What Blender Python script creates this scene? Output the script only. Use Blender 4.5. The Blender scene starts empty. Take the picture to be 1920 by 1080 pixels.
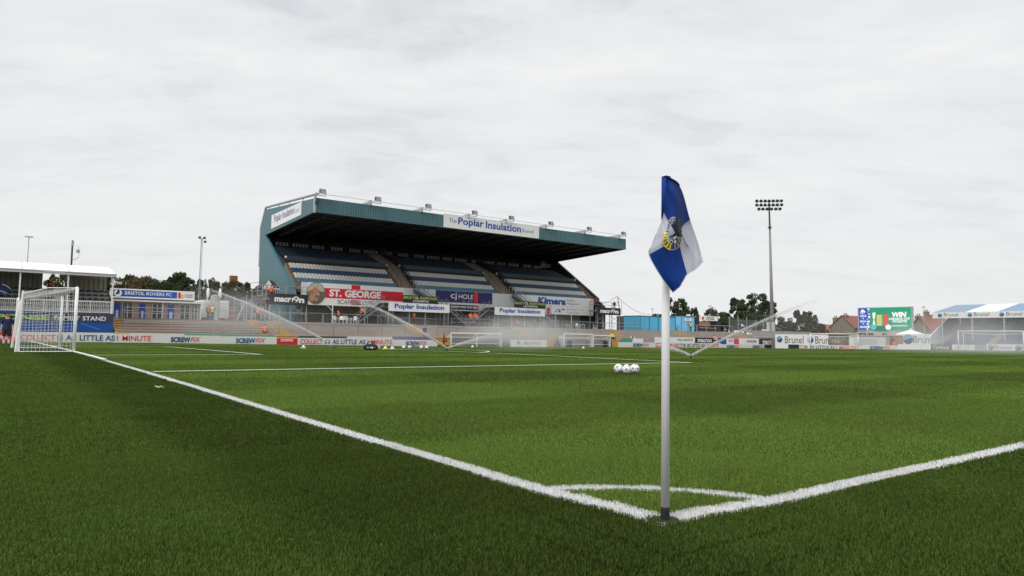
import bpy, math, random
import numpy as np
from mathutils import Matrix, Vector, Euler
from math import sin, cos, pi, radians, sqrt, atan2, hypot
random.seed(7); rng = np.random.default_rng(11)
SC = bpy.context.scene
COL = SC.collection

# ------------------------------------------------------------------ camera
FPX = 1305.68                                   # focal length in pixels of a 1920 wide frame
CAM = np.array([-2.5131, -2.2082, .8348])
MR = (Matrix.Rotation(-.6374, 3, 'Z') @ Matrix.Rotation(pi/2 + .0692, 3, 'X') @ Matrix.Rotation(.0144, 3, 'Z'))
cam = bpy.data.cameras.new('camera'); cam.sensor_width = 36; cam.lens = FPX/1920*36
cam.clip_start = .05; cam.clip_end = 3000
cam.dof.use_dof = False
co = bpy.data.objects.new('camera', cam); COL.objects.link(co)
co.matrix_world = Matrix.Translation(CAM) @ MR.to_4x4()
SC.camera = co
MN = np.array(MR)
def ray(px, py): return MN @ np.array([(px-960)/FPX, (540-py)/FPX, -1.])
def at(px, py, ax, v):
    d = ray(px, py); k = 'xyz'.index(ax); return CAM + d*(v-CAM[k])/d[k]
def atZ(px, py, Z): return CAM + ray(px, py)*Z
def wx(px, Y, py=640): return at(px, py, 'y', Y)[0]
def wy(px, X, py=650): return at(px, py, 'x', X)[1]

# ------------------------------------------------------------------ sky and sun
SUN_EL, SUN_AZ = radians(46), radians(252)      # azimuth measured from +y towards +x
W = bpy.data.worlds.new('World'); SC.world = W; W.use_nodes = True
nt = W.node_tree; nt.nodes.clear()
def N(nt, t, **k):
    n = nt.nodes.new(t)
    for a, b in k.items():
        if a == 'ins':
            for i, v in b.items(): n.inputs[i].default_value = v
        else: setattr(n, a, b)
    return n
L = lambda nt, a, b: nt.links.new(a, b)
sky = N(nt, 'ShaderNodeTexSky', sky_type='NISHITA', sun_disc=False, sun_elevation=SUN_EL, sun_rotation=SUN_AZ)
sky.air_density = 1.2; sky.dust_density = 4
bg1 = N(nt, 'ShaderNodeBackground', ins={1: .09}); L(nt, sky.outputs[0], bg1.inputs[0])
tc = N(nt, 'ShaderNodeTexCoord'); sx = N(nt, 'ShaderNodeSeparateXYZ'); L(nt, tc.outputs['Generated'], sx.inputs[0])
zc = N(nt, 'ShaderNodeMath', operation='MAXIMUM', ins={1: 0.}); L(nt, sx.outputs[2], zc.inputs[0])
za = N(nt, 'ShaderNodeMath', operation='ADD', ins={1: .16}); L(nt, zc.outputs[0], za.inputs[0])
dx = N(nt, 'ShaderNodeMath', operation='DIVIDE'); L(nt, sx.outputs[0], dx.inputs[0]); L(nt, za.outputs[0], dx.inputs[1])
dy = N(nt, 'ShaderNodeMath', operation='DIVIDE'); L(nt, sx.outputs[1], dy.inputs[0]); L(nt, za.outputs[0], dy.inputs[1])
cv = N(nt, 'ShaderNodeCombineXYZ'); L(nt, dx.outputs[0], cv.inputs[0]); L(nt, dy.outputs[0], cv.inputs[1])
mr = N(nt, 'ShaderNodeMapping'); mr.inputs['Rotation'].default_value = (0, 0, radians(33)); L(nt, cv.outputs[0], mr.inputs[0])
mp = N(nt, 'ShaderNodeMapping'); mp.inputs['Scale'].default_value = (.62, 1.15, 1); mp.inputs['Location'].default_value = (3.1, 1.7, 0); L(nt, mr.outputs[0], mp.inputs[0])
n1 = N(nt, 'ShaderNodeTexNoise', ins={'Scale': 1.5, 'Detail': 10., 'Roughness': .60, 'Distortion': .5}); L(nt, mp.outputs[0], n1.inputs['Vector'])
n2 = N(nt, 'ShaderNodeTexNoise', ins={'Scale': 5.2, 'Detail': 7., 'Roughness': .62, 'Distortion': .8}); L(nt, mp.outputs[0], n2.inputs['Vector'])
mm = N(nt, 'ShaderNodeMath', operation='MULTIPLY_ADD', ins={1: .42}); L(nt, n2.outputs[0], mm.inputs[0]); L(nt, n1.outputs[0], mm.inputs[2])
cr = N(nt, 'ShaderNodeValToRGB'); L(nt, mm.outputs[0], cr.inputs[0])
e = cr.color_ramp.elements
e[0].position = .52; e[0].color = (.655, .685, .72, 1); e[1].position = .90; e[1].color = (.93, .93, .93, 1)
x = cr.color_ramp.elements.new(.69); x.color = (.815, .828, .845, 1)
# brighter, whiter towards the horizon haze, brighter overhead
zr = N(nt, 'ShaderNodeMapRange', ins={1: .0, 2: .42, 3: .85, 4: .0}); L(nt, sx.outputs[2], zr.inputs[0])
mx = N(nt, 'ShaderNodeMix', data_type='RGBA'); L(nt, zr.outputs[0], mx.inputs[0]); L(nt, cr.outputs[0], mx.inputs[6]); mx.inputs[7].default_value = (.885, .893, .897, 1)
zz = N(nt, 'ShaderNodeMapRange', ins={1: .45, 2: 1., 3: 1., 4: 2.3}); L(nt, sx.outputs[2], zz.inputs[0])
bg2 = N(nt, 'ShaderNodeBackground'); L(nt, mx.outputs[2], bg2.inputs[0]); L(nt, zz.outputs[0], bg2.inputs[1])
ms = N(nt, 'ShaderNodeMixShader', ins={0: .95}); L(nt, bg1.outputs[0], ms.inputs[1]); L(nt, bg2.outputs[0], ms.inputs[2])
wo = N(nt, 'ShaderNodeOutputWorld'); L(nt, ms.outputs[0], wo.inputs[0])
sl = bpy.data.lights.new('sun', 'SUN'); sl.energy = 1.5; sl.angle = radians(20); sl.color = (1, .965, .91)
so = bpy.data.objects.new('sun', sl); COL.objects.link(so)
sd = Vector((sin(SUN_AZ)*cos(SUN_EL), cos(SUN_AZ)*cos(SUN_EL), sin(SUN_EL)))
so.rotation_euler = sd.to_track_quat('Z', 'Y').to_euler()
so.location = (0, -30, 40)
vs = SC.view_settings; SC.display_settings.display_device = 'sRGB'
vs.view_transform = 'Standard'; vs.look = 'None'; vs.exposure = 0; vs.gamma = 1; vs.use_curve_mapping = False
SC.render.engine = 'CYCLES'
SC.cycles.use_denoising = True
SC.cycles.volume_bounces = 1; SC.cycles.max_bounces = 6; SC.cycles.transparent_max_bounces = 96

# ------------------------------------------------------------------ materials
def lin(h):
    h = h.lstrip('#'); v = [int(h[i:i+2], 16)/255 for i in (0, 2, 4)]
    return tuple(c/12.92 if c <= .04045 else ((c+.055)/1.055)**2.4 for c in v)
MATS = {}
def mat(name, c, rough=.6, var=.12, vs_=3., metal=0., bump=0., spec=.4, stretch=None):
    """weathered paint, concrete, metal: base colour varied by two scales of noise"""
    if name in MATS: return MATS[name]
    if isinstance(c, str): c = lin(c)
    m = bpy.data.materials.new(name); m.use_nodes = True; t = m.node_tree
    b = t.nodes['Principled BSDF']; b.inputs['Roughness'].default_value = rough
    b.inputs['Metallic'].default_value = metal; b.inputs['Specular IOR Level'].default_value = spec
    g = N(t, 'ShaderNodeTexCoord'); src = g.outputs['Object']
    if stretch:
        k = N(t, 'ShaderNodeMapping'); k.inputs['Scale'].default_value = stretch; L(t, src, k.inputs[0]); src = k.outputs[0]
    a = N(t, 'ShaderNodeTexNoise', ins={'Scale': vs_, 'Detail': 6., 'Roughness': .65}); L(t, src, a.inputs['Vector'])
    r = N(t, 'ShaderNodeMapRange', ins={1: .25, 2: .75, 3: 1-var, 4: 1+var}); L(t, a.outputs[0], r.inputs[0])
    h = N(t, 'ShaderNodeHueSaturation'); h.inputs['Color'].default_value = (*c, 1); L(t, r.outputs[0], h.inputs['Value']); L(t, h.outputs[0], b.inputs['Base Color'])
    if bump:
        u = N(t, 'ShaderNodeBump', ins={'Strength': bump, 'Distance': .02}); L(t, a.outputs[0], u.inputs['Height']); L(t, u.outputs[0], b.inputs['Normal'])
    MATS[name] = m; return m
WHITE = mat('white_paint', (.80, .80, .79), .45, .04); OFFW = mat('off_white', (.66, .66, .64), .5, .08)
GALV = mat('galvanised_steel', (.33, .345, .355), .45, .18, 5, .35); GREY = mat('grey_paint', (.42, .44, .45), .5, .1)
DGREY = mat('dark_grey', (.07, .075, .08), .6, .2); BLACK = mat('black', (.018, .018, .02), .5, .2)
TEAL = mat('teal_cladding', (.085, .178, .205), .5, .13, .5, stretch=(1, 1, .25)); TEALD = mat('teal_dark', (.05, .17, .22), .5, .08)
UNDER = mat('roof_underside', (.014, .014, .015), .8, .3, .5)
CONC = mat('terrace_concrete', (.325, .287, .258), .9, .2, 1.2, stretch=(.4, 1, 2)); CONCG = mat('grey_concrete', (.30, .285, .27), .9, .2, 1.5)
BRICKD = mat('recess_wall', (.42, .41, .39), .9, .25, 1.)
YEL = mat('yellow_step', (.62, .34, .045), .7, .2, 4); RED = mat('red_paint', lin('#d31f2f'), .5, .06)
NAVY = mat('navy', lin('#23235f'), .5, .06); BLUE = mat('sign_blue', lin('#1f57a8'), .45, .05); RBLUE = mat('royal_blue', lin('#144a94'), .5, .08)
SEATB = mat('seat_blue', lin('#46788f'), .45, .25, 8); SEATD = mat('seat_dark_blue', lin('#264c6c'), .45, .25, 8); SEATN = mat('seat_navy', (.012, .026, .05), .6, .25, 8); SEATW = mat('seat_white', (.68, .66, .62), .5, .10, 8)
LIME = mat('lime_lettering', lin('#a4bf5c'), .5, .05); GREEN = mat('board_green', lin('#3f9d80'), .5, .1)
ORANGE = mat('orange_vest', (.95, .17, .045), .7, .1, 20); HIVIS = mat('yellow_vest', (.72, .80, .10), .7, .1, 20)
SKIN = mat('skin', (.52, .31, .22), .6, .08, 10); SKIND = mat('skin_brown', (.20, .10, .06), .6, .08, 10); HAIR = mat('dark_hair', (.025, .018, .014), .7, .2, 30)
CLOTHD = mat('dark_cloth', (.018, .02, .028), .85, .2, 15); CLOTHN = mat('navy_cloth', (.016, .022, .06), .85, .2, 15); CLOTHG = mat('grey_cloth', (.12, .12, .13), .85, .2, 15)
CLOTHW = mat('white_cloth', (.7, .7, .7), .8, .1, 15); CLOTHP = mat('pink_cloth', (.75, .25, .28), .8, .1, 15); CLOTHR = mat('red_cloth', (.55, .05, .05), .8, .1, 15)
ROOFW = mat('white_roof_sheet', (.72, .73, .74), .5, .05, 1); ROOFB = mat('blue_roof_sheet', lin('#7089a2'), .5, .06, 1)
TILE = mat('red_roof_tile', (.235, .088, .06), .85, .22, 3, bump=.4); STONE = mat('house_stone', (.23, .185, .15), .9, .3, 3); CREAM = mat('cream_render', (.62, .47, .36), .85, .1, 2)
GLASS = mat('dark_glass', (.02, .024, .03), .12, .1, 1, spec=.6); WOOD = mat('wooden_panel', (.36, .21, .11), .8, .2, 2)
CYAN = mat('light_blue_container', lin('#58b7dc'), .5, .08, 1.2); BRUNEL1 = mat('emblem_teal', lin('#2f9fbd'), .4, .05); BRUNEL2 = mat('emblem_navy', lin('#2a3c6e'), .4, .05)
TXTG = mat('lettering_grey', lin('#4a4d52'), .5, .05); TXTB = mat('lettering_blue', lin('#2255a5'), .45, .05); TXTR = mat('lettering_red', lin('#dd2a33'), .5, .05); TXTD = mat('lettering_dark_blue', lin('#1f4f7c'), .5, .05)
LGREY = mat('lettering_pale_grey', lin('#a9abad'), .5, .05)

def plain(name, f):
    m = bpy.data.materials.new(name); m.use_nodes = True; f(m.node_tree, m.node_tree.nodes['Principled BSDF']); return m
# brick and stripes: pattern stays in the material
def brick_mat(name, c1, c2, mort, scale):
    def f(t, b):
        g = N(t, 'ShaderNodeTexCoord'); k = N(t, 'ShaderNodeMapping'); k.inputs['Rotation'].default_value = (pi/2, 0, 0); L(t, g.outputs['Object'], k.inputs[0])
        q = N(t, 'ShaderNodeTexBrick', ins={'Scale': scale, 'Mortar Size': .02}); q.inputs[1].default_value = (*c1, 1); q.inputs[2].default_value = (*c2, 1); q.inputs[3].default_value = (*mort, 1)
        L(t, k.outputs[0], q.inputs['Vector']); L(t, q.outputs[0], b.inputs['Base Color']); b.inputs['Roughness'].default_value = .9
    return plain(name, f)
BRICK = brick_mat('pale_brick', (.34, .25, .21), (.28, .20, .17), (.33, .30, .28), 4.5)

# ------------------------------------------------------------------ mesh helpers
class MB:
    def __init__(s): s.v = []; s.f = []; s.m = []
    def add(s, v, f, mi=0):
        o = len(s.v); s.v += [tuple(map(float, p)) for p in v]; s.f += [tuple(i+o for i in q) for q in f]; s.m += [mi]*len(f); return s
    def box(s, x0, x1, y0, y1, z0, z1, mi=0):
        return s.add([(x0,y0,z0),(x1,y0,z0),(x1,y1,z0),(x0,y1,z0),(x0,y0,z1),(x1,y0,z1),(x1,y1,z1),(x0,y1,z1)],
                     [(0,3,2,1),(4,5,6,7),(0,1,5,4),(1,2,6,5),(2,3,7,6),(3,0,4,7)], mi)
    def prism(s, poly, ax, a0, a1, mi=0):
        n = len(poly); mk = {'x': lambda p, a: (a, p[0], p[1]), 'y': lambda p, a: (p[0], a, p[1]), 'z': lambda p, a: (p[0], p[1], a)}[ax]
        return s.add([mk(p, a0) for p in poly]+[mk(p, a1) for p in poly],
                     [tuple(range(n-1, -1, -1)), tuple(range(n, 2*n))]+[(i, (i+1) % n, n+(i+1) % n, n+i) for i in range(n)], mi)
    def tube(s, p0, p1, r0, r1=None, n=8, mi=0, cap=True):
        r1 = r0 if r1 is None else r1
        a = Vector(p0); b = Vector(p1); d = (b-a).normalized(); u = d.orthogonal().normalized(); w = d.cross(u)
        vv = [a+(u*cos(2*pi*i/n)+w*sin(2*pi*i/n))*r0 for i in range(n)]+[b+(u*cos(2*pi*i/n)+w*sin(2*pi*i/n))*r1 for i in range(n)]
        f = [(i, (i+1) % n, n+(i+1) % n, n+i) for i in range(n)]
        if cap: f += [tuple(range(n-1, -1, -1)), tuple(range(n, 2*n))]
        return s.add(vv, f, mi)
    def poly(s, pts, r, n=6, mi=0):
        for a, b in zip(pts, pts[1:]):
            if (Vector(a)-Vector(b)).length > 1e-6: s.tube(a, b, r, r, n, mi)
        return s
    def sphere(s, c, r, nu=16, nv=10, sc=(1, 1, 1), mi=0):
        v = [(c[0], c[1], c[2]+r*sc[2])]
        for j in range(1, nv):
            for i in range(nu):
                a = pi*j/nv; b = 2*pi*i/nu; v.append((c[0]+r*sc[0]*sin(a)*cos(b), c[1]+r*sc[1]*sin(a)*sin(b), c[2]+r*sc[2]*cos(a)))
        v.append((c[0], c[1], c[2]-r*sc[2])); f = [(0, 1+i, 1+(i+1) % nu) for i in range(nu)]
        for j in range(nv-2):
            for i in range(nu): f.append((1+j*nu+i, 1+(j+1)*nu+i, 1+(j+1)*nu+(i+1) % nu, 1+j*nu+(i+1) % nu))
        k = len(v)-1; f += [(k, 1+(nv-2)*nu+(i+1) % nu, 1+(nv-2)*nu+i) for i in range(nu)]
        return s.add(v, f, mi)
    def quad(s, a, b, c, d, mi=0): return s.add([a, b, c, d], [(0, 1, 2, 3)], mi)
    def build(s, name, mats, parent=None, smooth=False, label=None, loc=None):
        if not isinstance(mats, (list, tuple)): mats = [mats]
        me = bpy.data.meshes.new(name)
        off = np.array(parent.location if parent is not None and loc is None else (loc or (0, 0, 0)))
        if parent is not None and loc is None:      # nested parents: subtract the whole chain
            p = parent.parent
            while p is not None: off = off+np.array(p.location); p = p.parent
        v = [tuple(np.array(p)-off) for p in s.v] if off.any() else s.v
        me.from_pydata(v, [], s.f); me.update()
        for m in mats: me.materials.append(m)
        if len(mats) > 1: me.polygons.foreach_set('material_index', s.m)
        if smooth: me.polygons.foreach_set('use_smooth', [True]*len(me.polygons))
        o = bpy.data.objects.new(name, me); COL.objects.link(o)
        if parent is not None: o.parent = parent
        elif loc: o.location = loc
        if label: o['label'] = label
        return o
def tag(o, label, cat, group=None, kind=None):
    o['label'] = label; o['category'] = cat
    if group: o['group'] = group
    if kind: o['kind'] = kind
    return o
def thing(name, label, cat, loc=(0, 0, 0), group=None, rz=0):
    o = bpy.data.objects.new(name, None); COL.objects.link(o); o.location = loc; o.rotation_euler = (0, 0, rz); o.empty_display_size = .2
    return tag(o, label, cat, group)
def dup(o, loc=None, rz=None, label=None):
    c = o.copy(); COL.objects.link(c)
    if loc is not None: c.location = loc
    if rz is not None: c.rotation_euler = (0, 0, rz)
    if label: c['label'] = label
    for ch in o.children:
        d = ch.copy(); COL.objects.link(d); d.parent = c
        for g in ch.children:
            h = g.copy(); COL.objects.link(h); h.parent = d
    return c

# text -> 2-D triangles from Blender's built-in font
TXC = {}
def text2d(s, bold=0., shear=0.):
    k = (s, bold, shear)
    if k in TXC: return TXC[k]
    cu = bpy.data.curves.new('t', 'FONT'); cu.body = s; cu.size = 1; cu.offset = bold; cu.shear = shear; cu.resolution_u = 3; cu.fill_mode = 'FRONT'
    o = bpy.data.objects.new('t', cu); COL.objects.link(o)
    dg = bpy.context.evaluated_depsgraph_get(); dg.update()
    me = bpy.data.meshes.new_from_object(o.evaluated_get(dg))
    v = np.array([q.co[:2] for q in me.vertices]).reshape(-1, 2); f = [tuple(p.vertices) for p in me.polygons]
    bpy.data.objects.remove(o); bpy.data.curves.remove(cu); bpy.data.meshes.remove(me)
    if len(v): v = v-v.min(0); 
    TXC[k] = (v, f); return TXC[k]
class Face:
    """a plane facing the pitch: point(u, v, d) with u to the viewer's right, v up, d towards the viewer"""
    def __init__(s, o, r, u=(0, 0, 1)):
        s.o = np.array(o, float); s.r = np.array(r, float); s.u = np.array(u, float); s.n = np.cross(s.r, s.u)
    def __call__(s, a, b, d=0): return tuple(s.o+s.r*a+s.u*b+s.n*d)
def text_on(mb, F, s, a0, a1, b0, b1, d=.02, bold=.02, shear=0., thick=.012, mi=0):
    v, f = text2d(s, bold, shear)
    if not len(v): return
    sz = v.max(0); P = [(a0+(a1-a0)*p[0]/sz[0], b0+(b1-b0)*p[1]/sz[1]) for p in v]
    n = len(P)
    mb.add([F(a, b, d) for a, b in P], f, mi)
def rect_on(mb, F, a0, a1, b0, b1, d0, d1, mi=0):
    v = [F(a, b, d) for d in (d0, d1) for a, b in ((a0, b0), (a1, b0), (a1, b1), (a0, b1))]
    mb.add(v, [(3, 2, 1, 0), (4, 5, 6, 7), (0, 1, 5, 4), (1, 2, 6, 5), (2, 3, 7, 6), (3, 0, 4, 7)], mi)
def disc_on(mb, F, a, b, ra, rb, d, mi=0, n=28, t0=0, t1=2*pi):
    full = abs(t1-t0-2*pi) < 1e-6
    pts = [(a+ra*cos(t0+(t1-t0)*i/n), b+rb*sin(t0+(t1-t0)*i/n)) for i in range(n+(0 if full else 1))]
    mb.add([F(p, q, d) for p, q in pts], [tuple(range(len(pts)))], mi)
def fy(x, y, z): return Face((x, y, z), (1, 0, 0))
def fx(x, y, z): return Face((x, y, z), (0, -1, 0))

# ------------------------------------------------------------------ ground
def gz_(x, y):
    k = np.interp(x, [-30, -2, 18, 40, 84, 106, 140], [.2, .2, .35, .55, .58, .8, .8])
    r = np.hypot(x, y); s = np.clip((r-.15)/.75, 0, 1); s = s*s*(3-2*s); q = np.clip((r-5)/9, 0, 1)
    return -k*(np.maximum(0, y-22)/48)**1.3 - .024*s*(1-q)
def gz(x, y): return float(gz_(np.array(x, float), np.array(y, float)))
def sheet(name, xs, ys, zf, m, z0=None):
    X, Y = np.meshgrid(xs, ys); Z = zf(X, Y); nx, ny = len(xs), len(ys)
    v = np.stack([X, Y, Z], -1).reshape(-1, 3).tolist()
    f = [(j*nx+i, j*nx+i+1, (j+1)*nx+i+1, (j+1)*nx+i) for j in range(ny-1) for i in range(nx-1)]
    b = MB(); b.add(v, f)
    if z0 is not None:
        ring = [i for i in range(nx)]+[j*nx+nx-1 for j in range(1, ny)]+[(ny-1)*nx+i for i in range(nx-2, -1, -1)]+[j*nx for j in range(ny-2, 0, -1)]
        o = len(b.v); b.v += [(v[i][0], v[i][1], z0) for i in ring]; n = len(ring)
        b.f += [(ring[i], o+i, o+(i+1) % n, ring[(i+1) % n]) for i in range(n)]; b.m += [0]*n
    return b.build(name, m, smooth=False)

def grass_nodes(t, b, blade):
    """turf colour by world position; painted lines are a mask with ragged edges; b = principled"""
    ge = N(t, 'ShaderNodeNewGeometry'); P = ge.outputs['Position']; s = N(t, 'ShaderNodeSeparateXYZ'); L(t, P, s.inputs[0])
    X, Y = s.outputs[0], s.outputs[1]
    def M(op, a, c=None, d=None):
        n = N(t, 'ShaderNodeMath', operation=op)
        for i, q in enumerate((a, c, d)):
            if q is None: continue
            if isinstance(q, (int, float)): n.inputs[i].default_value = q
            else: L(t, q, n.inputs[i])
        return n.outputs[0]
    def noise(sc, det=3., vec=P, rough=.55):
        n = N(t, 'ShaderNodeTexNoise', ins={'Scale': sc, 'Detail': det, 'Roughness': rough}); L(t, vec, n.inputs['Vector']); return n.outputs[0]
    def rng_(v, a, c, lo=0., hi=1., sm=False):
        n = N(t, 'ShaderNodeMapRange', ins={1: a, 2: c, 3: lo, 4: hi}); L(t, v, n.inputs[0])
        if sm: n.interpolation_type = 'SMOOTHSTEP'
        return n.outputs[0]
    big = noise(.16, 4.); mid = noise(1.3, 4.); fine = noise(17., 3.); 
    wob = M('MULTIPLY', M('SUBTRACT', noise(.5), .5), .9)
    inside = M('MULTIPLY', rng_(X, -.02, .02), rng_(Y, -.02, .02))
    # mowing: stripes across the pitch, and stripes along it
    s1 = rng_(M('SINE', M('MULTIPLY', M('ADD', Y, wob), 2*pi/5.6)), -.35, .35, -1, 1, True)
    s2 = rng_(M('SINE', M('MULTIPLY', M('ADD', M('ADD', X, 1.2), wob), 2*pi/11.)), -.3, .3, -1, 1, True)
    s3 = rng_(M('SINE', M('MULTIPLY', M('ADD', X, M('MULTIPLY', wob, .7)), 2*pi/2.7)), -.6, .6, -1, 1, True)
    goalside = rng_(X, .0, -.05); verge = M('ADD', .61, M('MULTIPLY', goalside, M('MULTIPLY', s3, .12)))  # verge is darker turf; extra near-ground shading is put into its colour too
    st = M('ADD', M('MULTIPLY', inside, M('ADD', M('MULTIPLY', s1, .13), M('MULTIPLY', s2, .09))), M('MULTIPLY', M('SUBTRACT', 1., inside), M('SUBTRACT', verge, 1.)))
    val = M('ADD', M('ADD', 1., st), M('ADD', M('MULTIPLY', M('SUBTRACT', big, .5), .26), M('MULTIPLY', M('SUBTRACT', mid, .5), .34)))
    if not blade: val = M('ADD', val, M('MULTIPLY', M('SUBTRACT', fine, .5), .75))
    hue = M('ADD', .5, M('MULTIPLY', M('SUBTRACT', noise(.45, 3.), .5), .05))
    h = N(t, 'ShaderNodeHueSaturation'); L(t, val, h.inputs['Value']); L(t, hue, h.inputs['Hue'])
    base = GRASS_BLADE if blade else GRASS_FAR
    h.inputs['Color'].default_value = (*base, 1); col = h.outputs[0]
    if blade:
        at_ = N(t, 'ShaderNodeAttribute', attribute_name='rnd')
        v = rng_(at_.outputs['Fac'], 0., 1., .50, 1.50); dry = rng_(at_.outputs['Fac'], .9, 1.)
        h2 = N(t, 'ShaderNodeHueSaturation'); L(t, v, h2.inputs['Value']); L(t, col, h2.inputs['Color'])
        m2 = N(t, 'ShaderNodeMix', data_type='RGBA'); L(t, M('MULTIPLY', dry, .6), m2.inputs[0]); L(t, h2.outputs[0], m2.inputs[6]); m2.inputs[7].default_value = (.20, .19, .075, 1); col = m2.outputs[2]
    # lines
    jit = M('MULTIPLY', M('SUBTRACT', noise(38., 2.), .5), .038)
    ax, ay = M('ABSOLUTE', X), M('ABSOLUTE', Y)
    def band(d, w): return M('LESS_THAN', M('ADD', d, jit), w)
    g = M('MULTIPLY', band(ax, .066), M('GREATER_THAN', Y, -.066)); q = M('MULTIPLY', band(ay, .062), M('GREATER_THAN', X, -.066))
    r = M('SQRT', M('ADD', M('MULTIPLY', X, X), M('MULTIPLY', Y, Y)))
    rf = M('POWER', M('ADD', M('POWER', ax, 1.5), M('POWER', ay, 1.5)), 1/1.5)
    a = M('MULTIPLY', M('MULTIPLY', band(M('ABSOLUTE', M('SUBTRACT', rf, .868)), .055), M('GREATER_THAN', X, 0.)), M('GREATER_THAN', Y, 0.))
    spot = M('MULTIPLY', band(M('ABSOLUTE', M('ADD', X, .46)), .05), M('LESS_THAN', M('ABSOLUTE', M('SUBTRACT', Y, 9.5)), .16))
    mask = M('MAXIMUM', M('MAXIMUM', g, q), M('MAXIMUM', a, M('MULTIPLY', spot, M('GREATER_THAN', fine, .5))))
    if blade:   # some blades missed by the paint
        mask = M('MULTIPLY', mask, M('LESS_THAN', at_.outputs['Fac'], rng_(noise(2.2, 3.), .35, .65, .90, 1.0))); hole = M('GREATER_THAN', r, .075); mask = M('MULTIPLY', mask, hole)
    else: mask = M('MULTIPLY', mask, M('GREATER_THAN', noise(60., 2.), .40))
    m3 = N(t, 'ShaderNodeMix', data_type='RGBA'); L(t, mask, m3.inputs[0]); L(t, col, m3.inputs[6])
    if blade:
        wv = N(t, 'ShaderNodeHueSaturation'); wv.inputs['Color'].default_value = (.80, .80, .80, 1); L(t, rng_(at_.outputs['Fac'], 0., 1., .7, 1.1), wv.inputs['Value']); L(t, wv.outputs[0], m3.inputs[7])
    else: m3.inputs[7].default_value = (.70, .70, .70, 1)
    L(t, m3.outputs[2], b.inputs['Base Color']); b.inputs['Roughness'].default_value = .75 if blade else .95; b.inputs['Specular IOR Level'].default_value = .04 if blade else 0
    if not blade:
        bp = N(t, 'ShaderNodeBump', ins={'Strength': .6, 'Distance': .03}); L(t, fine, bp.inputs['Height']); L(t, bp.outputs[0], b.inputs['Normal'])
    return m3.outputs[2]
GRASS_FAR = (.030, .040, .012); GRASS_BLADE = (.124, .194, .036)
TURF = plain('turf', lambda t, b: grass_nodes(t, b, False))
def bl(t, b):
    c = grass_nodes(t, b, True)
    tr = N(t, 'ShaderNodeBsdfTranslucent'); L(t, c, tr.inputs[0]); mxs = N(t, 'ShaderNodeMixShader', ins={0: .3}); L(t, b.outputs[0], mxs.inputs[1]); L(t, tr.outputs[0], mxs.inputs[2])
    L(t, mxs.outputs[0], t.nodes['Material Output'].inputs[0])
BLADE = plain('grass_blade', bl)
gr = sheet('ground', [-900, 900], [-900, 900], lambda X, Y: X*0-1.3, mat('far_ground', (.09, .10, .06), .95, .3, .05)); gr['kind'] = 'structure'
xs = np.unique(np.round(np.concatenate([np.arange(-30, -3, 3), np.arange(-3, 4.01, .14), np.arange(4, 16, 1), np.arange(16, 107.9, 4), [107.9]]), 3))
ys = np.unique(np.round(np.concatenate([np.arange(-20, -3, 3), np.arange(-3, 4.01, .14), np.arange(4, 16, 1), np.arange(16, 71.5, 2.5), [71.6]]), 3))
pt = sheet('pitch', xs, ys, lambda X, Y: gz_(X, Y)-.006, TURF, -1.6); pt['kind'] = 'structure'

# grass blades: three rings of turf patches, coarser away from the camera
def patch(n, size, w, h, seed):
    r = np.random.default_rng(seed); P = r.uniform(-size/2, size/2, (n, 2)); a = r.uniform(0, 2*pi, n); ln = r.uniform(.55, 1.15, n)*h; ww = r.uniform(.7, 1.3, n)*w/2
    lean = r.uniform(.10, .85, n)*h; la = a+pi/2+r.normal(0, .5, n); dx, dy = np.cos(a), np.sin(a); lx, ly = np.cos(la)*lean, np.sin(la)*lean
    V = np.zeros((n, 5, 3)); V[:, 0, :2] = P-np.stack([dx*ww, dy*ww], 1); V[:, 1, :2] = P+np.stack([dx*ww, dy*ww], 1); V[:, :2, 2] = -.004
    mid = P+np.stack([lx*.3, ly*.3], 1); V[:, 2, :2] = mid+np.stack([dx*ww*.8, dy*ww*.8], 1); V[:, 3, :2] = mid-np.stack([dx*ww*.8, dy*ww*.8], 1); V[:, 2:4, 2] = (ln*.58)[:, None]
    V[:, 4, :2] = P+np.stack([lx, ly], 1); V[:, 4, 2] = ln*np.clip(1.05-.35*(lean/h), .4, 1)
    base = np.arange(n)[:, None]*5; q = base+np.array([[0, 1, 2, 3]]); tr = base+np.array([[3, 2, 4]])
    me = bpy.data.meshes.new('grass'); me.vertices.add(n*5); me.vertices.foreach_set('co', V.reshape(-1))
    loops = np.concatenate([q, tr], 1).reshape(-1); me.loops.add(len(loops)); me.loops.foreach_set('vertex_index', loops)
    me.polygons.add(2*n); me.polygons.foreach_set('loop_start', np.stack([np.arange(n)*7, np.arange(n)*7+4], 1).reshape(-1)); me.update(calc_edges=True)
    A = me.attributes.new('rnd', 'FLOAT', 'POINT'); A.data.foreach_set('value', np.repeat(r.uniform(0, 1, n), 5)); me.materials.append(BLADE); return me
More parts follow.
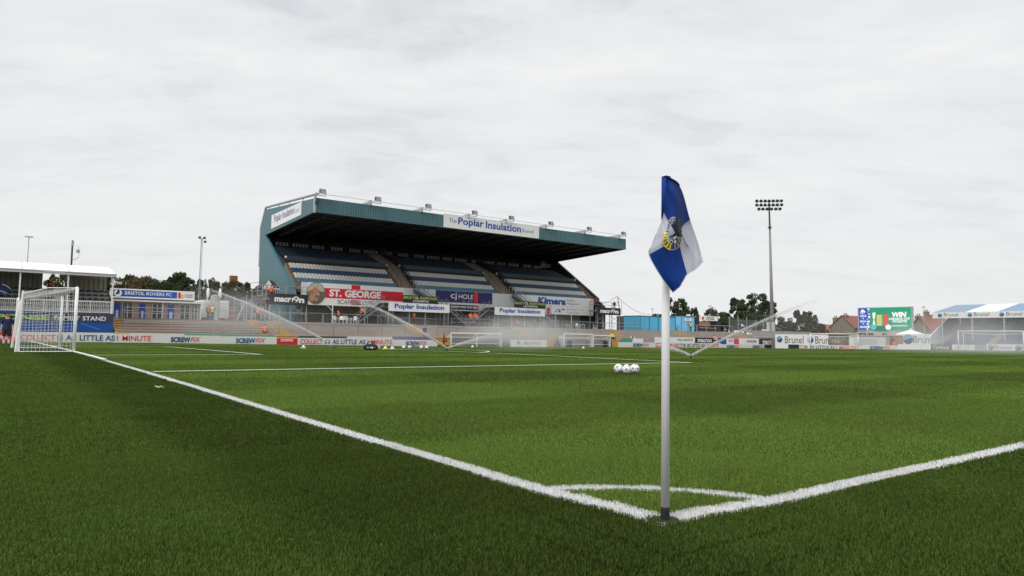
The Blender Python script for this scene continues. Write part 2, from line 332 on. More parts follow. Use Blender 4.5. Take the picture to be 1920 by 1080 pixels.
def grass_ring(me, size, r0, r1, seed):
    g = bpy.data.node_groups.new('turf_patches', 'GeometryNodeTree')
    g.interface.new_socket('Geometry', in_out='INPUT', socket_type='NodeSocketGeometry'); g.interface.new_socket('Geometry', in_out='OUTPUT', socket_type='NodeSocketGeometry')
    gi = N(g, 'NodeGroupInput'); go = N(g, 'NodeGroupOutput')
    # the standing points of the patches, a jittered grid in front of the camera
    pts = []; fw = np.array([.5937, .8017]); rt = np.array([.803, -.5958]); n = int(r1*1.6/size)+3
    for i in range(-n, n+1):
        for j in range(-2, n+1):
            p = np.array([i, j])*size+CAM[:2]-np.mod(CAM[:2], size); d = p-CAM[:2]; z = d@fw; x = d@rt; rr = hypot(*d)
            if r0-size*.75 <= rr < r1 and z > .3 and abs(x) < .80*z+1.3*size+1.2 and -12 < p[0] < 104 and p[1] < 70: pts.append((p[0], p[1], gz(*p)))
    sc = []
    jn = N(g, 'GeometryNodeJoinGeometry')
    pm = bpy.data.meshes.new('p')
    # points become a Mesh Line whose positions come from stored attribute: keep it simple, bake them in the patch mesh as loose vertices
    k = len(me.vertices); me.vertices.add(len(pts)); flat = np.zeros((len(me.vertices), 3)); me.vertices.foreach_get('co', flat.reshape(-1)) if False else None
    buf = np.zeros(len(me.vertices)*3); me.vertices.foreach_get('co', buf); buf = buf.reshape(-1, 3); buf[k:] = pts; me.vertices.foreach_set('co', buf.reshape(-1))
    at_ = me.attributes.new('site', 'BOOLEAN', 'POINT'); fl = np.zeros(len(me.vertices), bool); fl[k:] = True; at_.data.foreach_set('value', fl); me.update()
    na = N(g, 'GeometryNodeInputNamedAttribute', data_type='BOOLEAN'); na.inputs[0].default_value = 'site'
    se = N(g, 'GeometryNodeSeparateGeometry', domain='POINT'); L(g, gi.outputs[0], se.inputs[0]); L(g, na.outputs[0], se.inputs[1])
    ip = N(g, 'GeometryNodeInstanceOnPoints'); L(g, se.outputs[0], ip.inputs['Points']); L(g, se.outputs[1], ip.inputs['Instance'])
    rv = N(g, 'FunctionNodeRandomValue', data_type='INT'); rv.inputs[4].default_value = 0; rv.inputs[5].default_value = 3; rv.inputs['Seed'].default_value = seed
    mu = N(g, 'ShaderNodeMath', operation='MULTIPLY', ins={1: pi/2}); L(g, rv.outputs[2], mu.inputs[0])
    cx = N(g, 'ShaderNodeCombineXYZ'); L(g, mu.outputs[0], cx.inputs[2]); 
    e2r = N(g, 'FunctionNodeEulerToRotation'); L(g, cx.outputs[0], e2r.inputs[0]); L(g, e2r.outputs[0], ip.inputs['Rotation'])
    L(g, ip.outputs[0], go.inputs[0])
    o = bpy.data.objects.new('grass', me); COL.objects.link(o); md = o.modifiers.new('turf', 'NODES'); md.node_group = g
    o['kind'] = 'stuff'; o['label'] = 'short green turf with painted white lines'; o['category'] = 'grass'; return o
GH = .017
grass_ring(patch(1560, .25, .0026, GH, 1), .25, .5, 5.6, 3)
grass_ring(patch(9000, 1., .0048, GH, 2), 1., 5.6, 12.5, 4)
grass_ring(patch(9000, 2., .011, GH, 3), 2., 12.5, 26, 5)
grass_ring(patch(10000, 4., .026, GH, 4), 4., 26, 112, 6)

# painted lines farther out: sheets 4 mm above the turf, following its slope
LINE = mat('line_paint', (.66, .69, .60), .9, .1, 4)
pl = MB(); HWID = 66.75/2
def stripe(p, q, w=.1, up=.006):
    up += .006
    p, q = np.array(p, float), np.array(q, float); d = q-p; ln = hypot(*d); nrm = np.array([-d[1], d[0]])/ln*w/2; n = max(1, int(ln/2))
    A = [p+d*i/n for i in range(n+1)]
    vv = []
    for a in A:
        for sgn in (1, -1): c = a+nrm*sgn; vv.append((c[0], c[1], gz(*c)+up))
    pl.add(vv, [(2*i, 2*i+1, 2*i+3, 2*i+2) for i in range(n)])
stripe((0, 20), (0, 66.75), .12, .03); stripe((20, 0), (100.6, 0), .12, .03)
stripe((.06, 13.2), (16.5, 13.2), .11, .032); stripe((16.5, 13.14), (16.5, 53.6), .12, .030); stripe((.06, 53.6), (16.45, 53.6), .12, .03)
stripe((.06, 24.2), (5.5, 24.2), .12, .03); stripe((5.5, 24.14), (5.5, 42.6), .12, .028); stripe((.06, 42.6), (5.45, 42.6), .12, .03)
stripe((.06, 66.75), (100.6, 66.75), .12, .03); stripe((100.6, .06), (100.6, 66.69), .12, .03); stripe((50.3, .06), (50.3, 66.6), .12, .03)
for sx_ in (0, 1):
    c = (11, HWID) if not sx_ else (89.6, HWID); a0 = .93
    pp = [(c[0]+(1 if not sx_ else -1)*9.15*cos(t), c[1]+9.15*sin(t)) for t in np.linspace(-a0, a0, 17)]
    for a, b in zip(pp, pp[1:]): stripe(a, b, .12, .034)
for x0 in (84.1, 95.1):
    w = 20.16 if x0 < 90 else 9.16
    stripe((x0, HWID-w), (x0, HWID+w), .12, .028)
    for s in (1, -1): stripe((x0+.06, HWID+s*w), (100.5, HWID+s*w), .12, .03)
po = pl.build('pitch_lines', LINE); po['kind'] = 'structure'

# ------------------------------------------------------------------ corner flag
PB = Vector((.0114, -.0085, 0)); PT = PB+Vector((.0050, -.0037, 1.60)); PD = (PT-PB).normalized()
cf = thing('corner_flag', 'white corner pole with limp blue and white quartered flag where the painted lines meet', 'corner flag', tuple(PB))
b = MB(); b.tube(PB+PD*.055, PB+PD*1.585, .0192, .0185, 20); b.build('pole', mat('flag_pole_plastic', (.82, .82, .82), .6, .06, 8, spec=.2), cf, True)
b = MB(); b.tube(PB+PD*-.03, PB+PD*.05, .0205, .0205, 20); b.tube(PB+PD*.05, PB+PD*.062, .0212, .0196, 20)
for k in range(5): b.tube(PB+PD*(.004+.009*k), PB+PD*(.008+.009*k), .0222, .0222, 20)
b.tube(PB+PD*-.01, PB+PD*.006, .045, .030, 20); b.build('spring_base', mat('black_rubber', (.02, .02, .02), .6, .3, 20), cf)
b = MB(); b.tube(PB+Vector((0, 0, -.03)), PB+Vector((0, 0, .004)), .075, .068, 24); b.build('contact_shade_disc', mat('contact_shade', (.035, .028, .02), .95, .4, 40), cf)  # dark disc at the pole foot, stands in for its soft contact shadow
ZP = 3.22
CT = [  # rows t = 0, .25, .5, .75, 1; columns s likewise: pixel of the cloth, distance behind (+) or before (-) the pole in m
 [(1249,331,.012),(1275.5,352,.03),(1294,412,.05),(1309,455,.05),(1318,490,.03)],
 [(1248,366,-.02),(1267,386,-.03),(1280,424,.0),(1296,468,.03),(1304,504,.0)],
 [(1245,398,-.045),(1256,420,-.06),(1270,446,-.035),(1279,480,-.01),(1289,514,-.035)],
 [(1238,420,-.045),(1246,438,-.075),(1246,461,-.085),(1259,500,-.062),(1275,536,-.06)],
 [(1229,441,.0),(1222,461,-.05),(1217,477,-.07),(1238,516,-.075),(1262,548,-.05)]]
G5 = np.array([[atZ(x, y, ZP+d) for x, y, d in row] for row in CT])
def cr_w(u):
    """Catmull-Rom weights of five equally spaced knots"""
    u = min(max(u, 0), 1)*4; i = min(int(u), 3); f = u-i; w = np.zeros(5)
    c = [-.5*f+f*f-.5*f**3, 1-2.5*f*f+1.5*f**3, .5*f+2*f*f-1.5*f**3, -.5*f*f+.5*f**3]
    for k, cc in zip((i-1, i, i+1, i+2), c):
        if k < 0: w[0] += 2*cc; w[1] -= cc
        elif k > 4: w[4] += 2*cc; w[3] -= cc
        else: w[k] += cc
    return w
FD = MN@np.array([0, 0, -1.])
def FS(s, t, d=0.):
    p = np.einsum('i,j,ijk->k', cr_w(t), cr_w(s), G5)
    fd = min(max((1.05-s-t)/.45, 0), 1); fd = fd*fd*(3-2*fd); ed = (.46*max(0, s-t)**.9+.14*max(0, t-s))*fd
    p = p+(p-CAM)/ZP*ed
    # small creases running down the cloth
    p = p+FD*(.0045*sin(9*s+13*t+2*sin(5*s))*(.3+t)+.003*sin(31*t-7*s+1.5*sin(9*t)))
    if d:
        e = 1e-3; a = np.einsum('i,j,ijk->k', cr_w(t), cr_w(min(s+e, 1)), G5)-np.einsum('i,j,ijk->k', cr_w(t), cr_w(max(s-e, 0)), G5)
        c = np.einsum('i,j,ijk->k', cr_w(min(t+e, 1)), cr_w(s), G5)-np.einsum('i,j,ijk->k', cr_w(max(t-e, 0)), cr_w(s), G5)
        n = np.cross(a, c); n /= np.linalg.norm(n)+1e-12
        if n@FD > 0: n = -n
        p = p+n*d
    return p
def cloth(name, c, var=.05):
    def f(t, b):
        m = mat('tmp_'+name, c, .75, var, 30); tt = m.node_tree
        return None
    m = mat(name, c, .72, var, 25); t = m.node_tree; b = t.nodes['Principled BSDF']; b.inputs['Sheen Weight'].default_value = .0; b.inputs['Specular IOR Level'].default_value = .15
    tr = N(t, 'ShaderNodeBsdfTranslucent'); s = b.inputs['Base Color'].links[0].from_socket; L(t, s, tr.inputs[0])
    k = N(t, 'ShaderNodeMixShader', ins={0: .38}); L(t, b.outputs[0], k.inputs[1]); L(t, tr.outputs[0], k.inputs[2]); L(t, k.outputs[0], t.nodes['Material Output'].inputs[0]); return m
FBLUE = cloth('flag_blue', lin('#1b4190')); FWHITE = cloth('flag_white', (.56, .56, .63)); FHEM = cloth('flag_hem', (.02, .03, .13))
NS = 48
b = MB(); vv = [FS(i/NS, j/NS) for j in range(NS+1) for i in range(NS+1)]; ff = []; mi = []
for j in range(NS):
    for i in range(NS):
        ff.append((j*(NS+1)+i, j*(NS+1)+i+1, (j+1)*(NS+1)+i+1, (j+1)*(NS+1)+i)); mi.append(0 if (i < NS/2) == (j < NS/2) else 1)
b.add(vv, ff); b.m = mi; fl = b.build('flag', [FBLUE, FWHITE], cf, True)
b = MB()
def hemline(pts, r=.0022, mi=0):
    for p, q in zip(pts, pts[1:]): b.tube(p, q, r, r, 5, mi, False)
hemline([FS(1, k/24, .001) for k in range(25)], .0018); hemline([FS(k/24, 1, .001) for k in range(25)], .0018)
b.build('hem', FWHITE, fl, True)
b = MB(); q = [tuple(atZ(1246.5, 331.5, ZP-.012))]+[tuple(FS(k/40, 0)) for k in range(0, 10)]; rr0 = [.0045, .006]+[.0066]*7+[.006, .004]
for p0, p1, r0, r1 in zip(q, q[1:], rr0, rr0[1:]): b.tube(p0, p1, r0, r1, 10, 0, False)
b.build('rolled_edge', FHEM, fl, True)
b = MB(); NF = 14; vv = [FS(.06+.46*i/NF, (.05+.42*i/NF)*j/NF)+FD*(.010+.006*sin(3*i/NF)) for j in range(NF+1) for i in range(NF+1)]
b.add(vv, [(j*(NF+1)+i, j*(NF+1)+i+1, (j+1)*(NF+1)+i+1, (j+1)*(NF+1)+i) for j in range(NF) for i in range(NF)]); b.build('folded_layer', FHEM, fl, True)
b = MB(); b.tube(PB+PD*1.40, PB+PD*1.603, .0225, .0215, 18); b.build('sleeve', cloth('sleeve_blue', lin('#274f9e')), fl, True)
# crest: ring with the club name, scroll with 1883, football and dark figure with a sabre
CC = np.array([.404, .552]); RV = np.array([.50, -.82])*.215; UV = np.array([-.84, -.53])*.215
def crest(name, polys, m, d):
    b = MB()
    for P, F in polys: b.add([FS(*(CC+RV*x+UV*y), d) for x, y in P], F)
    return b.build(name, m, fl)
def ring(r0, r1, n=64, a0=0, a1=2*pi):
    P = []; 
    for i in range(n+1):
        a = a0+(a1-a0)*i/n; P += [(r0*cos(a), r0*sin(a)), (r1*cos(a), r1*sin(a))]
    return P, [(2*i, 2*i+1, 2*i+3, 2*i+2) for i in range(n)]
def fill(P): return P, [tuple(range(len(P)))]
def subpoly(P, n=5):
    """fan of small triangles so that a shape follows the cloth"""
    c = np.mean(P, 0); Q = [tuple(c)]; F = []; m = len(P)
    for k in range(1, n+1): Q += [tuple(c+(np.array(p)-c)*k/n) for p in P]
    F += [(0, 1+i, 1+(i+1) % m) for i in range(m)]
    for k in range(n-1):
        o = 1+k*m; F += [(o+i, o+m+i, o+m+(i+1) % m, o+(i+1) % m) for i in range(m)]
    return Q, F
CYEL = mat('crest_yellow', lin('#d8c64a'), .7, .05); CBLU = mat('crest_blue', lin('#27408c'), .7, .05); CBLK = mat('crest_black', (.012, .012, .014), .75, .1); CWHT = mat('crest_white', (.72, .72, .76), .7, .05)
em = crest('crest', [ring(.70, .98)], CBLU, .0020)
def em_part(name, polys, m, d):
    o = crest(name, polys, m, d); return o
crest('crest_edge', [ring(.985, 1.02), ring(.675, .695)], CYEL, .0024)
def arc_text(s, r, a0, step, h, outward=True):
    out = []
    for i, ch in enumerate(s):
        v, f = text2d(ch, .015)
        if not len(v): continue
        sz = max(v[:, 1].max(), .5); k = h/.72; a = a0-step*i if outward else a0+step*i
        ux, uy = cos(a), sin(a); tx, ty = sin(a), -cos(a)
        if not outward: ux, uy, tx, ty = -ux, -uy, -tx, -ty
        w = v[:, 0].max()
        P = []
        for x, y in v:
            lx = (x-w/2)*k*1.05; ly = (y-.36)*k; P.append((r*cos(a)+tx*lx+ux*ly, r*sin(a)+ty*lx+uy*ly))
        out.append((P, f))
    return out
crest('crest_lettering', arc_text('BRISTOL', .84, radians(172), radians(19), .19)+arc_text('ROVERS', .84, radians(14), radians(17), .19), CYEL, .0034)
sc = [(cos(a)*.60, sin(a)*.60) for a in np.linspace(radians(186), radians(262), 12)]+[(cos(a)*1.12, sin(a)*1.12) for a in np.linspace(radians(262), radians(186), 12)]
P = [];
for i in range(13):
    a = radians(184)+(radians(264)-radians(184))*i/12
    for r in (.66, .80, .95, 1.08): P.append((cos(a)*r, sin(a)*r))
crest('crest_scroll', [(P, [(4*i+k, 4*i+k+1, 4*i+5+k, 4*i+4+k) for i in range(12) for k in range(3)])]+[subpoly([(-1.06, -.02), (-1.30, .16), (-1.02, .22), (-.80, .06)])], CYEL, .0042)
crest('crest_year', arc_text('1883', .87, radians(196), radians(18), .28, False), CBLK, .0056)
bp = [(.05+.26*cos(a), -.42+.26*sin(a)) for a in np.linspace(0, 2*pi, 20, endpoint=False)]
crest('crest_ball', [subpoly(bp, 4)], CWHT, .0040)
bs = [[(.05+cx*.26+.085*cos(a), -.42+cy*.26+.085*sin(a)) for a in np.linspace(0, 2*pi, 6)[:-1]] for cx, cy in ((0, 0), (.7, .25), (-.62, .4), (.1, -.72), (-.6, -.5))]
crest('crest_ball_patch', [subpoly(p, 2) for p in bs], CBLK, .0050)
pir = [[(.02, .60), (.20, .78), (.36, .66), (.50, .86), (.72, .72), (.90, .82), (1.06, .62), (.94, .50), (1.16, .34), (.98, .22), (1.10, .02), (.92, -.02), (.90, -.26), (.70, -.10), (.52, -.22), (.40, -.02), (.22, .10), (.06, .28), (.12, .44)],
       [(.34, .26), (.16, .08), (-.14, -.06), (-.36, -.10), (-.42, -.24), (-.10, -.22), (.24, -.10), (.46, .04)],
       [(.84, -.02), (1.04, -.20), (1.28, -.46), (1.58, -.64), (1.84, -.72), (1.50, -.54), (1.24, -.32), (1.06, -.10)]]
crest('crest_figure', [subpoly(p, 5) for p in pir], CBLK, .0062)

# ------------------------------------------------------------------ footballs
ico = []
ph = (1+5**.5)/2
for s1 in (-1, 1):
    for s2 in (-1, 1): ico += [(0, s1, s2*ph), (s1, s2*ph, 0), (s2*ph, 0, s1)]
ico = np.array(ico)/hypot(1, ph)
def ball_mesh(r=.11):
    b = MB(); b.sphere((0, 0, 0), r, 36, 24)
    V = np.array(b.v); A = np.array(Euler((.5, .9, .3)).to_matrix())
    for k, f in enumerate(b.f):
        c = V[list(f)].mean(0); c /= np.linalg.norm(c); c = A@c
        d = np.sort(ico@c)
        b.m[k] = 1 if d[-1] > .978 else (2 if d[-1]-d[-2] < .022 and d[-1] < .90 else 0)
    return b
bm = ball_mesh(); BALL = [mat('ball_white', (.80, .80, .80), .4, .04), mat('ball_dark_panel', (.06, .055, .09), .4, .1), mat('ball_purple_trim', (.40, .36, .46), .4, .1)]
bproto = bm.build('football', BALL, None, True, loc=(0, 0, 0))
balls = [(1159.5, 9.37, 'match ball left of the three set together on the near grass'), (1175, 9.13, 'match ball set in front between two others on the near grass'), (1190, 9.22, 'match ball right of the three set together on the near grass')]
for k, (px, y, lab) in enumerate(balls):
    o = bproto if k == 0 else bproto.copy()
    if k: COL.objects.link(o)
    p = at(px, 695, 'y', y); o.location = (p[0], y, gz(p[0], y)+.122); o.rotation_euler = (k*1.3+.4, k*.8, k*2.1); tag(o, lab, 'football', 'three match balls on the near grass')
far = [(757, 36.43, 'far football touching another beside the white cone in front of the boards'), (768, 36.6, 'far football, right one of the pair by the white cone'), (790, 36.5, 'far football left of the pair below the blue board lettering'), (800, 36.55, 'far football right of the pair below the blue board lettering'), (709, 33.7, 'white football resting against the black kit bag'), (886, 42.4, 'lone white football in front of the larger dugout')]
for px, y, lab in far:
    o = bproto.copy(); COL.objects.link(o); x_ = at(px, 652, 'y', y)[0]; o.location = (x_, y, gz(x_, y)+.13); o.rotation_euler = (px, px*.3, px*.7); tag(o, lab, 'football', 'footballs lying far across the pitch')

# ------------------------------------------------------------------ goals
CORD = mat('net_cord', (.78, .78, .77), .7, .05)
def net(b, P, nu, nv, r=.0045, sag=None):
    """P(u, v) -> point; nu x nv cells"""
    for i in range(nu+1): b.poly([P(i/nu, j/max(nv//2, 1)) for j in range(max(nv//2, 1)+1)], r, 3)
    for j in range(nv+1): b.poly([P(i/max(nu//2, 1), j/nv) for i in range(max(nu//2, 1)+1)], r, 3)
def goal(name, lab, o, ang, wd=7.32, ht=2.44, depth=1.72, cells=.12, r=.0052, group='football goals', post=.06):
    t = thing(name, lab, 'goal', o, group, ang)
    # local frame: posts on x = -w/2 and w/2, net behind towards +y
    h = wd/2
    def lb(): return MB()
    for s in (-1, 1):
        b = lb(); b.tube((s*h, 0, -.15), (s*h, 0, ht+post), post, post, 14); b.build('post', WHITE, t, True, loc=(0, 0, 0)).parent = t
    b = lb(); b.tube((-h, 0, ht+post), (h, 0, ht+post), post, post, 14); b.build('crossbar', WHITE, t, True, loc=(0, 0, 0))
    b = lb()
    for s in (-1, 1):
        b.poly([(s*h, 0, ht+post), (s*(h+.05), depth*.55, ht+.02), (s*(h+.05), depth, ht-.25)], .02); b.tube((s*(h+.05), depth, ht-.25), (s*(h+.06), depth+.08, -.1), .022); b.tube((s*h, 0, .03), (s*(h+.05), depth, .03), .02)
    b.tube((-h-.05, depth, .03), (h+.05, depth, .03), .02); b.build('net_support', WHITE, t, loc=(0, 0, 0))
    b = lb()
    nx, nz, ny = int(wd/cells), int(ht/cells), int(depth/cells)
    sg = lambda u, v: .28*sin(pi*u)**.6*sin(pi*min(v*.62+.19, 1))**1.5 if 0 < u < 1 else 0
    top = lambda u, v: (-h+wd*u, depth*v, (ht+.05)-.2*v-.22*sin(pi*u)**.7*(.25+.75*v))
    net(b, top, nx, ny, r); zb = lambda u: (ht-.15)-.22*sin(pi*u)**.7
    net(b, lambda u, v: (-h+wd*u, depth+.12*sin(pi*v)*sin(pi*u), .02+(zb(u)-.02)*v), nx, nz, r)
    for s in (-1, 1): net(b, lambda u, v: (s*(h+.02), depth*u, .02+(ht+.03-.2*u-.02)*v), ny, nz, r)
    nb = b.build('net', CORD, t, loc=(0, 0, 0))
    # gathered cords along the roof edge and the back corners
    b = lb()
    for s in (-1, 1): b.poly([(s*h, depth, zb(0) if True else 0), (s*(h+.02), depth+.02, 1.2), (s*(h+.04), depth+.12, .02)], .045, 6)
    b.poly([top(k/16, 1) for k in range(17)], .03, 6); b.build('gathered_net', CORD, nb, loc=(0, 0, 0))
    for o_ in t.children: o_.location = (0, 0, 0)
    return t
goal('goal', 'white goal seen side-on through its netting where the goal line ends', (0, HWID, gz(0, HWID)), pi/2)
goal('goal', 'far goal in front of the blue-seated stand, cropped by the right picture edge', (100.6, HWID, gz(100.6, HWID)), -pi/2, cells=.2, r=.004)
p = at(1555, 652, 'x', 100.); goal('goal', 'spare goal standing in front of the boards with the round emblem', (99.2, 53.4, gz(99, 53)-.05), radians(-52), 6.6, 2.3, 1.5, .22, .004)

# ------------------------------------------------------------------ signs and boards
def sign(name, lab, F, w, h, base=WHITE, cat='sign', rects=(), texts=(), discs=(), th=.08, group=None, edge=None):
    """one board; rects (a0,a1,b0,b1,mat) and texts (str,a0,a1,b0,b1,mat,bold,shear) in fractions of its width and height"""
    b = MB(); rect_on(b, F, 0, w, 0, h, -th, 0); o = b.build(name, base, None, loc=F(w/2, 0, -th/2)) if False else None
    org = F(w/2, 0, 0); t = thing(name, lab, cat, org, group)
    b = MB(); rect_on(b, F, 0, w, 0, h, -th, 0); b.build('panel', base, t)
    k = 0
    for (a0, a1, b0, b1, m) in rects:
        k += 1; b = MB(); rect_on(b, F, a0*w, a1*w, b0*h, b1*h, .001, .006+.004*k); b.build('colour_field', m, t)
    for q in texts:
        s, a0, a1, b0, b1, m = q[:6]; bold = q[6] if len(q) > 6 else .02; sh = q[7] if len(q) > 7 else 0
        b = MB(); text_on(b, F, s, a0*w, a1*w, b0*h, b1*h, .03+.004*k, bold, sh)
        if b.v: b.build('lettering', m, t)
    for (a, bb, rr, kind) in discs:     # round emblem: two-tone disc with a pale swoosh
        R = rr*h; b = MB(); n = 32
        disc_on(b, F, a*w, bb*h, R, R, .03, 0, 36)
        P = [(a*w+R*cos(x), bb*h+R*sin(x)) for x in np.linspace(radians(205), radians(385), 20)]; Q = [(a*w+R*(.88-1.78*u), bb*h+R*(.42-.78*u+.75*u*(1-u))) for u in np.linspace(0, 1, 12)][1:-1]
        b.add([F(x, y, .036) for x, y in P+Q], [tuple(range(len(P)+len(Q)))], 1)
        S1 = [(a*w+R*(.92-1.85*u), bb*h+R*(.42-.8*u+.80*u*(1-u))) for u in np.linspace(0, 1, 12)]; S2 = [(x, y+R*.13*sin(pi*u)+R*.03) for (x, y), u in zip(S1, np.linspace(0, 1, 12))]
        P2 = S1+S2[::-1]; b.add([F(x, y, .042) for x, y in P2], [(i, i+1, 22-i, 23-i) for i in range(11)], 2)
        b.build('emblem', [BRUNEL1, BRUNEL2, WHITE], t)
    return t
LEDW = mat('led_white', (.70, .70, .66), .5, .04)
def led(px0, px1, lab, Y=70., z0=None, h=.78, base=LEDW, texts=(), rects=(), cat='advertising board', name='advertising_board', z1=None):
    x0, x1 = wx(px0, Y), wx(px1, Y); w = x1-x0; za = gz((x0+x1)/2, min(Y, 71.5)) if z0 is None else z0; hh = h if z1 is None else z1-za
    T = []
    for q in texts: T.append((q[0], (wx(q[1], Y)-x0)/w, (wx(q[2], Y)-x0)/w)+tuple(q[3:]))
    R = [((wx(q[0], Y)-x0)/w, (wx(q[1], Y)-x0)/w)+tuple(q[2:]) for q in rects]
    return sign(name, lab, fy(x0, Y, za), w, hh, base, cat, R, T)
B0, B1 = .2, .82
led(-25, 33, 'red advertising board reading SCREWFIX behind the near goal', base=RED, texts=[('SCREWFIX', -22, 18, .2, .72, WHITE, .04)])
led(33.2, 288, 'white advertising board with red and blue lettering seen through and beside the near goal', texts=[('COLLECT', 38, 103, B0, B1, TXTR, .014), ('IN', 107, 117, B0, B1, TXTD, .016), ('AS', 122, 143, B0, B1, TXTD, .016), ('LITTLE', 149, 193, B0, B1, TXTD, .016), ('AS', 197, 215, B0, B1, TXTD, .016), ('1 MINUTE', 219, 283, B0, B1, TXTR, .007)])
led(288.2, 415, 'plain pale advertising board reading SCREWFIX below the terrace with horizontal brown steps', texts=[('SCREW', 320, 357, .15, .8, TXTD, .05), ('FIX', 357, 376, .2, .8, TXTR, .01, .3)])
led(415.2, 518, 'advertising board reading SCREWFIX left of the one with a red arrow panel', texts=[('SCREW', 442, 479, .15, .8, TXTD, .05), ('FIX', 479, 498, .2, .8, TXTR, .01, .3)])
led(518.2, 738, 'advertising board with red arrow panel and slogan below the tower with black sign', rects=[(519, 558, .05, .95, RED)], texts=[('SCREWFIX', 526, 550, .5, .85, WHITE, .03), ('COLLECT', 563, 605, B0, .85, TXTR, .014), ('IN', 609, 618, B0, .85, TXTD, .016), ('AS', 623, 635, B0, .85, TXTD, .016), ('LITTLE', 639, 669, B0, .85, TXTD, .016), ('AS', 673, 685, B0, .85, TXTD, .016), ('1 MINUTE', 689, 735, B0, .85, TXTR, .007)])
led(738.2, 820, 'last far board reading SCREWFIX before the larger dugout', texts=[('SCREW', 761, 787, .15, .8, TXTD, .05), ('FIX', 787, 801, .2, .8, TXTR, .01, .3)])
led(958, 1025, 'white board reading KELLYBROS between the two far dugouts', base=WHITE, h=.95, texts=[('KELLY', 982, 1000, .38, .76, TXTG, .01), ('BROS.', 1000.5, 1014, .38, .76, TXTR, .01), ('lK', 969, 977, .4, .85, TXTG, .01), ('heating  plumbing  civils', 970, 1013, .1, .22, LGREY, 0)])
led(1160, 1228, 'advertising board reading SCREWFIX just left of the corner pole', texts=[('SCREW', 1187, 1205, .15, .8, TXTD, .05), ('FIX', 1205, 1218, .2, .8, TXTR, .01, .3)])
led(1228.2, 1352, 'far advertising board with slogan passing behind the corner pole', rects=[(1229, 1244, .05, .95, RED)], texts=[('SCREWFIX', 1231, 1242, .4, .8, WHITE, .03), ('COLLECT', 1247, 1279, B0, .85, TXTR, .014), ('IN', 1281, 1285, B0, .85, TXTG, .016), ('AS', 1288, 1294, B0, .85, TXTG, .016), ('LITTLE', 1297, 1312, B0, .85, TXTG, .016), ('AS', 1314, 1321, B0, .85, TXTG, .016), ('1 MINUTE', 1323, 1347, B0, .85, TXTR, .007)])
led(1352.2, 1433, 'last far board before the black one, SCREWFIX printed on it twice', texts=[('SCREW', 1363, 1378, .15, .8, TXTD, .05), ('FIX', 1378, 1386, .2, .8, TXTR, .01, .3), ('SCREW', 1411, 1425, .15, .8, TXTD, .05), ('FIX', 1425, 1432, .2, .8, TXTR, .01, .3)])
# boards of the second line on the perimeter wall
def wallb(px0, px1, lab, base, texts=(), z1=.95, z0=-.1, rects=()): return led(px0, px1, lab, 71.4, z0, base=base, texts=texts, z1=z1, rects=rects)
wallb(-20, 216, 'low white board on the wall under the blue stand front', OFFW, z1=.62)
wallb(242, 345, 'low white board on the wall right of the orange gate', OFFW, z1=.62)
wallb(346, 512, 'low green board on the wall below the terrace with horizontal steps', GREEN, z1=.60)
wallb(560, 650, 'low dark board on the wall behind the sloping water jet', DGREY, z1=.55)
wallb(651, 735, 'low white board on the wall above the word MINUTE', OFFW, z1=.55)
wallb(736, 812, 'low purple-blue board on the wall left of the larger dugout', mat('board_purple', (.12, .12, .26), .5, .2), z1=.62)
wallb(1166, 1206, 'low teal and white board on the wall left of the corner pole', GREEN, z1=.78, rects=[(1186, 1206, .02, .98, WHITE)])
wallb(1228, 1303, 'white wall board with grey lettering right of the corner pole', WHITE, [('HKJ GROUP', 1270, 1299, .45, .8, TXTG, .01)], 1.05)
wallb(1304, 1338, 'black wall board reading macron, second from the corner pole', BLACK, [('macron', 1308, 1334, .35, .8, WHITE, .03)], 1.05)
wallb(1347, 1386, 'wall board, blue with white and pink panel, left of the one reading AVON', RBLUE, [('UTR', 1366, 1374, .4, .8, TXTR, .02)], 1.05, rects=[(1362, 1388, .02, .98, WHITE), (1376, 1385.5, .05, .95, mat('pink_panel', lin('#d8416f'), .5, .05))])
wallb(1386.3, 1423, 'white wall board with dark lettering reading AVON', WHITE, [('AVON', 1399, 1418, .38, .75, TXTG, .03, .15)], 1.05)
wallb(1424, 1452.5, 'black wall board reading macron, last before the tall white hoarding', BLACK, [('macron', 1430, 1451, .30, .8, WHITE, .03)], 1.05, z0=-.5)
# right end boards, plane x = 106
def rb(px0, px1, lab, z0, z1, X=106., base=LEDW, texts=(), rects=(), discs=(), name='advertising_board', cat='advertising board'):
    y0, y1 = wy(px0, X), wy(px1, X); w = y0-y1; cv_ = lambda p: (y0-wy(p, X))/w
    return sign(name, lab, fx(X, y0, z0), w, z1-z0, base, cat, [(cv_(q[0]), cv_(q[1]))+tuple(q[2:]) for q in rects], [(q[0], cv_(q[1]), cv_(q[2]))+tuple(q[3:]) for q in texts], [(cv_(q[0]),)+tuple(q[1:]) for q in discs])
rb(1478, 1498, 'short plain black board at the foot of the tall white hoarding', -.72, .12, base=BLACK)
rb(1498.3, 1618, 'right end board with dark and red slogan lettering under the spare goal', -.62, .15, texts=[('CT', 1500, 1506, B0, .85, TXTR, .014), ('IN', 1508, 1514, B0, .85, TXTG, .016), ('AS', 1519, 1527, B0, .85, TXTG, .016), ('LITTLE', 1530, 1554, B0, .85, TXTG, .016), ('AS', 1556, 1565, B0, .85, TXTG, .016), ('1 MINUTE', 1568, 1607, B0, .85, TXTR, .007)])
rb(1618.3, 1683, 'right end board reading SCREWFIX below the big screen', -.50, .30, texts=[('SCREW', 1631, 1657, .15, .8, TXTD, .05), ('FIX', 1657, 1670, .2, .8, TXTR, .01, .3)])
rb(1683.3, 1745, 'blank white board below the hoarding with the round blue emblem', -.40, .50, base=WHITE)
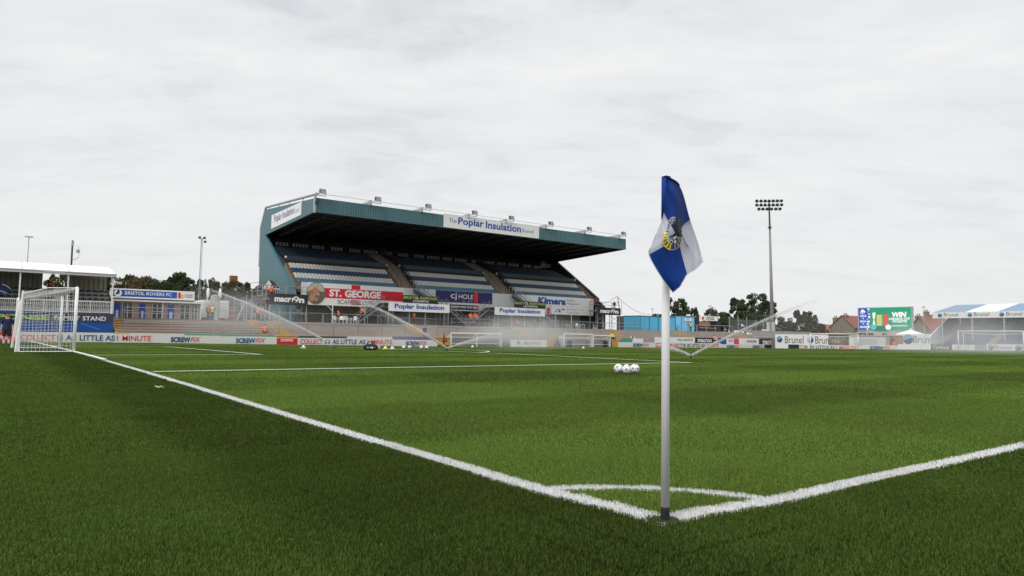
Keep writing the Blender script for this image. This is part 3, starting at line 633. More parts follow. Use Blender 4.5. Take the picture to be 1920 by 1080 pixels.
rb(1745.3, 1785, 'dark board with red end strip reading CJ HOLE left of the far goal', -.33, .56, base=mat('board_slate', (.06, .06, .09), .5, .1), texts=[('CJ', 1749, 1757, .2, .8, WHITE, .01), ('HOLE', 1759, 1779, .25, .75, WHITE, .02)], rects=[(1780, 1784.8, .01, .99, mat('dark_red_strip', (.30, .05, .08), .5, .1))])
rb(1785.3, 1827, 'white board with faint two-line lettering behind the far goal post', -.26, .58, base=WHITE, texts=[('AGENT FOR', 1790, 1820, .55, .82, LGREY, .01), ('THE CLUB', 1790, 1813, .18, .45, LGREY, .01)])
rb(1850, 1975, 'white board with round blue emblems repeated along it, at the right picture edge', -.16, .72, base=WHITE, texts=[('Brunel', 1865, 1897, .22, .85, TXTG, 0), ('Brunel', 1916, 1948, .22, .85, TXTG, 0)], discs=[(1858, .5, .42, 0), (1909, .5, .42, 0), (1960, .5, .42, 0)])
rb(1453.5, 1553, 'tall white hoarding with two round teal emblems beside the floodlight foot', -.78, 1.86, 108., WHITE, [('Brunel', 1472, 1507, .42, .88, TXTG, 0), ('Brunel', 1529, 1564, .42, .88, TXTG, 0)], (), [(1462, .66, .21, 0), (1520, .66, .21, 0)], 'hoarding', 'hoarding')
rb(1694, 1757, 'white hoarding with large round blue emblem under the white tent top', .2, 2.08, 112., WHITE, [('Brunel', 1713, 1754, .28, .86, TXTG, 0)], (), [(1703, .56, .40, 0)], 'hoarding', 'hoarding')

# ------------------------------------------------------------------ the main stand
XL, XR = 26.62, 78.0
ST = thing('football_stand', 'large covered stand with teal roof fascia and rows of blue and white seats', 'stand', (52.3, 82, 2.0))
prof = [(95.9, -1.2), (96.4, 15.25), (94.7, 17.75), (75.3, 16.50), (76.5, 14.93), (94.1, 14.2), (93.6, 13.6), (82.3, 6.3), (80.6, 4.6), (80.6, -1.2)]
profR = [(95.9, -1.2), (96.4, 15.25), (94.7, 17.75), (76.1, 16.45), (76.5, 14.93), (92.9, 14.25), (92.6, 13.95), (82.1, 6.95), (80.6, 5.9), (80.6, -1.2)]
b = MB(); b.prism(profR, 'x', XR-.25, XR); b.build('end_wall', mat('end_wall_shaded', (.035, .045, .055), .6, .15), ST)  # shade on the inner face is put into the wall's dark colour
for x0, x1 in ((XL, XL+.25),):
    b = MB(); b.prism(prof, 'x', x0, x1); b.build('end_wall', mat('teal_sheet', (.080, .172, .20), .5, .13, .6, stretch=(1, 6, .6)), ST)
b = MB(); b.prism([(82.3, 6.25), (82.3, 6.45), (93.5, 13.75), (94.0, 13.7)], 'x', XL-.03, XL+.28); b.build('raking_trim', TEALD, ST)
b = MB(); b.prism([(82.1, 6.9), (82.1, 7.35), (93.5, 14.75), (94.2, 14.4)], 'x', XR-.32, XR+.03); b.build('raking_trim', DGREY, ST)
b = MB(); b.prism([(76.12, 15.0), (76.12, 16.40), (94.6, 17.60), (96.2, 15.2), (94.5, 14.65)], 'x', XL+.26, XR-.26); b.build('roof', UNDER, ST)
b = MB()
for k in range(17):
    x = XL+1.6+3.02*k; b.prism([(76.4, 14.72), (76.4, 14.98), (94.3, 14.6), (94.3, 13.9)], 'x', x, x+.16)
for y in np.linspace(78, 93, 8): z = 15.0-(y-76)*.0215; b.box(XL+.3, XR-.3, y, y+.12, z-.16, z-.04)
b.build('roof_beam', mat('dark_steel', (.018, .019, .02), .6, .2), ST)
b = MB(); rib = []
x = XL+.02; k = 0
while x < XR-.02:
    yy = 76.0 if k % 4 in (0, 1) else 75.90
    rib.append((x, yy)); x += .08; k += 1
rib.append((XR-.02, 76.0))
for (xa, ya), (xb, yb) in zip(rib, rib[1:]): b.quad((xa, ya, 14.92), (xb, yb, 14.92), (xb, yb, 16.62), (xa, ya, 16.62))
b.quad((XL, 75.99, 16.62), (XR, 75.99, 16.62), (XR, 76.4, 16.60), (XL, 76.4, 16.60)); b.quad((XL, 76.12, 14.92), (XR, 76.12, 14.92), (XR, 75.98, 14.92), (XL, 75.98, 14.92))
b.build('fascia', TEAL, ST)
b = MB(); b.box(XL-.04, XL+.14, 75.86, 76.2, 14.85, 16.75); b.build('corner_post', GREY, ST)
b = MB(); b.tube((XL+.1, 94.6, 18.1), (XL+.1, 75.5, 17.0), .17, .17, 8); b.tube((XL+.1, 94.6, 18.1), (XL+.1, 96.6, 15.3), .17, .17, 8); b.tube((XL+.1, 96.6, 15.3), (XL+.1, 96.6, 10.), .15, .15, 8)
for y, z in ((93, 17.2), (89, 16.9), (85, 16.7), (80, 16.4), (75.7, 16.2)): b.tube((XL+.1, y, z+.2), (XL+.1, y, z+1.0-.3*(y > 84)), .05)
b.build('edge_channel', GREY, ST)
# cantilever arms poking over the fascia and the safety line
FLX = [602, 706, 801, 888, 957, 1031, 1103, 1167]
xs_ = [at(p, 395, 'y', 76)[0] for p in FLX]
for x in xs_[1:]:
    b = MB(); b.prism([(82, 16.75), (82, 17.0), (75.9, 17.12), (75.9, 16.78)], 'x', x-1.0, x-.82); b.box(x-1.03, x-.79, 75.64, 75.9, 16.6, 17.16); b.build('cantilever_arm', GREY, ST)
b = MB(); b.poly([(x-.9, 75.75, 17.10) for x in xs_]+[(XR, 75.75, 17.05)], .03, 5)
for x in xs_: b.tube((x-.9, 75.75, 16.6), (x-.9, 75.75, 17.12), .03, .03, 5)
b.build('safety_line', GREY, ST)
# seating deck
def deck(y0, z0, n, dy, dz): 
    P = []
    for i in range(n): P += [(y0+dy*i, z0+dz*i), (y0+dy*(i+1), z0+dz*i)]
    return P
RY, RZ = .478, .345
lower = deck(82.2, 7.02, 9, RY, RZ); UY, UZ = .55, .205; up = deck(82.2+9*RY+.02, 7.02+9*RZ+.1, 13, UY, UZ)
b = MB(); b.prism(lower+[(lower[-1][0], lower[-1][1]-1.2), (82.2, 6.2)], 'x', XL+.26, XR-.26); b.build('seating_deck', mat('deck_brown', (.20, .145, .105), .9, .25, 2), ST)
b = MB(); b.prism([(up[0][0]-.02, up[0][1]-.1)]+up+[(95.6, up[-1][1]), (95.6, up[-1][1]-.9), (up[0][0]-.02, up[0][1]-1.0)], 'x', XL+.26, XR-.26); b.build('upper_deck', mat('deck_shaded', (.035, .033, .034), .9, .25, 2), ST)  # shade under the roof is put into the upper deck's dark colour
BLK = [(27.15, 41.2), (43.4, 57.6), (60.3, 76.5)]
# aisle steps
for x0, x1 in ((41.3, 43.3), (57.7, 60.2)):
    b = MB()
    for i in range(42):
        y, z = (82.18+RY/2*i, 7.03+RZ/2*i) if i < 18 else (86.5+UY/2*(i-18), 10.22+UZ/2*(i-18)); b.box(x0, x1, y, y+RY/2, z-.1, z+.09)
    b.build('aisle_steps', mat('aisle_concrete', (.25, .195, .15), .9, .2, 2), ST)
for xh in (43.32, 60.24):
    b = MB(); P0 = (xh, 82.0, 7.0); P1 = (xh, 91.6, 13.95)
    for dz in (.3, .65, 1.0): b.tube((xh, 82.0, 7+dz), (xh, 87, 10.6+dz), .05, .05, 6); b.tube((xh, 87, 10.6+dz), (xh, 92, 12.4+dz), .05, .05, 6)
    for k in range(16): y = 82+10*k/15; z = np.interp(y, [82, 87, 92], [7, 10.6, 12.4]); b.tube((xh, y, z-.1), (xh, y, z+1.0), .04, .04, 5); b.box(xh-.02, xh+.02, y, y+.42, z+.1, z+.75)
    b.build('aisle_barrier', BLACK, ST)
for x0, x1 in ((xh, xh) for xh in (41.28, 57.66)): b = MB(); b.tube((x0, 82, 7.95), (x0, 86.4, 11.1), .03, .03, 5); [b.tube((x0, 82+1.45*k, 6.95+1.03*k), (x0, 82+1.45*k, 7.95+1.03*k), .03, .03, 5) for k in range(4)]; b.build('handrail', DGREY, ST)
NB = MB()
for x0, x1 in BLK: NB.box(x0-.1, x1+.1, 86.62, 86.72, 10.02, 10.78)
NB.build('walkway_barrier', mat('dark_teal_panel', (.025, .06, .085), .5, .1), ST)
b = MB()
for x0, x1 in BLK: b.box(x0-.25, x0+.0, 86.5, 86.60, 10.45, 10.72); b.box(x1-.05, x1+.2, 86.5, 86.60, 10.45, 10.72)
b.build('row_sign', WHITE, ST)
def seat_shape(b, x, y, z, mi=0):
    # moulded back with a rounded top and a tipped-up pan
    P = [(-.185, .06), (-.18, .32), (-.14, .40), (.14, .40), (.18, .32), (.185, .06)]
    b.add([(x+p, y+.36+.06*(q/.42), z+q) for p, q in P]+[(x+p, y+.40+.06*(q/.42), z+q) for p, q in P],
          [(0, 1, 2, 3, 4, 5), (11, 10, 9, 8, 7, 6)]+[(i, 6+i, 6+(i+1) % 6, (i+1) % 6) for i in range(6)], mi)
    b.add([(x-.18, y+.24, z+.06), (x+.18, y+.24, z+.06), (x+.17, y+.30, z+.36), (x-.17, y+.30, z+.36), (x-.18, y+.30, z+.05), (x+.18, y+.30, z+.05), (x+.17, y+.35, z+.35), (x-.17, y+.35, z+.35)],
          [(0, 1, 2, 3), (7, 6, 5, 4), (0, 4, 5, 1), (3, 2, 6, 7), (1, 5, 6, 2), (0, 3, 7, 4)], mi)
rest = MB(); indiv = []
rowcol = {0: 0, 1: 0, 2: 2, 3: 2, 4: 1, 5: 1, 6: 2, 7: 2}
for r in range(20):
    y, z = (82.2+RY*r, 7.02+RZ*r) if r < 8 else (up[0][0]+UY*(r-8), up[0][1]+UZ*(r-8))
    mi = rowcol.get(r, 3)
    for bi, (x0, x1) in enumerate(BLK):
        n = int((x1-x0)/.455)
        if r > 17 and bi != 9: continue
        for k in range(n):
            x = x0+.25+.455*k
            if bi == 2 and r < 8 and x > 76.4-.0*r: continue
            if bi == 0 and r < 4 and len(indiv) < 100 and k < 25: indiv.append((x, y, z, mi))
            else: seat_shape(rest, x, y, z, mi)
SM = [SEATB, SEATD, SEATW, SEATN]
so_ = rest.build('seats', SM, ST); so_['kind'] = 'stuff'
protos = {}
for x, y, z, mi in indiv:
    if mi not in protos:
        b = MB(); seat_shape(b, 0, 0, 0); o = b.build('seat', SM[mi], ST, loc=(0, 0, 0)); protos[mi] = o
    else: o = protos[mi].copy(); COL.objects.link(o)
    o.parent = ST; o.location = (x-52.3, y-82, z-2.0)
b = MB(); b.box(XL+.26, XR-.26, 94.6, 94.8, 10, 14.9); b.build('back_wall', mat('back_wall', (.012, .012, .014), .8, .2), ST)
b = MB(); x = 27.7; g0 = 0; WP = mat('pale_pane', (.30, .30, .29), .5, .3)
while x < 75.5:
    g = int((x-27.7)/2.7); u = (x-27.7) % 5.4
    if g != g0 and b.v: b.build('window', WP, ST); b = MB(); g0 = g
    if .2 < u < 4.9 and not (2.0 < u < 2.6): b.box(x, x+.30, 94.3, 94.36, 12.95, 13.42)
    x += .47
if b.v: b.build('window', WP, ST)
b = MB(); b.box(75.3, 77.6, 94.2, 94.5, 13.2, 14.75); b.build('control_window', mat('grey_pane', (.22, .25, .27), .3, .2), ST)
b = MB(); b.box(27.6, 76.6, 82.0, 82.19, 4.35, 7.15); b.build('front_wall', mat('front_wall', (.66, .66, .65), .6, .08, 1), ST)
b = MB(); b.box(XL+.26, XR-.26, 86.5, 86.7, 1.9, 7.2); b.box(27.6, 76.6, 82.2, 86.5, 4.5, 4.7); b.build('recess_wall', BRICKD, ST)
for x in (31.6, 36.0, 66.0, 68.3, 71.6):
    b = MB(); b.tube((x, 81.8, 2.0), (x, 81.8, 4.4), .08, .08, 8)
    if x < 68: b.tube((x-.8, 81.8, 4.38), (x, 81.8, 3.7), .05, .05, 6)
    b.build('column', OFFW, ST)
for k, x in enumerate(xs_):
    t = thing('floodlight', ['dark square floodlight at the raised left corner of the stand roof', 'floodlight on the roof edge, second from the left corner', 'floodlight on the roof edge just left of the white fascia sign', 'floodlight above the word Poplar on the roof edge', 'floodlight above the word Insulation on the roof edge', 'floodlight on the roof edge just right of the white fascia sign', 'floodlight on the roof edge, second from the right end', 'floodlight at the right tip of the stand roof'][k], 'floodlight', (x, 75.8, 17.0), 'floodlights along the stand roof')
    b = MB(); b.add([(x-.36, 75.45, 17.13), (x+.36, 75.45, 17.13), (x+.36, 75.62, 17.68), (x-.36, 75.62, 17.68), (x-.30, 75.9, 17.23), (x+.30, 75.9, 17.23), (x+.30, 76.0, 17.64), (x-.30, 76.0, 17.64)], [(0, 1, 2, 3), (7, 6, 5, 4), (0, 4, 5, 1), (3, 2, 6, 7), (1, 5, 6, 2), (0, 3, 7, 4)]); b.build('lamp_housing', DGREY, t)
    b = MB(); b.quad((x-.31, 75.44, 17.18), (x+.31, 75.44, 17.18), (x+.31, 75.59, 17.64), (x-.31, 75.59, 17.64)); b.build('lamp_glass', mat('lamp_glass', (.25, .26, .27), .15, .1), t)
    b = MB(); b.tube((x-.4, 75.75, 16.88), (x-.4, 75.75, 17.43), .03); b.tube((x+.4, 75.75, 16.88), (x+.4, 75.75, 17.43), .03); b.tube((x-.9, 75.75, 16.90), (x+.4, 75.75, 16.90), .04); b.build('bracket', GALV, t)
# signs on the stand
def ysign(name, lab, px0, px1, Y, z0, z1, base, texts=(), rects=(), discs=(), th=.06, py=560, cat='sign'):
    x0, x1 = at(px0, py, 'y', Y)[0], at(px1, py, 'y', Y)[0]; w = x1-x0; c = lambda p: (at(p, py, 'y', Y)[0]-x0)/w
    return sign(name, lab, fy(x0, Y, z0), w, z1-z0, base, cat, [(c(q[0]), c(q[1]))+tuple(q[2:]) for q in rects], [(q[0], c(q[1]), c(q[2]))+tuple(q[3:]) for q in texts], [(c(q[0]),)+tuple(q[1:]) for q in discs], th)
ysign('fascia_sign', 'long white fascia sign reading The Poplar Insulation Stand', 832, 1011, 75.86, 14.98, 16.78, WHITE, [('The', 842, 856, .42, .72, TXTG, -.012), ('Poplar', 859, 907, .20, .86, TXTB, .022), ('Insulation', 911, 977, .30, .86, TXTB, .022), ('Stand', 979, 1000, .36, .64, TXTG, -.012)], py=412)
# sign on the left end wall: plane x = XL, seen from the left; right = -y
F = Face((XL-.03, 91.55, 14.72), (0, -1, 0), (0, 0, 1)); t = thing('end_wall_sign', 'slanted white sign reading Poplar Insulation on the teal end wall', 'sign', (XL, 85.8, 15))
def shear_pts(b, pts, d, mi=0): b.add([F(a, c, d) for a, c in pts], [tuple(range(len(pts)))], mi)
b = MB(); Q = [(0, 0), (11.4, .40), (11.4, 2.02), (0, 1.92)]; shear_pts(b, [(0, 0), (11.4, .42), (11.4, 2.02), (0, 1.85)], .02); b.build('panel', WHITE, t)
b = MB(); v, f = text2d('Poplar Insulation', .0); szx, szy = v.max(0); b.add([F(1.2+7.6*p[0]/szx, .42+.025*(1.2+7.6*p[0]/szx)+1.25*p[1]/szy, .04) for p in v], f); b.build('lettering', mat('lettering_violet_blue', lin('#5558a8'), .5, .05), t)
b = MB(); v, f = text2d('Stand', -.01); szx, szy = v.max(0); b.add([F(9.0+1.7*p[0]/szx, .92+.6*p[1]/szy, .04) for p in v], f); b.build('lettering', LGREY, t)
YB = 81.93
sg = ysign('banner', 'banner with red band reading ST. GEORGE SCAFFOLDING and a round picture at its left end', 577, 757.5, YB, 4.4, 7.16, WHITE, [('ST.', 617, 640, .40, .74, WHITE, .05), ('GEORGE', 646, 714, .40, .74, WHITE, .05), ('SCAFFOLDING', 633, 698, .08, .27, TXTG, .0)], [(600, 755.5, .33, .78, RED), (658.5, 675, .79, .985, RED), (658.5, 675, .05, .315, mat('faded_red', (.62, .30, .32), .6, .1))], py=560)
F = fy(at(592, 560, 'y', YB)[0], YB, 5.82); b = MB()
disc_on(b, F, 0, 0, 1.22, 1.36, .035, 0, 36); disc_on(b, F, 0, 0, 1.15, 1.29, .042, 1, 36); rr_ = random.Random(5)
def blob(cx, cz, r, mi, d, n=9):
    P = [(cx+r*rr_.uniform(.5, 1.1)*cos(2*pi*i/n), cz+r*rr_.uniform(.5, 1.1)*sin(2*pi*i/n)) for i in range(n)]; b.add([F(x, z, d) for x, z in P], [tuple(range(n))], mi)
b.add([F(1.14*cos(a), 1.28*sin(a), .046) for a in np.linspace(radians(172), radians(372), 20)], [tuple(range(20))], 2)
for cx, cz, r, mi in ((-.3, .1, .62, 3), (-.55, -.5, .5, 4), (.15, .25, .35, 5), (.0, -.75, .35, 3), (.5, -.5, .4, 2), (-.15, .6, .28, 5), (.35, -.2, .28, 1), (-.6, .1, .3, 5), (-.2, -.25, .22, 1)): blob(cx, cz, r, mi, .05+.002*abs(cx))
b.build('roundel', [mat('roundel_edge', (.12, .13, .10), .6, .1), mat('roundel_sand', (.50, .46, .33), .6, .2, 3), mat('roundel_dark', (.14, .125, .10), .6, .3, 4), mat('roundel_orange', (.52, .22, .12), .6, .25, 4), mat('roundel_ochre', (.48, .27, .13), .6, .25, 4), mat('roundel_brown', (.33, .16, .11), .6, .25, 4)], sg)
ysign('banner', 'dark blue banner with thin white lettering reading cj HOLE', 817, 923, YB, 5.52, 7.12, NAVY, [('cj', 845, 856, .18, .88, WHITE, .0), ('HOLE', 860, 887, .34, .76, WHITE, .0), ('SALES', 867, 872, .1, .18, WHITE, 0), ('LETTINGS', 877, 886, .1, .18, WHITE, 0)], [(889, 896, .03, .99, RED)])
ysign('banner', 'narrow dark sign with red end reading AGENT FOR THE GAS', 844, 897, YB, 4.52, 5.22, mat('board_slate2', lin('#2b2d45'), .5, .08), [('AGENT FOR THE GAS', 845.5, 895, .34, .74, WHITE, .03)], [(889, 896.5, .03, .97, RED)])
ysign('banner', 'white banner with large blue lettering reading Kimera on the stand front', 976, 1107, YB, 5.72, 7.18, WHITE, [('Kimera', 1008, 1061, .12, .88, TXTB, .05, .12), ('Facilities', 1063, 1077, .55, .80, TXTG, -.005), ('Management', 1063, 1086, .15, .42, TXTG, -.005)])
hb = ysign('banner', 'pale banner with blue and red logo and faint grey lettering below the Kimera one', 1034, 1107, YB, 4.42, 5.66, WHITE, [('Building Services', 1062, 1095, .52, .82, LGREY, 0), ('Contractors', 1062, 1086, .14, .42, LGREY, 0)], [(1040, 1053, .26, .34, TXTB), (1042, 1050, .55, .64, TXTB), (1048, 1051, .34, .60, TXTB), (1052, 1059, .62, .74, TXTR), (1055, 1058, .50, .62, TXTR)])
ysign('banner', 'small red sign hanging beside the stair right of the second gantry', 1026.5, 1031.5, 80.4, 4.35, 5.3, RED)

# ------------------------------------------------------------------ far side terrace
TX0, TX1 = 6.6, 134.
TR = thing('terrace', 'long pinkish concrete standing terrace with yellow stepped gangways', 'terrace', (50, 75, 0))
P = [(71.95, -1.5), (71.95, .55)]
for i in range(6): P += [(72.6+.8*i, .55+.26*i), (72.6+.8*i, .55+.26*(i+1))]
P += [(92, 2.11), (92, -1.5)]
b = MB(); b.prism(P, 'x', TX0, TX1); b.build('concrete_steps', CONC, TR)
b = MB(); b.box(-40, 110, 71.62, 71.93, -1.5, .52); b.build('perimeter_wall', CONCG, TR)
b = MB()
for x in np.arange(7.2, 21, .01)[:1]: pass
for i in range(6): b.box(6.8, 21.2, 72.58+.8*i, 72.62+.8*i, .72+.26*i, .80+.26*i)
b.build('step_edge', mat('brown_step_edge', (.22, .13, .10), .9, .2, 3), TR)
for px0, px1 in ((213, 229), (478, 500), (513, 538), (775, 797), (975, 997), (1150, 1172), (1281, 1299), (1390, 1404)):
    x0, x1 = at(px0, 615, 'y', 74)[0], at(px1, 615, 'y', 74)[0]; b = MB(); n = 8
    P = [(71.9, .3)]
    for i in range(n): P += [(71.95+.66*i, .40+.235*(i+.5)), (71.95+.66*(i+1), .40+.235*(i+.5))]
    P += [(77.2, .3)]
    b.prism(P, 'x', x0, x1); g = b.build('gangway', CONCG, TR); b = MB()
    for i in range(n): b.box(x0-.01, x1+.01, 71.93+.66*i, 72.13+.66*i, .37+.235*(i+.5)-.06, .41+.235*(i+.5))
    b.build('step_nosing', YEL, g)
# rails along the top and front of the terrace
def railing(lab, xa, xb, y, z, h, step, m, rails=(1.,), r=.03, group='railings on the terrace', y1=None):
    t = thing('railing', lab, 'railing', ((xa+xb)/2, y, z), group); n = max(1, round((xb-xa)/step)); y1 = y if y1 is None else y1
    for i in range(n+1):
        x = xa+(xb-xa)*i/n; yy = y+(y1-y)*i/n; b = MB(); b.tube((x, yy, z-.1), (x, yy, z+h), r, r, 6); b.build('post', m, t)
    for q in rails: b = MB(); b.tube((xa, y, z+h*q), (xb, y1, z+h*q), r*.9, r*.9, 6); b.build('rail', m, t)
    return t
def X7(px, Y=77.2): return at(px, 605, 'y', Y)[0]
railing('grey rail along the top of the horizontal brown steps before the brick clubhouse', X7(232), X7(372), 77.2, 2.1, 1.1, 3.4, GALV, (1., .5))
railing('grey rail before the white satellite vans', X7(374), X7(470), 77.2, 2.1, 1.1, 2.6, GALV, (1., .5))
railing('grey rail under the black sign of the scaffold tower', X7(512), X7(604), 77.2, 2.1, 1.1, 2., GALV)
railing('grey rail in front of the white plastic chairs', X7(606), X7(728), 77.2, 2.1, 1.1, 1.5, GALV, (1.,))
railing('rail beside the two stewards between the gantry stairs', X7(846), X7(925), 77.2, 2.1, 1.0, 2.2, GALV, (1., .5))
railing('dark rail behind the white plastic table right of the gantries', X7(1024), X7(1112), 77.2, 2.1, 1.1, 1.1, GALV)
railing('grey rail under the right black sign', X7(1113), X7(1170), 77.2, 2.1, 1.1, 2., GALV, (1., .5))
railing('grey rail before the light blue containers', X7(1172), X7(1306), 77.2, 2.1, 1.2, 2.8, GALV, (1., .5))
railing('grey rail before the dark food kiosk', X7(1307), X7(1374), 77.2, 2.1, 1.2, 2.6, GALV, (1., .06), .045)
railing('thin brown rail at the front of the terrace under the banner with red band', X7(525, 72.6), X7(760, 72.6), 72.6, .5, 1.3, 3., mat('brown_steel', (.15, .11, .09), .6, .2), (1.,), .025, 'railings at the terrace front')
railing('thin rail at the front of the brown horizontal steps', X7(235, 72.6), X7(476, 72.6), 72.6, .5, 1.25, 3.4, GALV, (1.,), .025, 'railings at the terrace front')
railing('dark rail at the terrace front behind the larger dugout', X7(820, 72.6), X7(960, 72.6), 72.6, .5, 1.3, 3., mat('brown_steel', (.15, .11, .09), .6, .2), (1.,), .03, 'railings at the terrace front')
railing('dark rail at the terrace front behind the smaller dugouts', X7(1000, 72.6), X7(1150, 72.6), 72.6, .5, 1.3, 2.4, mat('brown_steel', (.15, .11, .09), .6, .2), (1.,), .03, 'railings at the terrace front')
# orange gates in the perimeter wall
for px0, px1, lab in ((214, 242, 'orange gate at the foot of the steps beside the blue stand'), (512, 556, 'orange gate at the foot of the double yellow gangway'), (812, 842, 'orange gate beside the steward with the red bag'), (1025, 1037, 'orange gate right of the KELLYBROS board'), (1148, 1160, 'orange gate below the yellow-jacketed seated person')):
    x0, x1 = wx(px0, 71.3), wx(px1, 71.3); t = thing('gate', lab, 'gate', ((x0+x1)/2, 71.3, 0), 'orange gates in the perimeter wall')
    zl, zh = (-.4, .62) if px0 < 1000 else (-.6, .55)
    b = MB(); b.box(x0, x1, 71.28, 71.34, zl, zh); b.build('gate_panel', mat('gate_orange', (.62, .33, .07), .6, .2, 2), t)
    b = MB(); b.box(x0, x1, 71.22, 71.277, zh-.12, zh-.04); b.box(x0, x1, 71.22, 71.277, zl+.05, zl+.12); b.build('gate_rail', YEL, t)

# ------------------------------------------------------------------ dugouts
POLY = plain('clear_sheet', lambda t, b: None)
def glassy(t, b):
    b.inputs['Base Color'].default_value = (.75, .78, .80, 1); b.inputs['Roughness'].default_value = .15; b.inputs['Alpha'].default_value = .38
glassy(POLY.node_tree, POLY.node_tree.nodes['Principled BSDF'])
def dugout(lab, px0, px1, zt, nb=2):
    y0, y1 = 70.9, 72.0; x0, x1 = wx(px0, y0), wx(px1, y0); zb = gz((x0+x1)/2, y0)-.02
    t = thing('dugout', lab, 'dugout', ((x0+x1)/2, y0, zb), 'team dugouts on the far touchline'); w = (x1-x0)/nb
    b = MB()
    for k in range(nb+1):
        x = x0+w*k
        b.tube((x, y0, zb), (x, y0, zt), .06, .06, 8); b.tube((x, y1, zb), (x, y1, zt-.5), .04, .04, 8); b.tube((x, y0, zt), (x, y1, zt-.5), .05, .05, 6)
    b.box(x0-.05, x1+.05, y0-.06, y0+.06, zt-.07, zt+.11); b.tube((x0, y1, zt-.5), (x1, y1, zt-.5), .04); b.tube((x0, y0+.05, zb+.45), (x1, y0+.05, zb+.45), .02)
    b.build('frame', WHITE, t)
    b = MB(); b.quad((x0, y0, zt), (x1, y0, zt), (x1, y1, zt-.5), (x0, y1, zt-.5)); b.quad((x0, y1, zb), (x1, y1, zb), (x1, y1, zt-.5), (x0, y1, zt-.5))
    for x in (x0, x1): b.quad((x, y0, zb), (x, y1, zb), (x, y1, zt-.5), (x, y0, zt))
    b.build('clear_panel', POLY, t)
    b = MB(); b.box(x0+.1, x1-.1, y1-.5, y1-.15, zb+.36, zb+.42); b.box(x0+.1, x1-.1, y1-.15, y1-.1, zb+.5, zb+.85); b.build('bench', OFFW, t)
    b = MB(); b.box(x0+.02, x1-.02, y1-.06, y1-.03, zb, zb+.95); b.build('back_board', mat('pale_board', (.52, .52, .52), .6, .1), t)
    return t
dugout('largest far dugout with white frame, two bays wide, behind the sprinkler', 846, 940, 1.12)
dugout('middle far dugout with white frame beside a steward in orange', 1058, 1110, 1.26, 1)
dugout('smallest far dugout with white frame next to the orange gate', 1112.5, 1144, 1.12, 1)

# ------------------------------------------------------------------ gantries with stairs under the stand front
def lattice(b, x, y, z0, z1, w=.7):
    for dx in (0, w): b.tube((x+dx, y, z0), (x+dx, y, z1), .055, .055, 6)
    n = 3
    for k in range(n):
        za, zb = z0+(z1-z0)*k/n, z0+(z1-z0)*(k+1)/n; b.tube((x, y, za), (x+w, y, zb), .025, .025, 5); b.tube((x+w, y, za), (x, y, zb), .025, .025, 5)
def flight(t, x0, z0, x1, z1, y, w=1.2):
    """stair from (x0, z0) up to (x1, z1) along x"""
    n = int(abs(z1-z0)/.2); b = MB(); m = MB(); r = MB()
    for k in range(n): x = x0+(x1-x0)*(k+.5)/n; z = z0+(z1-z0)*(k+1)/n; b.box(x-.16, x+.16, y, y+w, z-.05, z)
    for yy in (y, y+w): m.add([(x0, yy-.03, z0-.05), (x1, yy-.03, z1-.25), (x1, yy-.03, z1+.08), (x0, yy-.03, z0+.25), (x0, yy+.03, z0-.05), (x1, yy+.03, z1-.25), (x1, yy+.03, z1+.08), (x0, yy+.03, z0+.25)], [(0, 1, 2, 3), (7, 6, 5, 4), (0, 4, 5, 1), (2, 6, 7, 3), (1, 5, 6, 2), (0, 3, 7, 4)])
    for yy in (y, y+w):
        for dz in (.55, 1.05): r.tube((x0, yy, z0+dz), (x1, yy, z1+dz), .03, .03, 6)
        for k in range(5): x = x0+(x1-x0)*k/4; z = z0+(z1-z0)*k/4; r.tube((x, yy, z), (x, yy, z+1.05), .03, .03, 6)
    b.build('tread', DGREY, t); m.build('stringer', mat('stair_steel', (.17, .175, .18), .5, .2), t); r.build('handrail', GALV, t)
GA = [(729, 843, 755, 821, 'left', ), (928, 1022, 964, 1023, 'right')]
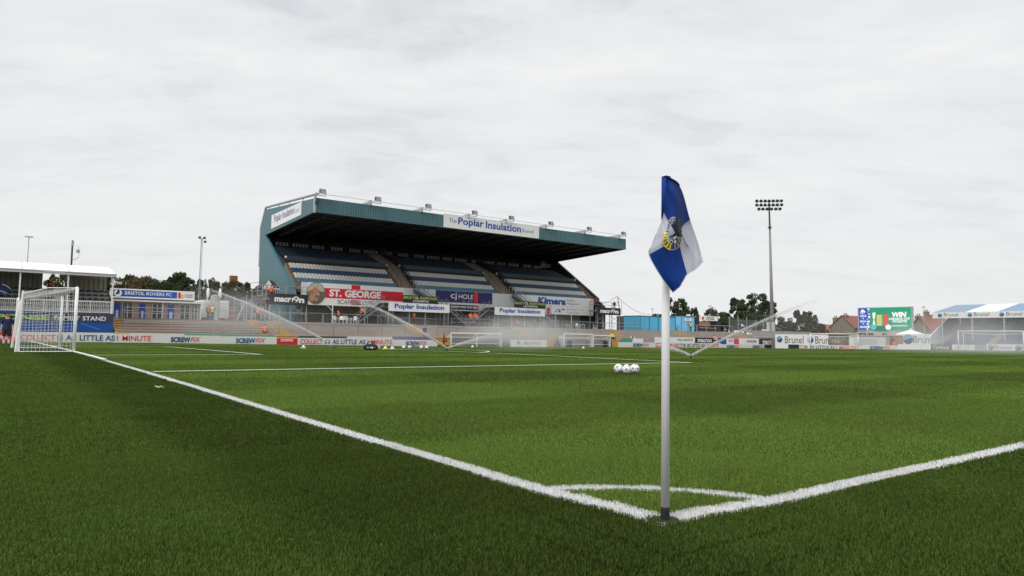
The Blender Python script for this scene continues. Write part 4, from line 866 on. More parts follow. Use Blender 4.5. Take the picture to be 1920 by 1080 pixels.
for k, (p0, p1, q0, q1, side) in enumerate(GA):
    x0, x1 = at(p0, 575, 'y', 79)[0], at(p1, 575, 'y', 79)[0]
    nm = ['gantry with white Poplar Insulation board next to the banner with red band', 'gantry with white Poplar Insulation board below the Kimera banner'][k]
    t = thing('gantry', nm, 'gantry', ((x0+x1)/2, 79, 2.1), 'gantries before the stand front')
    F = fy(x0, 79, 3.86); w = x1-x0
    b = MB(); b.box(x0, x1, 79, 79.1, 3.86, 5.0); sp = b.build('sign_panel', WHITE, t)
    b = MB(); text_on(b, F, 'Poplar Insulation', .09*w, .905*w, .20, .98, .02, .035); b.build('lettering', TXTB, sp)
    b = MB(); b.box(x0+.1, x1-.1, 79.1, 81.95, 4.75, 4.95); b.build('platform', DGREY, t)
    for xx in (x0+.05, x1-.75):
        for yy, zz in ((79.2, 3.86), (81.4, 4.75)): b = MB(); lattice(b, xx, yy, 2.1, zz); b.build('lattice_leg', GALV, t)
    for f_ in (.34, .60): b = MB(); b.tube((x0+w*f_, 79.2, 2.1), (x0+w*f_, 79.2, 3.86), .07); b.build('leg', GALV, t)
    b = MB(); b.tube((x0+1, 79.3, 3.0), (x1-1, 79.3, 3.0), .03); b.build('rail', GALV, t)
    ysign('sign', ['black sign reading BRISTOL RESPONSE over the left gantry board', 'black sign reading BRISTOL RESPONSE over the right gantry board'][k], q0+1, q1, 78.95, 5.03, 6.0, BLACK, [('BRIST', q0+1.5, q0+(q1-q0)*.33, .5, .86, LIME, .015), ('OL', q0+(q1-q0)*.34, q0+(q1-q0)*.455, .5, .86, WHITE, .015), ('RESPONSE', q0+(q1-q0)*.49, q1-1.5, .5, .86, LIME, .015), ('LOCKSMITHS', q0+(q1-q0)*.30, q0+(q1-q0)*.74, .12, .38, WHITE, .015)])
    for s, lab in ((-1, ['dark metal stair climbing to the left gantry under the word SCAFFOLDING', 'grey metal stair climbing to the right gantry beside the two stewards'][k]), (1, ['grey metal stair going down from the left gantry towards the two stewards', 'dark metal stair going down from the right gantry under the pale logo banner'][k])):
        xs0 = x0 if s < 0 else x1; ft = thing('metal_stair', lab, 'stair', (xs0+s*2, 80.2, 2.1), 'metal stairs of the gantries')
        flight(ft, xs0+s*3.7, 2.15, xs0+s*.1, 4.8, 80.2)
        cx = 42.3 if k == 0 else 58.9
    for s in (1,):
        xs0 = x0+1.2 if s < 0 else x1-1.2; up_ = thing('metal_stair', ['upper flight behind the black sign of the left gantry', 'upper flight behind the black sign of the right gantry'][k]+(', descending to the right' if s > 0 else ', descending to the left'), 'stair', (xs0, 81, 5), 'metal stairs of the gantries')
        flight(up_, xs0+s*.6, 4.95, (42.3 if k == 0 else 59)+s*.7, 7.0, 80.9, .9)

# ------------------------------------------------------------------ scaffold towers carrying the black signs
def tower(lab, px0, px1, z0, z1, hut, zs):
    x0, x1 = at(px0, 560, 'y', 79)[0], at(px1, 560, 'y', 79)[0]; w = x1-x0
    t = thing('scaffold_tower', lab, 'scaffold tower', ((x0+x1)/2, 79, 2.1), 'scaffold towers with black signs')
    b = MB(); b.box(x0, x1, 78.9, 79, z0, z1); sp = b.build('sign_panel', BLACK, t); F = fy(x0, 78.9, z0); h = z1-z0
    b = MB(); text_on(b, F, 'macr', .11*w, .55*w, .25*h, .66*h, .015, .045); text_on(b, F, 'n', .755*w, .90*w, .22*h, .64*h, .015, .045); text_on(b, F, 'l', .565*w, .60*w, .3*h, .68*h, .015, .04)
    disc = [( .675*w+.075*w*cos(a), .62*h+.19*h*sin(a)) for a in np.linspace(0, 2*pi, 25)]; inn = [(.675*w+.035*w*cos(a), .62*h+.09*h*sin(a)) for a in np.linspace(0, 2*pi, 25)]
    b.add([F(x, y, .015) for x, y in disc+inn], [(i, i+1, 26+i, 25+i) for i in range(24)])
    tail = [(.74*w, .62*h), (.75*w, .5*h), (.70*w, .30*h), (.645*w, .22*h), (.67*w, .33*h), (.70*w, .5*h)]; b.add([F(x, y, .016) for x, y in tail], [tuple(range(6))]); b.build('lettering', WHITE, sp)
    for fx_ in (.02, .27, .55, .98):
        for yy in (79.1, 80.8): b = MB(); b.tube((x0+w*fx_, yy, 2.1), (x0+w*fx_, yy, z1+(1.0 if yy > 80 else 0)), .06, .06, 7); b.build('standard', GALV, t)
    b = MB(); b.box(x0-.3, x1+.3, 79.1, 80.9, z0+.55, z0+.68); b.build('deck', WOOD, t)
    b = MB()
    for a0, a1 in ((.02, .27), (.55, .98)): b.tube((x0+w*a0, 79.15, z0), (x0+w*a1, 79.15, z0-1.2), .03, .03, 5); b.tube((x0+w*a1, 79.15, z0), (x0+w*a0, 79.15, z0-1.2), .03, .03, 5)
    for zz in (z1+.5, z1+1.0): b.tube((x0, 80.8, zz), (x1, 80.8, zz), .03, .03, 5); b.tube((x0, 79.1, zz), (x0, 80.8, zz), .03, .03, 5); b.tube((x1, 79.1, zz), (x1, 80.8, zz), .03, .03, 5)
    b.tube((x0, 79.15, 3.1), (x1, 79.15, 3.1), .03, .03, 5); b.build('brace', GALV, t); return t
tower('left scaffold tower carrying a large black sign reading macron', 506, 577, 4.12, 5.4, True, 0)
tower('right scaffold tower carrying a black sign reading macron beyond the stand', 1120, 1163, 4.5, 5.66, False, 0)
# hut on the left tower, with its scaffold gallery
hx0, hx1 = at(496, 540, 'y', 82)[0], at(521, 540, 'y', 82)[0]
t = thing('hut', 'small dark hut with white gable end on scaffolding beside the teal wall', 'hut', ((hx0+hx1)/2, 82, 4.4))
b = MB(); b.box(hx0+.1, hx1-.1, 82, 84.5, 4.4, 6.15); b.build('wall', mat('hut_wall', (.11, .105, .10), .8, .2), t)
b = MB(); b.prism([(hx0-.25, 6.1), (hx1+.1, 6.1), (hx1+.1, 6.22), (hx1-.6, 7.0), (hx0+.55, 7.15), (hx0-.25, 6.25)], 'y', 81.8, 84.7); b.build('roof', mat('hut_roof', (.075, .07, .068), .8, .2), t)
b = MB(); b.prism([(hx0-.2, 6.2), (hx0+1.0, 6.2), (hx0+.42, 7.1)], 'y', 81.74, 81.79); b.box(hx0-.3, hx1+.1, 81.7, 81.79, 6.05, 6.17); b.build('gable_board', WHITE, t)
b = MB(); b.box(hx0+.35, hx1-.4, 81.94, 81.99, 5.0, 5.8); b.build('window', GLASS, t)
t = thing('scaffold', 'grey scaffold gallery with tube rails left of the small hut', 'scaffold', (21.3, 81, 2.1))
gx = [at(p, 560, 'y', 81)[0] for p in (462, 472, 482, 492, 500, 508)]
for k, x in enumerate(gx): b = MB(); zt = (4.9, 5.3, 6.0, 6.5, 6.6, 6.5)[k]; [b.tube((x, yy, 2.1), (x, yy, zt), .05, .05, 6) for yy in (81, 83)]; b.build('standard', GALV, t)
b = MB()
for z in (4.35, 4.8, 5.3, 5.9): [b.tube((gx[0] if z < 5 else gx[2], yy, z-.2), (gx[-1], yy, z+.15), .04, .04, 6) for yy in (81, 83)]
b.tube((gx[1], 81, 2.2), (gx[3], 81, 4.4), .04); b.tube((gx[3], 81, 2.2), (gx[5], 81, 4.4), .04); b.build('ledger', GALV, t)
b = MB(); b.box(gx[0], gx[-1], 81, 83, 4.2, 4.3); b.build('board', mat('scaffold_board', (.12, .10, .085), .9, .2), t)
for k in range(4): b = MB(); x = gx[0]+.7+k*.75; b.box(x, x+.32, 80.9, 81.0, 4.4, 5.15); b.build('panel', mat('scaffold_panel', (.18, .17, .165), .7, .2), t)
t = thing('scaffold', 'inclined grey steel stair frame above the double yellow gangway', 'scaffold', (20, 78.5, 2.1))
b = MB(); A = [at(442, 606, 'y', 78.5), at(458, 568, 'y', 78.5), at(470, 566, 'y', 78.5), at(486, 578, 'y', 78.5), at(512, 640, 'y', 76)]
for q in (A[:2], A[1:4]): b.poly([tuple(p) for p in q], .09, 7)
for px, py in ((458, 568), (463, 568), (474, 568), (480, 572)): p = at(px, py, 'y', 78.5); b.tube(tuple(p), (p[0], 78.5, 2.1), .06, .06, 6)
b.tube(tuple(at(445, 588, 'y', 78.5)), tuple(at(482, 588, 'y', 78.5)), .05); b.build('frame', GALV, t)
b = MB(); p = at(444, 606, 'y', 78.9); q = at(470, 575, 'y', 78.9); b.add([tuple(p), tuple(at(462, 607, 'y', 78.9)), tuple(q), tuple(at(462, 572, 'y', 78.9))], [(0, 1, 2, 3)]); b.build('sheet', mat('scaffold_sheet', (.10, .095, .09), .8, .2), t)

# ------------------------------------------------------------------ family stand at the left
FS_ = thing('small_stand', 'low stand with white canopy and blue front reading FAMILY STAND, left edge', 'stand', (0, 75, 0))
b = MB(); b.box(-16, 6.45, 73.0, 73.2, -.6, 2.42); wl = b.build('front_wall', RBLUE, FS_)
b = MB(); b.box(-16, 1.45, 72.975, 72.996, 1.58, 2.28); b.box(1.45, 6.40, 72.97, 72.996, 1.60, 2.34)
b.m = [0]*6+[1]*6; b.build('dark_band', [mat('band_navy', (.012, .035, .085), .5, .1), mat('band_slate', (.045, .047, .055), .5, .1)], wl)
F = fy(0, 72.955, 0); b = MB(); text_on(b, F, 'BRISTOL RESPONSE', -9.6, at(93, 595, 'y', 72.97)[0], 1.68, 2.14, 0, .04); b.build('lettering', LIME, wl)
b = MB(); text_on(b, F, 'FAMILY', at(102, 595, 'y', 73)[0], at(150, 595, 'y', 73)[0], 1.72, 2.12, 0, .015); text_on(b, F, 'STAND', at(155, 595, 'y', 73)[0], at(199, 595, 'y', 73)[0], 1.72, 2.12, 0, .015); b.build('lettering', WHITE, wl)
b = MB()
for (x0, x1, za, zb_) in ((-2, -1.2, .9, 1.5), (3.8, 5.4, 1.45, .85), (.4, 1.8, .85, 1.5)): b.add([(x0, 72.985, za), (x1, 72.985, zb_), (x1, 72.985, zb_+.08), (x0, 72.985, za+.05)], [(0, 1, 2, 3)])
b.build('light_stripe', mat('stripe_blue', lin('#3f86d8'), .5, .1), wl)
b = MB(); P = [(73.1, -.6), (73.1, 2.45)]
for i in range(5): P += [(73.9+.85*i, 2.45+.42*i), (73.9+.85*i, 2.45+.42*(i+1))]
P += [(78.2, 4.55), (78.2, -.6)]; b.prism(P, 'x', -16, 6.4); b.build('seating_deck', CONCG, FS_)
b = MB(); b.box(-16, 6.4, 73.0, 73.08, 3.45, 3.55); b.box(-16, 6.4, 73.0, 73.08, 2.48, 2.55)
for x in np.arange(-15.9, 6.4, .145): b.box(x, x+.035, 73.02, 73.055, 2.5, 3.5)
for x in (-7.1, -5, -2.9, -.9, .9, 2.7, 4.5, 6.33): b.box(x, x+.08, 72.99, 73.09, 2.45, 3.6)
b.build('railing', OFFW, FS_)
b = MB()
for x in (-8.1, -4.5, -.92, 2.68, 6.25): b.box(x-.06, x+.06, 72.98, 73.1, 2.4, 5.95); b.tube((x, 73.1, 4.9), (x, 74.4, 5.95), .05)
b.build('post', WHITE, FS_)
rb_ = MB()
for k, (x0, x1) in enumerate(((-16, -8.1), (-8.06, -4.5), (-4.46, -.86), (-.82, 2.72), (2.76, 6.5))):
    N_ = 8; n_ = 6; vv = []
    for j in range(n_+1):
        for i in range(N_+1): u, v = i/N_, j/n_; vv.append((x0+(x1-x0)*u, 72.9+5.3*v, 6.12+1.05*v-.10*sin(pi*u)*sin(pi*v)))
    rb_.add(vv, [(j*(N_+1)+i, j*(N_+1)+i+1, (j+1)*(N_+1)+i+1, (j+1)*(N_+1)+i) for j in range(n_) for i in range(N_)])
rb_.build('canopy', mat('canopy_white', (.78, .78, .78), .5, .03, 1), FS_, True)
b = MB(); b.box(-16, 6.5, 72.84, 72.96, 5.86, 6.06); b.box(-16, 6.5, 72.80, 72.90, 6.08, 6.16); b.tube((6.5, 72.9, 6.1), (6.5, 78.2, 7.2), .05)
for x in (-8.08, -4.48, -.84, 2.74): b.tube((x, 72.9, 6.16), (x, 78.2, 7.22), .035, .035, 5)
b.build('gutter', mat('canopy_edge', (.55, .55, .55), .5, .1), FS_)
b = MB(); b.box(-16, .95, 78.2, 78.35, 3.5, 6.9); b.box(2.75, 6.3, 78.2, 78.35, 3.5, 6.9)
b.build('back_wall', mat('corrugated_beige', (.27, .24, .205), .7, .15, 1, stretch=(14, 1, .3)), FS_)
b = MB()
for x in np.arange(-15.8, 6.2, .42):
    if .95 < x < 2.75:
        if b.v: b.build('cladding_rib', mat('beige_rib', (.16, .14, .12), .7, .15), FS_); b = MB()
        continue
    b.box(x, x+.06, 78.14, 78.19, 4.6, 6.0)
b.build('cladding_rib', mat('beige_rib', (.16, .14, .12), .7, .15), FS_)
def bucket(b, x, y, z):
    P = [(-.22, 0), (-.235, .4), (-.19, .56), (-.08, .61), (.08, .61), (.19, .56), (.235, .4), (.22, 0)]; n = 8
    b.add([(x+p, y+.06*(q/.6), z+q+.05) for p, q in P]+[(x+p, y+.06+.06*(q/.6), z+q+.05) for p, q in P], [tuple(range(n)), tuple(range(2*n-1, n-1, -1))]+[(i, n+i, n+(i+1) % n, (i+1) % n) for i in range(n)])
    b.box(x-.2, x+.2, y-.22, y-.02, z+.05, z+.13)
sp = None
for r in range(5):
    for x in np.arange(-5.6, 6.2, .53):
        if .85 < x < 2.85 and r > 1: continue
        X_, Y_, Z_ = x+.25, 74.0+.85*r-.12, 2.45+.42*r
        if sp is None: b = MB(); bucket(b, 0, 0, 0); sp = b.build('seat', mat('stand_seat_navy', (.018, .021, .04), .45, .2, 6), FS_, loc=(0, 0, 0)); o = sp
        else: o = sp.copy(); COL.objects.link(o); o.parent = FS_
        o.location = (X_, Y_-75+.3, Z_)
b = MB(); b.box(1.9, 2.4, 75.9, 76.3, 3.6, 4.75); b.build('white_cabinet', OFFW, FS_)
b = MB(); b.tube((6.3, 73.0, 5.5), (6.75, 72.7, 5.35), .05); b.box(6.55, 6.95, 72.5, 72.75, 5.2, 5.45); b.build('lamp', GREY, FS_)
t = thing('banner', 'draped blue cloth with white trim over the seats at the left picture edge', 'banner', (-2, 73.6, 4))
b = MB(); p = [at(-30, 505, 'y', 73.9), at(5, 533, 'y', 73.9), at(21, 542, 'y', 73.9), at(12, 549, 'y', 73.9), at(-30, 556, 'y', 73.9)]; b.add([tuple(q) for q in p]+[(q[0], q[1]+.05, q[2]) for q in p], [(0, 1, 2, 3, 4), (9, 8, 7, 6, 5)]+[(i, 5+i, 5+(i+1) % 5, (i+1) % 5) for i in range(5)]); b.build('cloth', mat('banner_blue', lin('#16305c'), .7, .2, 6), t)
b = MB(); b.poly([tuple(at(x, y, 'y', 73.85)) for x, y in ((4, 533), (12, 536), (20, 541.5))], .035, 5); b.poly([tuple(at(x, y, 'y', 73.85)) for x, y in ((-5, 543), (5, 547), (12, 549))], .035, 5); b.build('white_trim', OFFW, t)

# ------------------------------------------------------------------ clubhouse
CH = thing('clubhouse', 'low pale brick clubhouse with blue doors and a long white roof sign', 'clubhouse', (11.4, 80, 2.1))
b = MB(); b.box(7.0, 15.65, 80, 88, 2.0, 3.9); b.build('wall', BRICK, CH)
b = MB(); b.box(6.6, 15.9, 79.6, 88.2, 3.90, 4.06); b.build('roof', OFFW, CH); b = MB(); b.box(7.0, 15.0, 80.1, 87, 4.06, 4.25); b.build('roof_kerb', DGREY, CH)
for k, (a, c, kind) in enumerate(((214, 225, 'd'), (230, 248, 'w'), (262, 272, 'd'), (286, 303, 'w'), (315, 326, 'd'), (338, 355, 'w'), (360, 369, 'w'))):
    x0, x1 = at(a, 580, 'y', 79.95)[0], at(c, 580, 'y', 79.95)[0]
    if kind == 'd':
        b = MB(); b.box(x0, x1, 79.9, 79.99, 2.12, 3.68); d = b.build('door', mat('door_blue', lin('#223f9a'), .5, .1), CH)
        b = MB(); b.box(x0+.15, x1-.15, 79.87, 79.897, 2.2, 2.95); b.build('door_panel', GREY, d)
    else:
        b = MB(); b.box(x0, x1, 79.93, 79.99, 2.2, 3.70); w_ = b.build('window', GLASS, CH)
        b = MB(); xm = (x0+x1)/2; b.box(x0-.05, x1+.05, 79.89, 79.927, 2.9, 2.97); b.box(xm-.04, xm+.04, 79.89, 79.925, 2.2, 3.7); b.box(x0-.06, x0, 79.88, 79.928, 2.15, 3.75); b.box(x1, x1+.06, 79.88, 79.928, 2.15, 3.75); b.build('frame', GREY, w_)
b = MB(); x = at(305, 580, 'y', 79.8)[0]; b.tube((x, 79.8, 2.1), (x, 79.8, 3.9), .06); b.build('downpipe', OFFW, CH); b = MB(); b.tube((15.6, 79.7, 2.1), (15.6, 79.7, 3.9), .06); b.build('downpipe', OFFW, CH)
sgn = ysign('roof_sign', 'long white roof sign with blue panel reading BRISTOL ROVERS FC', 206, 365, 80.0, 4.24, 5.22, WHITE, [('BRISTOL ROVERS FC', 234, 322, .36, .72, WHITE, .015), ('HONEST', 346, 362, .52, .66, TXTG, .02, .2), ('THOMAS', 346, 362, .30, .44, TXTG, .02, .2)], [(212, 332, .15, .85, BLUE), (334, 339, .18, .82, RED), (339, 344, .18, .60, mat('sign_yellow', lin('#e0b23c'), .5, .05))], py=552)
F = fy(at(221, 552, 'y', 80)[0], 79.93, 4.73); b = MB(); disc_on(b, F, 0, 0, .36, .36, .02, 0); b.add([F(x*.3, z*.3, .03) for x, z in ((-.9, -.6), (-.5, .2), (-.2, .5), (-.35, .9), (.1, 1.35), (.45, 1.0), (.35, .6), (.7, .3), (.3, .1), (.5, -.6), (.1, -.2), (-.3, -.5))], [tuple(range(12))], 1); b.build('emblem', [WHITE, BLACK], sgn)

# ------------------------------------------------------------------ masts, vans, fences behind the terrace
def mast(lab, x, y, z0, z1, lean=0):
    t = thing('lamp_mast', lab, 'mast', (x, y, z0), 'slim masts on the skyline'); b = MB(); h = z1-z0; n = 26
    for k in range(3): a = 2*pi*k/3; b.tube((x+.14*cos(a), y+.14*sin(a), z0), (x+.09*cos(a), y+.09*sin(a), z1), .03, .025, 5)
    for i in range(n): a = 2*pi*(i % 3)/3; c = 2*pi*((i+1) % 3)/3; z = z0+h*i/n; b.tube((x+.14*cos(a), y+.14*sin(a), z), (x+.13*cos(c), y+.13*sin(c), z+h/n), .018, .018, 4)
    b.build('lattice_mast', GALV, t); b = MB()
    for dx in (-.3, .25): b.box(x+dx-.14, x+dx+.14, y-.35, y-.15, z1-.05, z1+.22); b.tube((x, y, z1-.1), (x+dx, y-.2, z1+.05), .03)
    b.box(x+.22, x+.5, y-.3, y-.1, z1-.5, z1-.25); b.build('lamp', DGREY, t)
mast('slim lattice lamp mast standing behind the brick clubhouse', 17.62, 90, 2.1, 12.4)
def lamp_post(lab, x, y, z0, z1, arm=.9, m=DGREY, r=.07):
    t = thing('lamp_post', lab, 'lamp post', (x, y, z0), 'slim masts on the skyline'); b = MB(); b.tube((x, y, z0), (x, y, z1), r, r*.6, 8); b.build('pole', m, t)
    b = MB(); b.add([(x-arm*.5, y-.2, z1), (x+arm*.5, y-.2, z1), (x+arm*.5, y+.2, z1), (x-arm*.5, y+.2, z1), (x-arm*.4, y-.15, z1+.16), (x+arm*.4, y-.15, z1+.16), (x+arm*.4, y+.15, z1+.16), (x-arm*.4, y+.15, z1+.16)], [(3, 2, 1, 0), (4, 5, 6, 7), (0, 1, 5, 4), (1, 2, 6, 5), (2, 3, 7, 6), (3, 0, 4, 7)]); b.build('lantern', m, t)
lamp_post('grey street lamp above the white canopy at the left', .26, 100, 0, 11.95, .9, GREY)
t = thing('utility_pole', 'dark pole with side bracket above the white canopy', 'utility pole', (4.8, 100, 0)); b = MB(); b.tube((4.8, 100, 0), (4.75, 100, 12.), .13, .10, 8); b.build('pole', DGREY, t); b = MB(); b.tube((4.8, 100, 9.5), (5.5, 100, 9.9), .04); b.tube((5.45, 100, 9.8), (5.45, 100, 11.4), .02); b.box(5.2, 5.6, 99.9, 100.1, 10.5, 10.9); b.box(4.68, 4.9, 99.9, 100.1, 11.3, 11.9); b.build('bracket', GREY, t)
lamp_post('slim street lamp behind the light blue containers', at(1331, 570, 'y', 100)[0], 100, 1, at(1331, 574, 'y', 100)[2], 1.2, GREY)
lamp_post('slim lamp on the skyline right of the wire from the right tower', at(1223, 585, 'y', 100)[0], 100, 1, at(1223, 580, 'y', 100)[2], .9, GREY)
t = thing('overhead_wire', 'thin dark wires running across the sky from the right tower', 'wire', (85, 84, 7)); b = MB()
def catenary(p, q, sag, n=14): p, q = np.array(p), np.array(q); return [tuple(p+(q-p)*i/n-np.array([0, 0, sag*4*(i/n)*(1-i/n)])) for i in range(n+1)]
b.poly(catenary(at(1157, 556, 'y', 79), at(1223, 589, 'y', 95), .9), .03, 4); b.poly(catenary(at(1157, 556, 'y', 79), at(1118, 575, 'y', 79), .1), .03, 4); b.tube(tuple(at(1158, 556, 'y', 79.3)), tuple(at(1163, 590, 'y', 79.3)), .06, .06, 6); b.tube(tuple(at(1165, 566, 'y', 79.3)), tuple(at(1166, 590, 'y', 79.3)), .03, .03, 5); b.build('wire', BLACK, t)
t = thing('overhead_wire', 'thin dark wires in front of the trees left of the stand', 'wire', (18, 95, 9)); b = MB(); b.poly(catenary(at(215, 521, 'y', 100), at(390, 533, 'y', 95), .2), .03, 4); b.poly(catenary(at(390, 533, 'y', 95), at(490, 529, 'y', 92), .1), .03, 4); b.build('wire', BLACK, t)
def sat_van(lab, px, w):
    y = 84.; x = at(px, 590, 'y', y)[0]; t = thing('satellite_van', lab, 'van', (x, y, 2.1), 'white satellite vans')
    b = MB(); b.box(x-w, x+w, y, y+5, 2.5, 4.55); b.build('body', WHITE, t); b = MB(); b.box(x-w+.1, x+w-.1, y+5, y+6.4, 2.5, 3.9); b.build('cab', WHITE, t)
    for dx in (-w+.2, w-.2):
        for dy in (.9, 5.6): b = MB(); b.tube((x+dx-.12, y+dy, 2.5), (x+dx+.12, y+dy, 2.5), .38, .38, 14); b.build('wheel', BLACK, t)
    b = MB(); b.box(x-w+.12, x+w-.12, y-.02, y-.002, 2.6, 4.3); b.build('rear_door', OFFW, t)
    b = MB(); b.tube((x, y+1, 4.55), (x, y+1, 5.0), .08); b.build('dish_mount', GREY, t); b = MB(); b.sphere((x+.05, y+.9, 5.45), .58, 16, 10, (.30, .5, 1.)); b.build('dish', WHITE, t, True)
sat_van('white satellite van with raised dish, left one behind the two hi-vis workers', 391, .7); sat_van('white satellite van with raised dish, right one with broad rear', 414, .85)
t = thing('storage_tank', 'tall grey rounded cabinet between the two satellite vans', 'cabinet', (at(402, 590, 'y', 83)[0], 83, 2.1)); x = t.location[0]; b = MB(); b.tube((x, 83, 2.1), (x, 83, 4.9), .5, .5, 16); b.sphere((x, 83, 4.9), .5, 16, 8, (1, 1, .5)); b.build('body', mat('cabinet_grey', (.24, .24, .24), .6, .1), t, True); b = MB(); b.box(x-.3, x+.3, 82.46, 82.52, 2.2, 4.3); b.build('door', GREY, t)
# hoardings and back fences
t = thing('hoarding', 'dark fence with reddish panels behind the satellite vans', 'fence', (20, 92, 2)); b = MB(); b.box(15.7, 31, 91.7, 91.8, 1.9, 4.7); b.build('panel', mat('fence_dark', (.075, .078, .07), .9, .3), t); b = MB(); b.box(at(422, 600, 'y', 90)[0], at(444, 600, 'y', 90)[0], 90, 90.1, 2, 4.1); b.build('red_panel', mat('fence_red', (.26, .11, .09), .9, .3, 2), t)
b = MB(); [b.tube((x, 89.8, 2), (x, 89.8, 5.4), .03, .03, 5) for x in np.arange(18.5, 30, 1.1)]; b.build('post', GREY, t)
t = thing('fence', 'tall mesh fence on the bank between kiosk and floodlight', 'fence', (122, 84, 2.1)); fx0, fx1 = at(1366, 600, 'y', 84)[0], at(1441, 600, 'y', 84)[0]
for k, p in enumerate((1368, 1384, 1400, 1417, 1431, 1440)): x = at(p, 600, 'y', 84)[0]; b = MB(); b.tube((x, 84, 2), (x, 84, (5., 5.6, 5.5, 4.9, 4.4, 4.2)[k]), .07, .07, 6); b.build('post', GALV, t)
b = MB()
for z in np.arange(2.2, 5., .2): b.tube((fx0, 84, z), (fx1-(4 if z > 4.2 else 0), 84, z), .012, .012, 3)
for x in np.arange(fx0, fx1, .22): b.tube((x, 84, 2.1), (x, 84, 4.9 if x < fx1-4 else 4.2), .010, .010, 3)
b.build('mesh_panel', GALV, t)
t = thing('retaining_wall', 'sloping grey concrete wall with white coping descending beside the floodlight', 'wall', (122, 77, 1)); b = MB(); b.box(112, 134, 77.3, 77.6, 1.9, 2.6); b.build('wall', CONCG, t); b = MB(); A0, A1 = at(1402, 628, 'y', 76), at(1430, 638, 'y', 76); b.add([tuple(A0), tuple(A1), (A1[0], 76, A1[2]+.5), (A0[0], 76, A0[2]+.5)]+[(p[0], 76.2, p[2]+d) for p, d in ((A0, 0), (A1, 0), (A1, .5), (A0, .5))], [(0, 1, 2, 3), (7, 6, 5, 4), (0, 4, 5, 1), (2, 6, 7, 3), (1, 5, 6, 2), (0, 3, 7, 4)]); b.build('coping', WHITE, t)
b = MB(); b.box(at(1429, 620, 'y', 78)[0], at(1441, 620, 'y', 78)[0], 78, 78.1, 2.1, 2.9); b.build('notice', WHITE, t)
# containers
def container(lab, px0, px1, y, z0, z1, m, bays, signs=()):
    x0, x1 = at(px0, 600, 'y', y)[0], at(px1, 600, 'y', y)[0]; t = thing('container', lab, 'container', ((x0+x1)/2, y, z0), 'painted containers behind the terrace'); b = MB(); b.box(x0, x1, y, y+4, z0, z1)
    n = int((x1-x0)/.35)
    for k in range(n): b.box(x0+.35*k, x0+.35*k+.17, y-.04, y-.001, z0+.05, z1-.12)
    b.build('body', m, t); b = MB(); b.box(x0-.05, x1+.05, y-.07, y+4.05, z1, z1+.12); b.box(x0-.05, x1+.05, y-.09, y-.045, z0, z0+.12)
    for k in range(bays+1): xx = x0+(x1-x0)*k/bays; b.box(xx-.05, xx+.05, y-.08, y-.042, z0+.12, z1)
    b.build('frame', DGREY, t); return t
container('long light blue container left of the corner pole', 1200, 1266, 84, 2.12, 4.75, CYAN, 4)
container('short light blue container with pale sign right of the corner pole', 1277, 1302, 84, 2.12, 5.05, mat('container_pale_blue', lin('#7cc4e4'), .5, .1, 1.2), 2)
xk = at(1289, 600, 'y', 83.9)[0]; ysign('sign', 'small white sign on the short light blue container', 1284, 1297, 83.88, 4.2, 4.65, WHITE, [('WC', 1287, 1293, .3, .7, TXTG, .02)], py=600)
container('dark grey cabin left of the long light blue container', 1186, 1199, 86, 2.12, 4.7, mat('cabin_grey', (.10, .11, .12), .6, .15), 1)
kx0, kx1 = at(1311, 600, 'y', 84)[0], at(1345, 600, 'y', 84)[0]
t = thing('food_kiosk', 'dark food kiosk with white sign board and open serving hatch', 'kiosk', ((kx0+kx1)/2, 84, 2.1))
b = MB(); b.box(kx0-1.2, kx1+1.5, 85.2, 88, 2.1, 4.3); b.box(kx0-1.2, kx0, 84, 85.2, 2.1, 5.0); b.box(kx0, kx1+1.0, 84, 85.2, 2.1, 2.9); b.box(kx1-.4, kx1+1., 84, 85.2, 2.9, 4.4); b.build('body', BLACK, t)
b = MB(); b.box(kx0, kx1, 83.85, 84.0, 4.4, 5.3); sb = b.build('sign_board', WHITE, t); F = fy(kx0, 83.85, 4.4); w = kx1-kx0; b = MB(); text_on(b, F, 'THE GAS', .34*w, .78*w, .5, .75, .02, .03); text_on(b, F, 'KITCHEN', .34*w, .78*w, .18, .42, .02, .03); b.build('lettering', mat('green_lettering', (.05, .16, .09), .6, .1), sb)
b = MB(); disc_on(b, F, .17*w, .45, .30, .30, .02, 0); b.build('emblem', RED, sb); b = MB(); b.box(kx0+.05, kx1-.5, 83.9, 84.4, 2.95, 3.05); b.build('counter', GREY, t); b = MB(); b.box(kx0+.3, kx1-.9, 85.0, 85.15, 3.3, 4.2); b.build('back_shelf', WOOD, t)

# ------------------------------------------------------------------ floodlight tower
fxx, fyy = 126., 81.5
p = at(1442, 395, 'y', fyy); q = at(1449, 640, 'y', fyy); fxx = q[0]
t = thing('floodlight_tower', 'tall grey floodlight pole with three rows of round lamps', 'floodlight tower', (fxx, fyy, -1))
ztop = at(1442, 376, 'y', fyy)[2]; b = MB(); b.tube((fxx, fyy, -1), (p[0]+.2, fyy, p[2]-4), .44, .20, 14); b.build('pole', mat('pole_grey', (.22, .225, .23), .5, .1, 1), t, True)
b = MB(); b.tube((p[0]+.2, fyy, p[2]-4), (p[0], fyy, ztop), .20, .13, 10); b.tube((p[0]+.18, fyy, p[2]-3.6), (p[0]+.18, fyy, p[2]-3.4), .42, .42, 10)
rows = [(377, [1419, 1427, 1435, 1442.3, 1450, 1458, 1466]), (384.5, [1419, 1427, 1434.7, 1442.3, 1450, 1458, 1466.5]), (392, [1423, 1430.5, 1438.5, 1446.5, 1455, 1463])]
for py, pxs in rows: b.tube(tuple(at(pxs[0], py+1, 'y', fyy)), tuple(at(pxs[-1], py+1, 'y', fyy)), .06, .06, 6)
b.build('lamp_frame', DGREY, t)
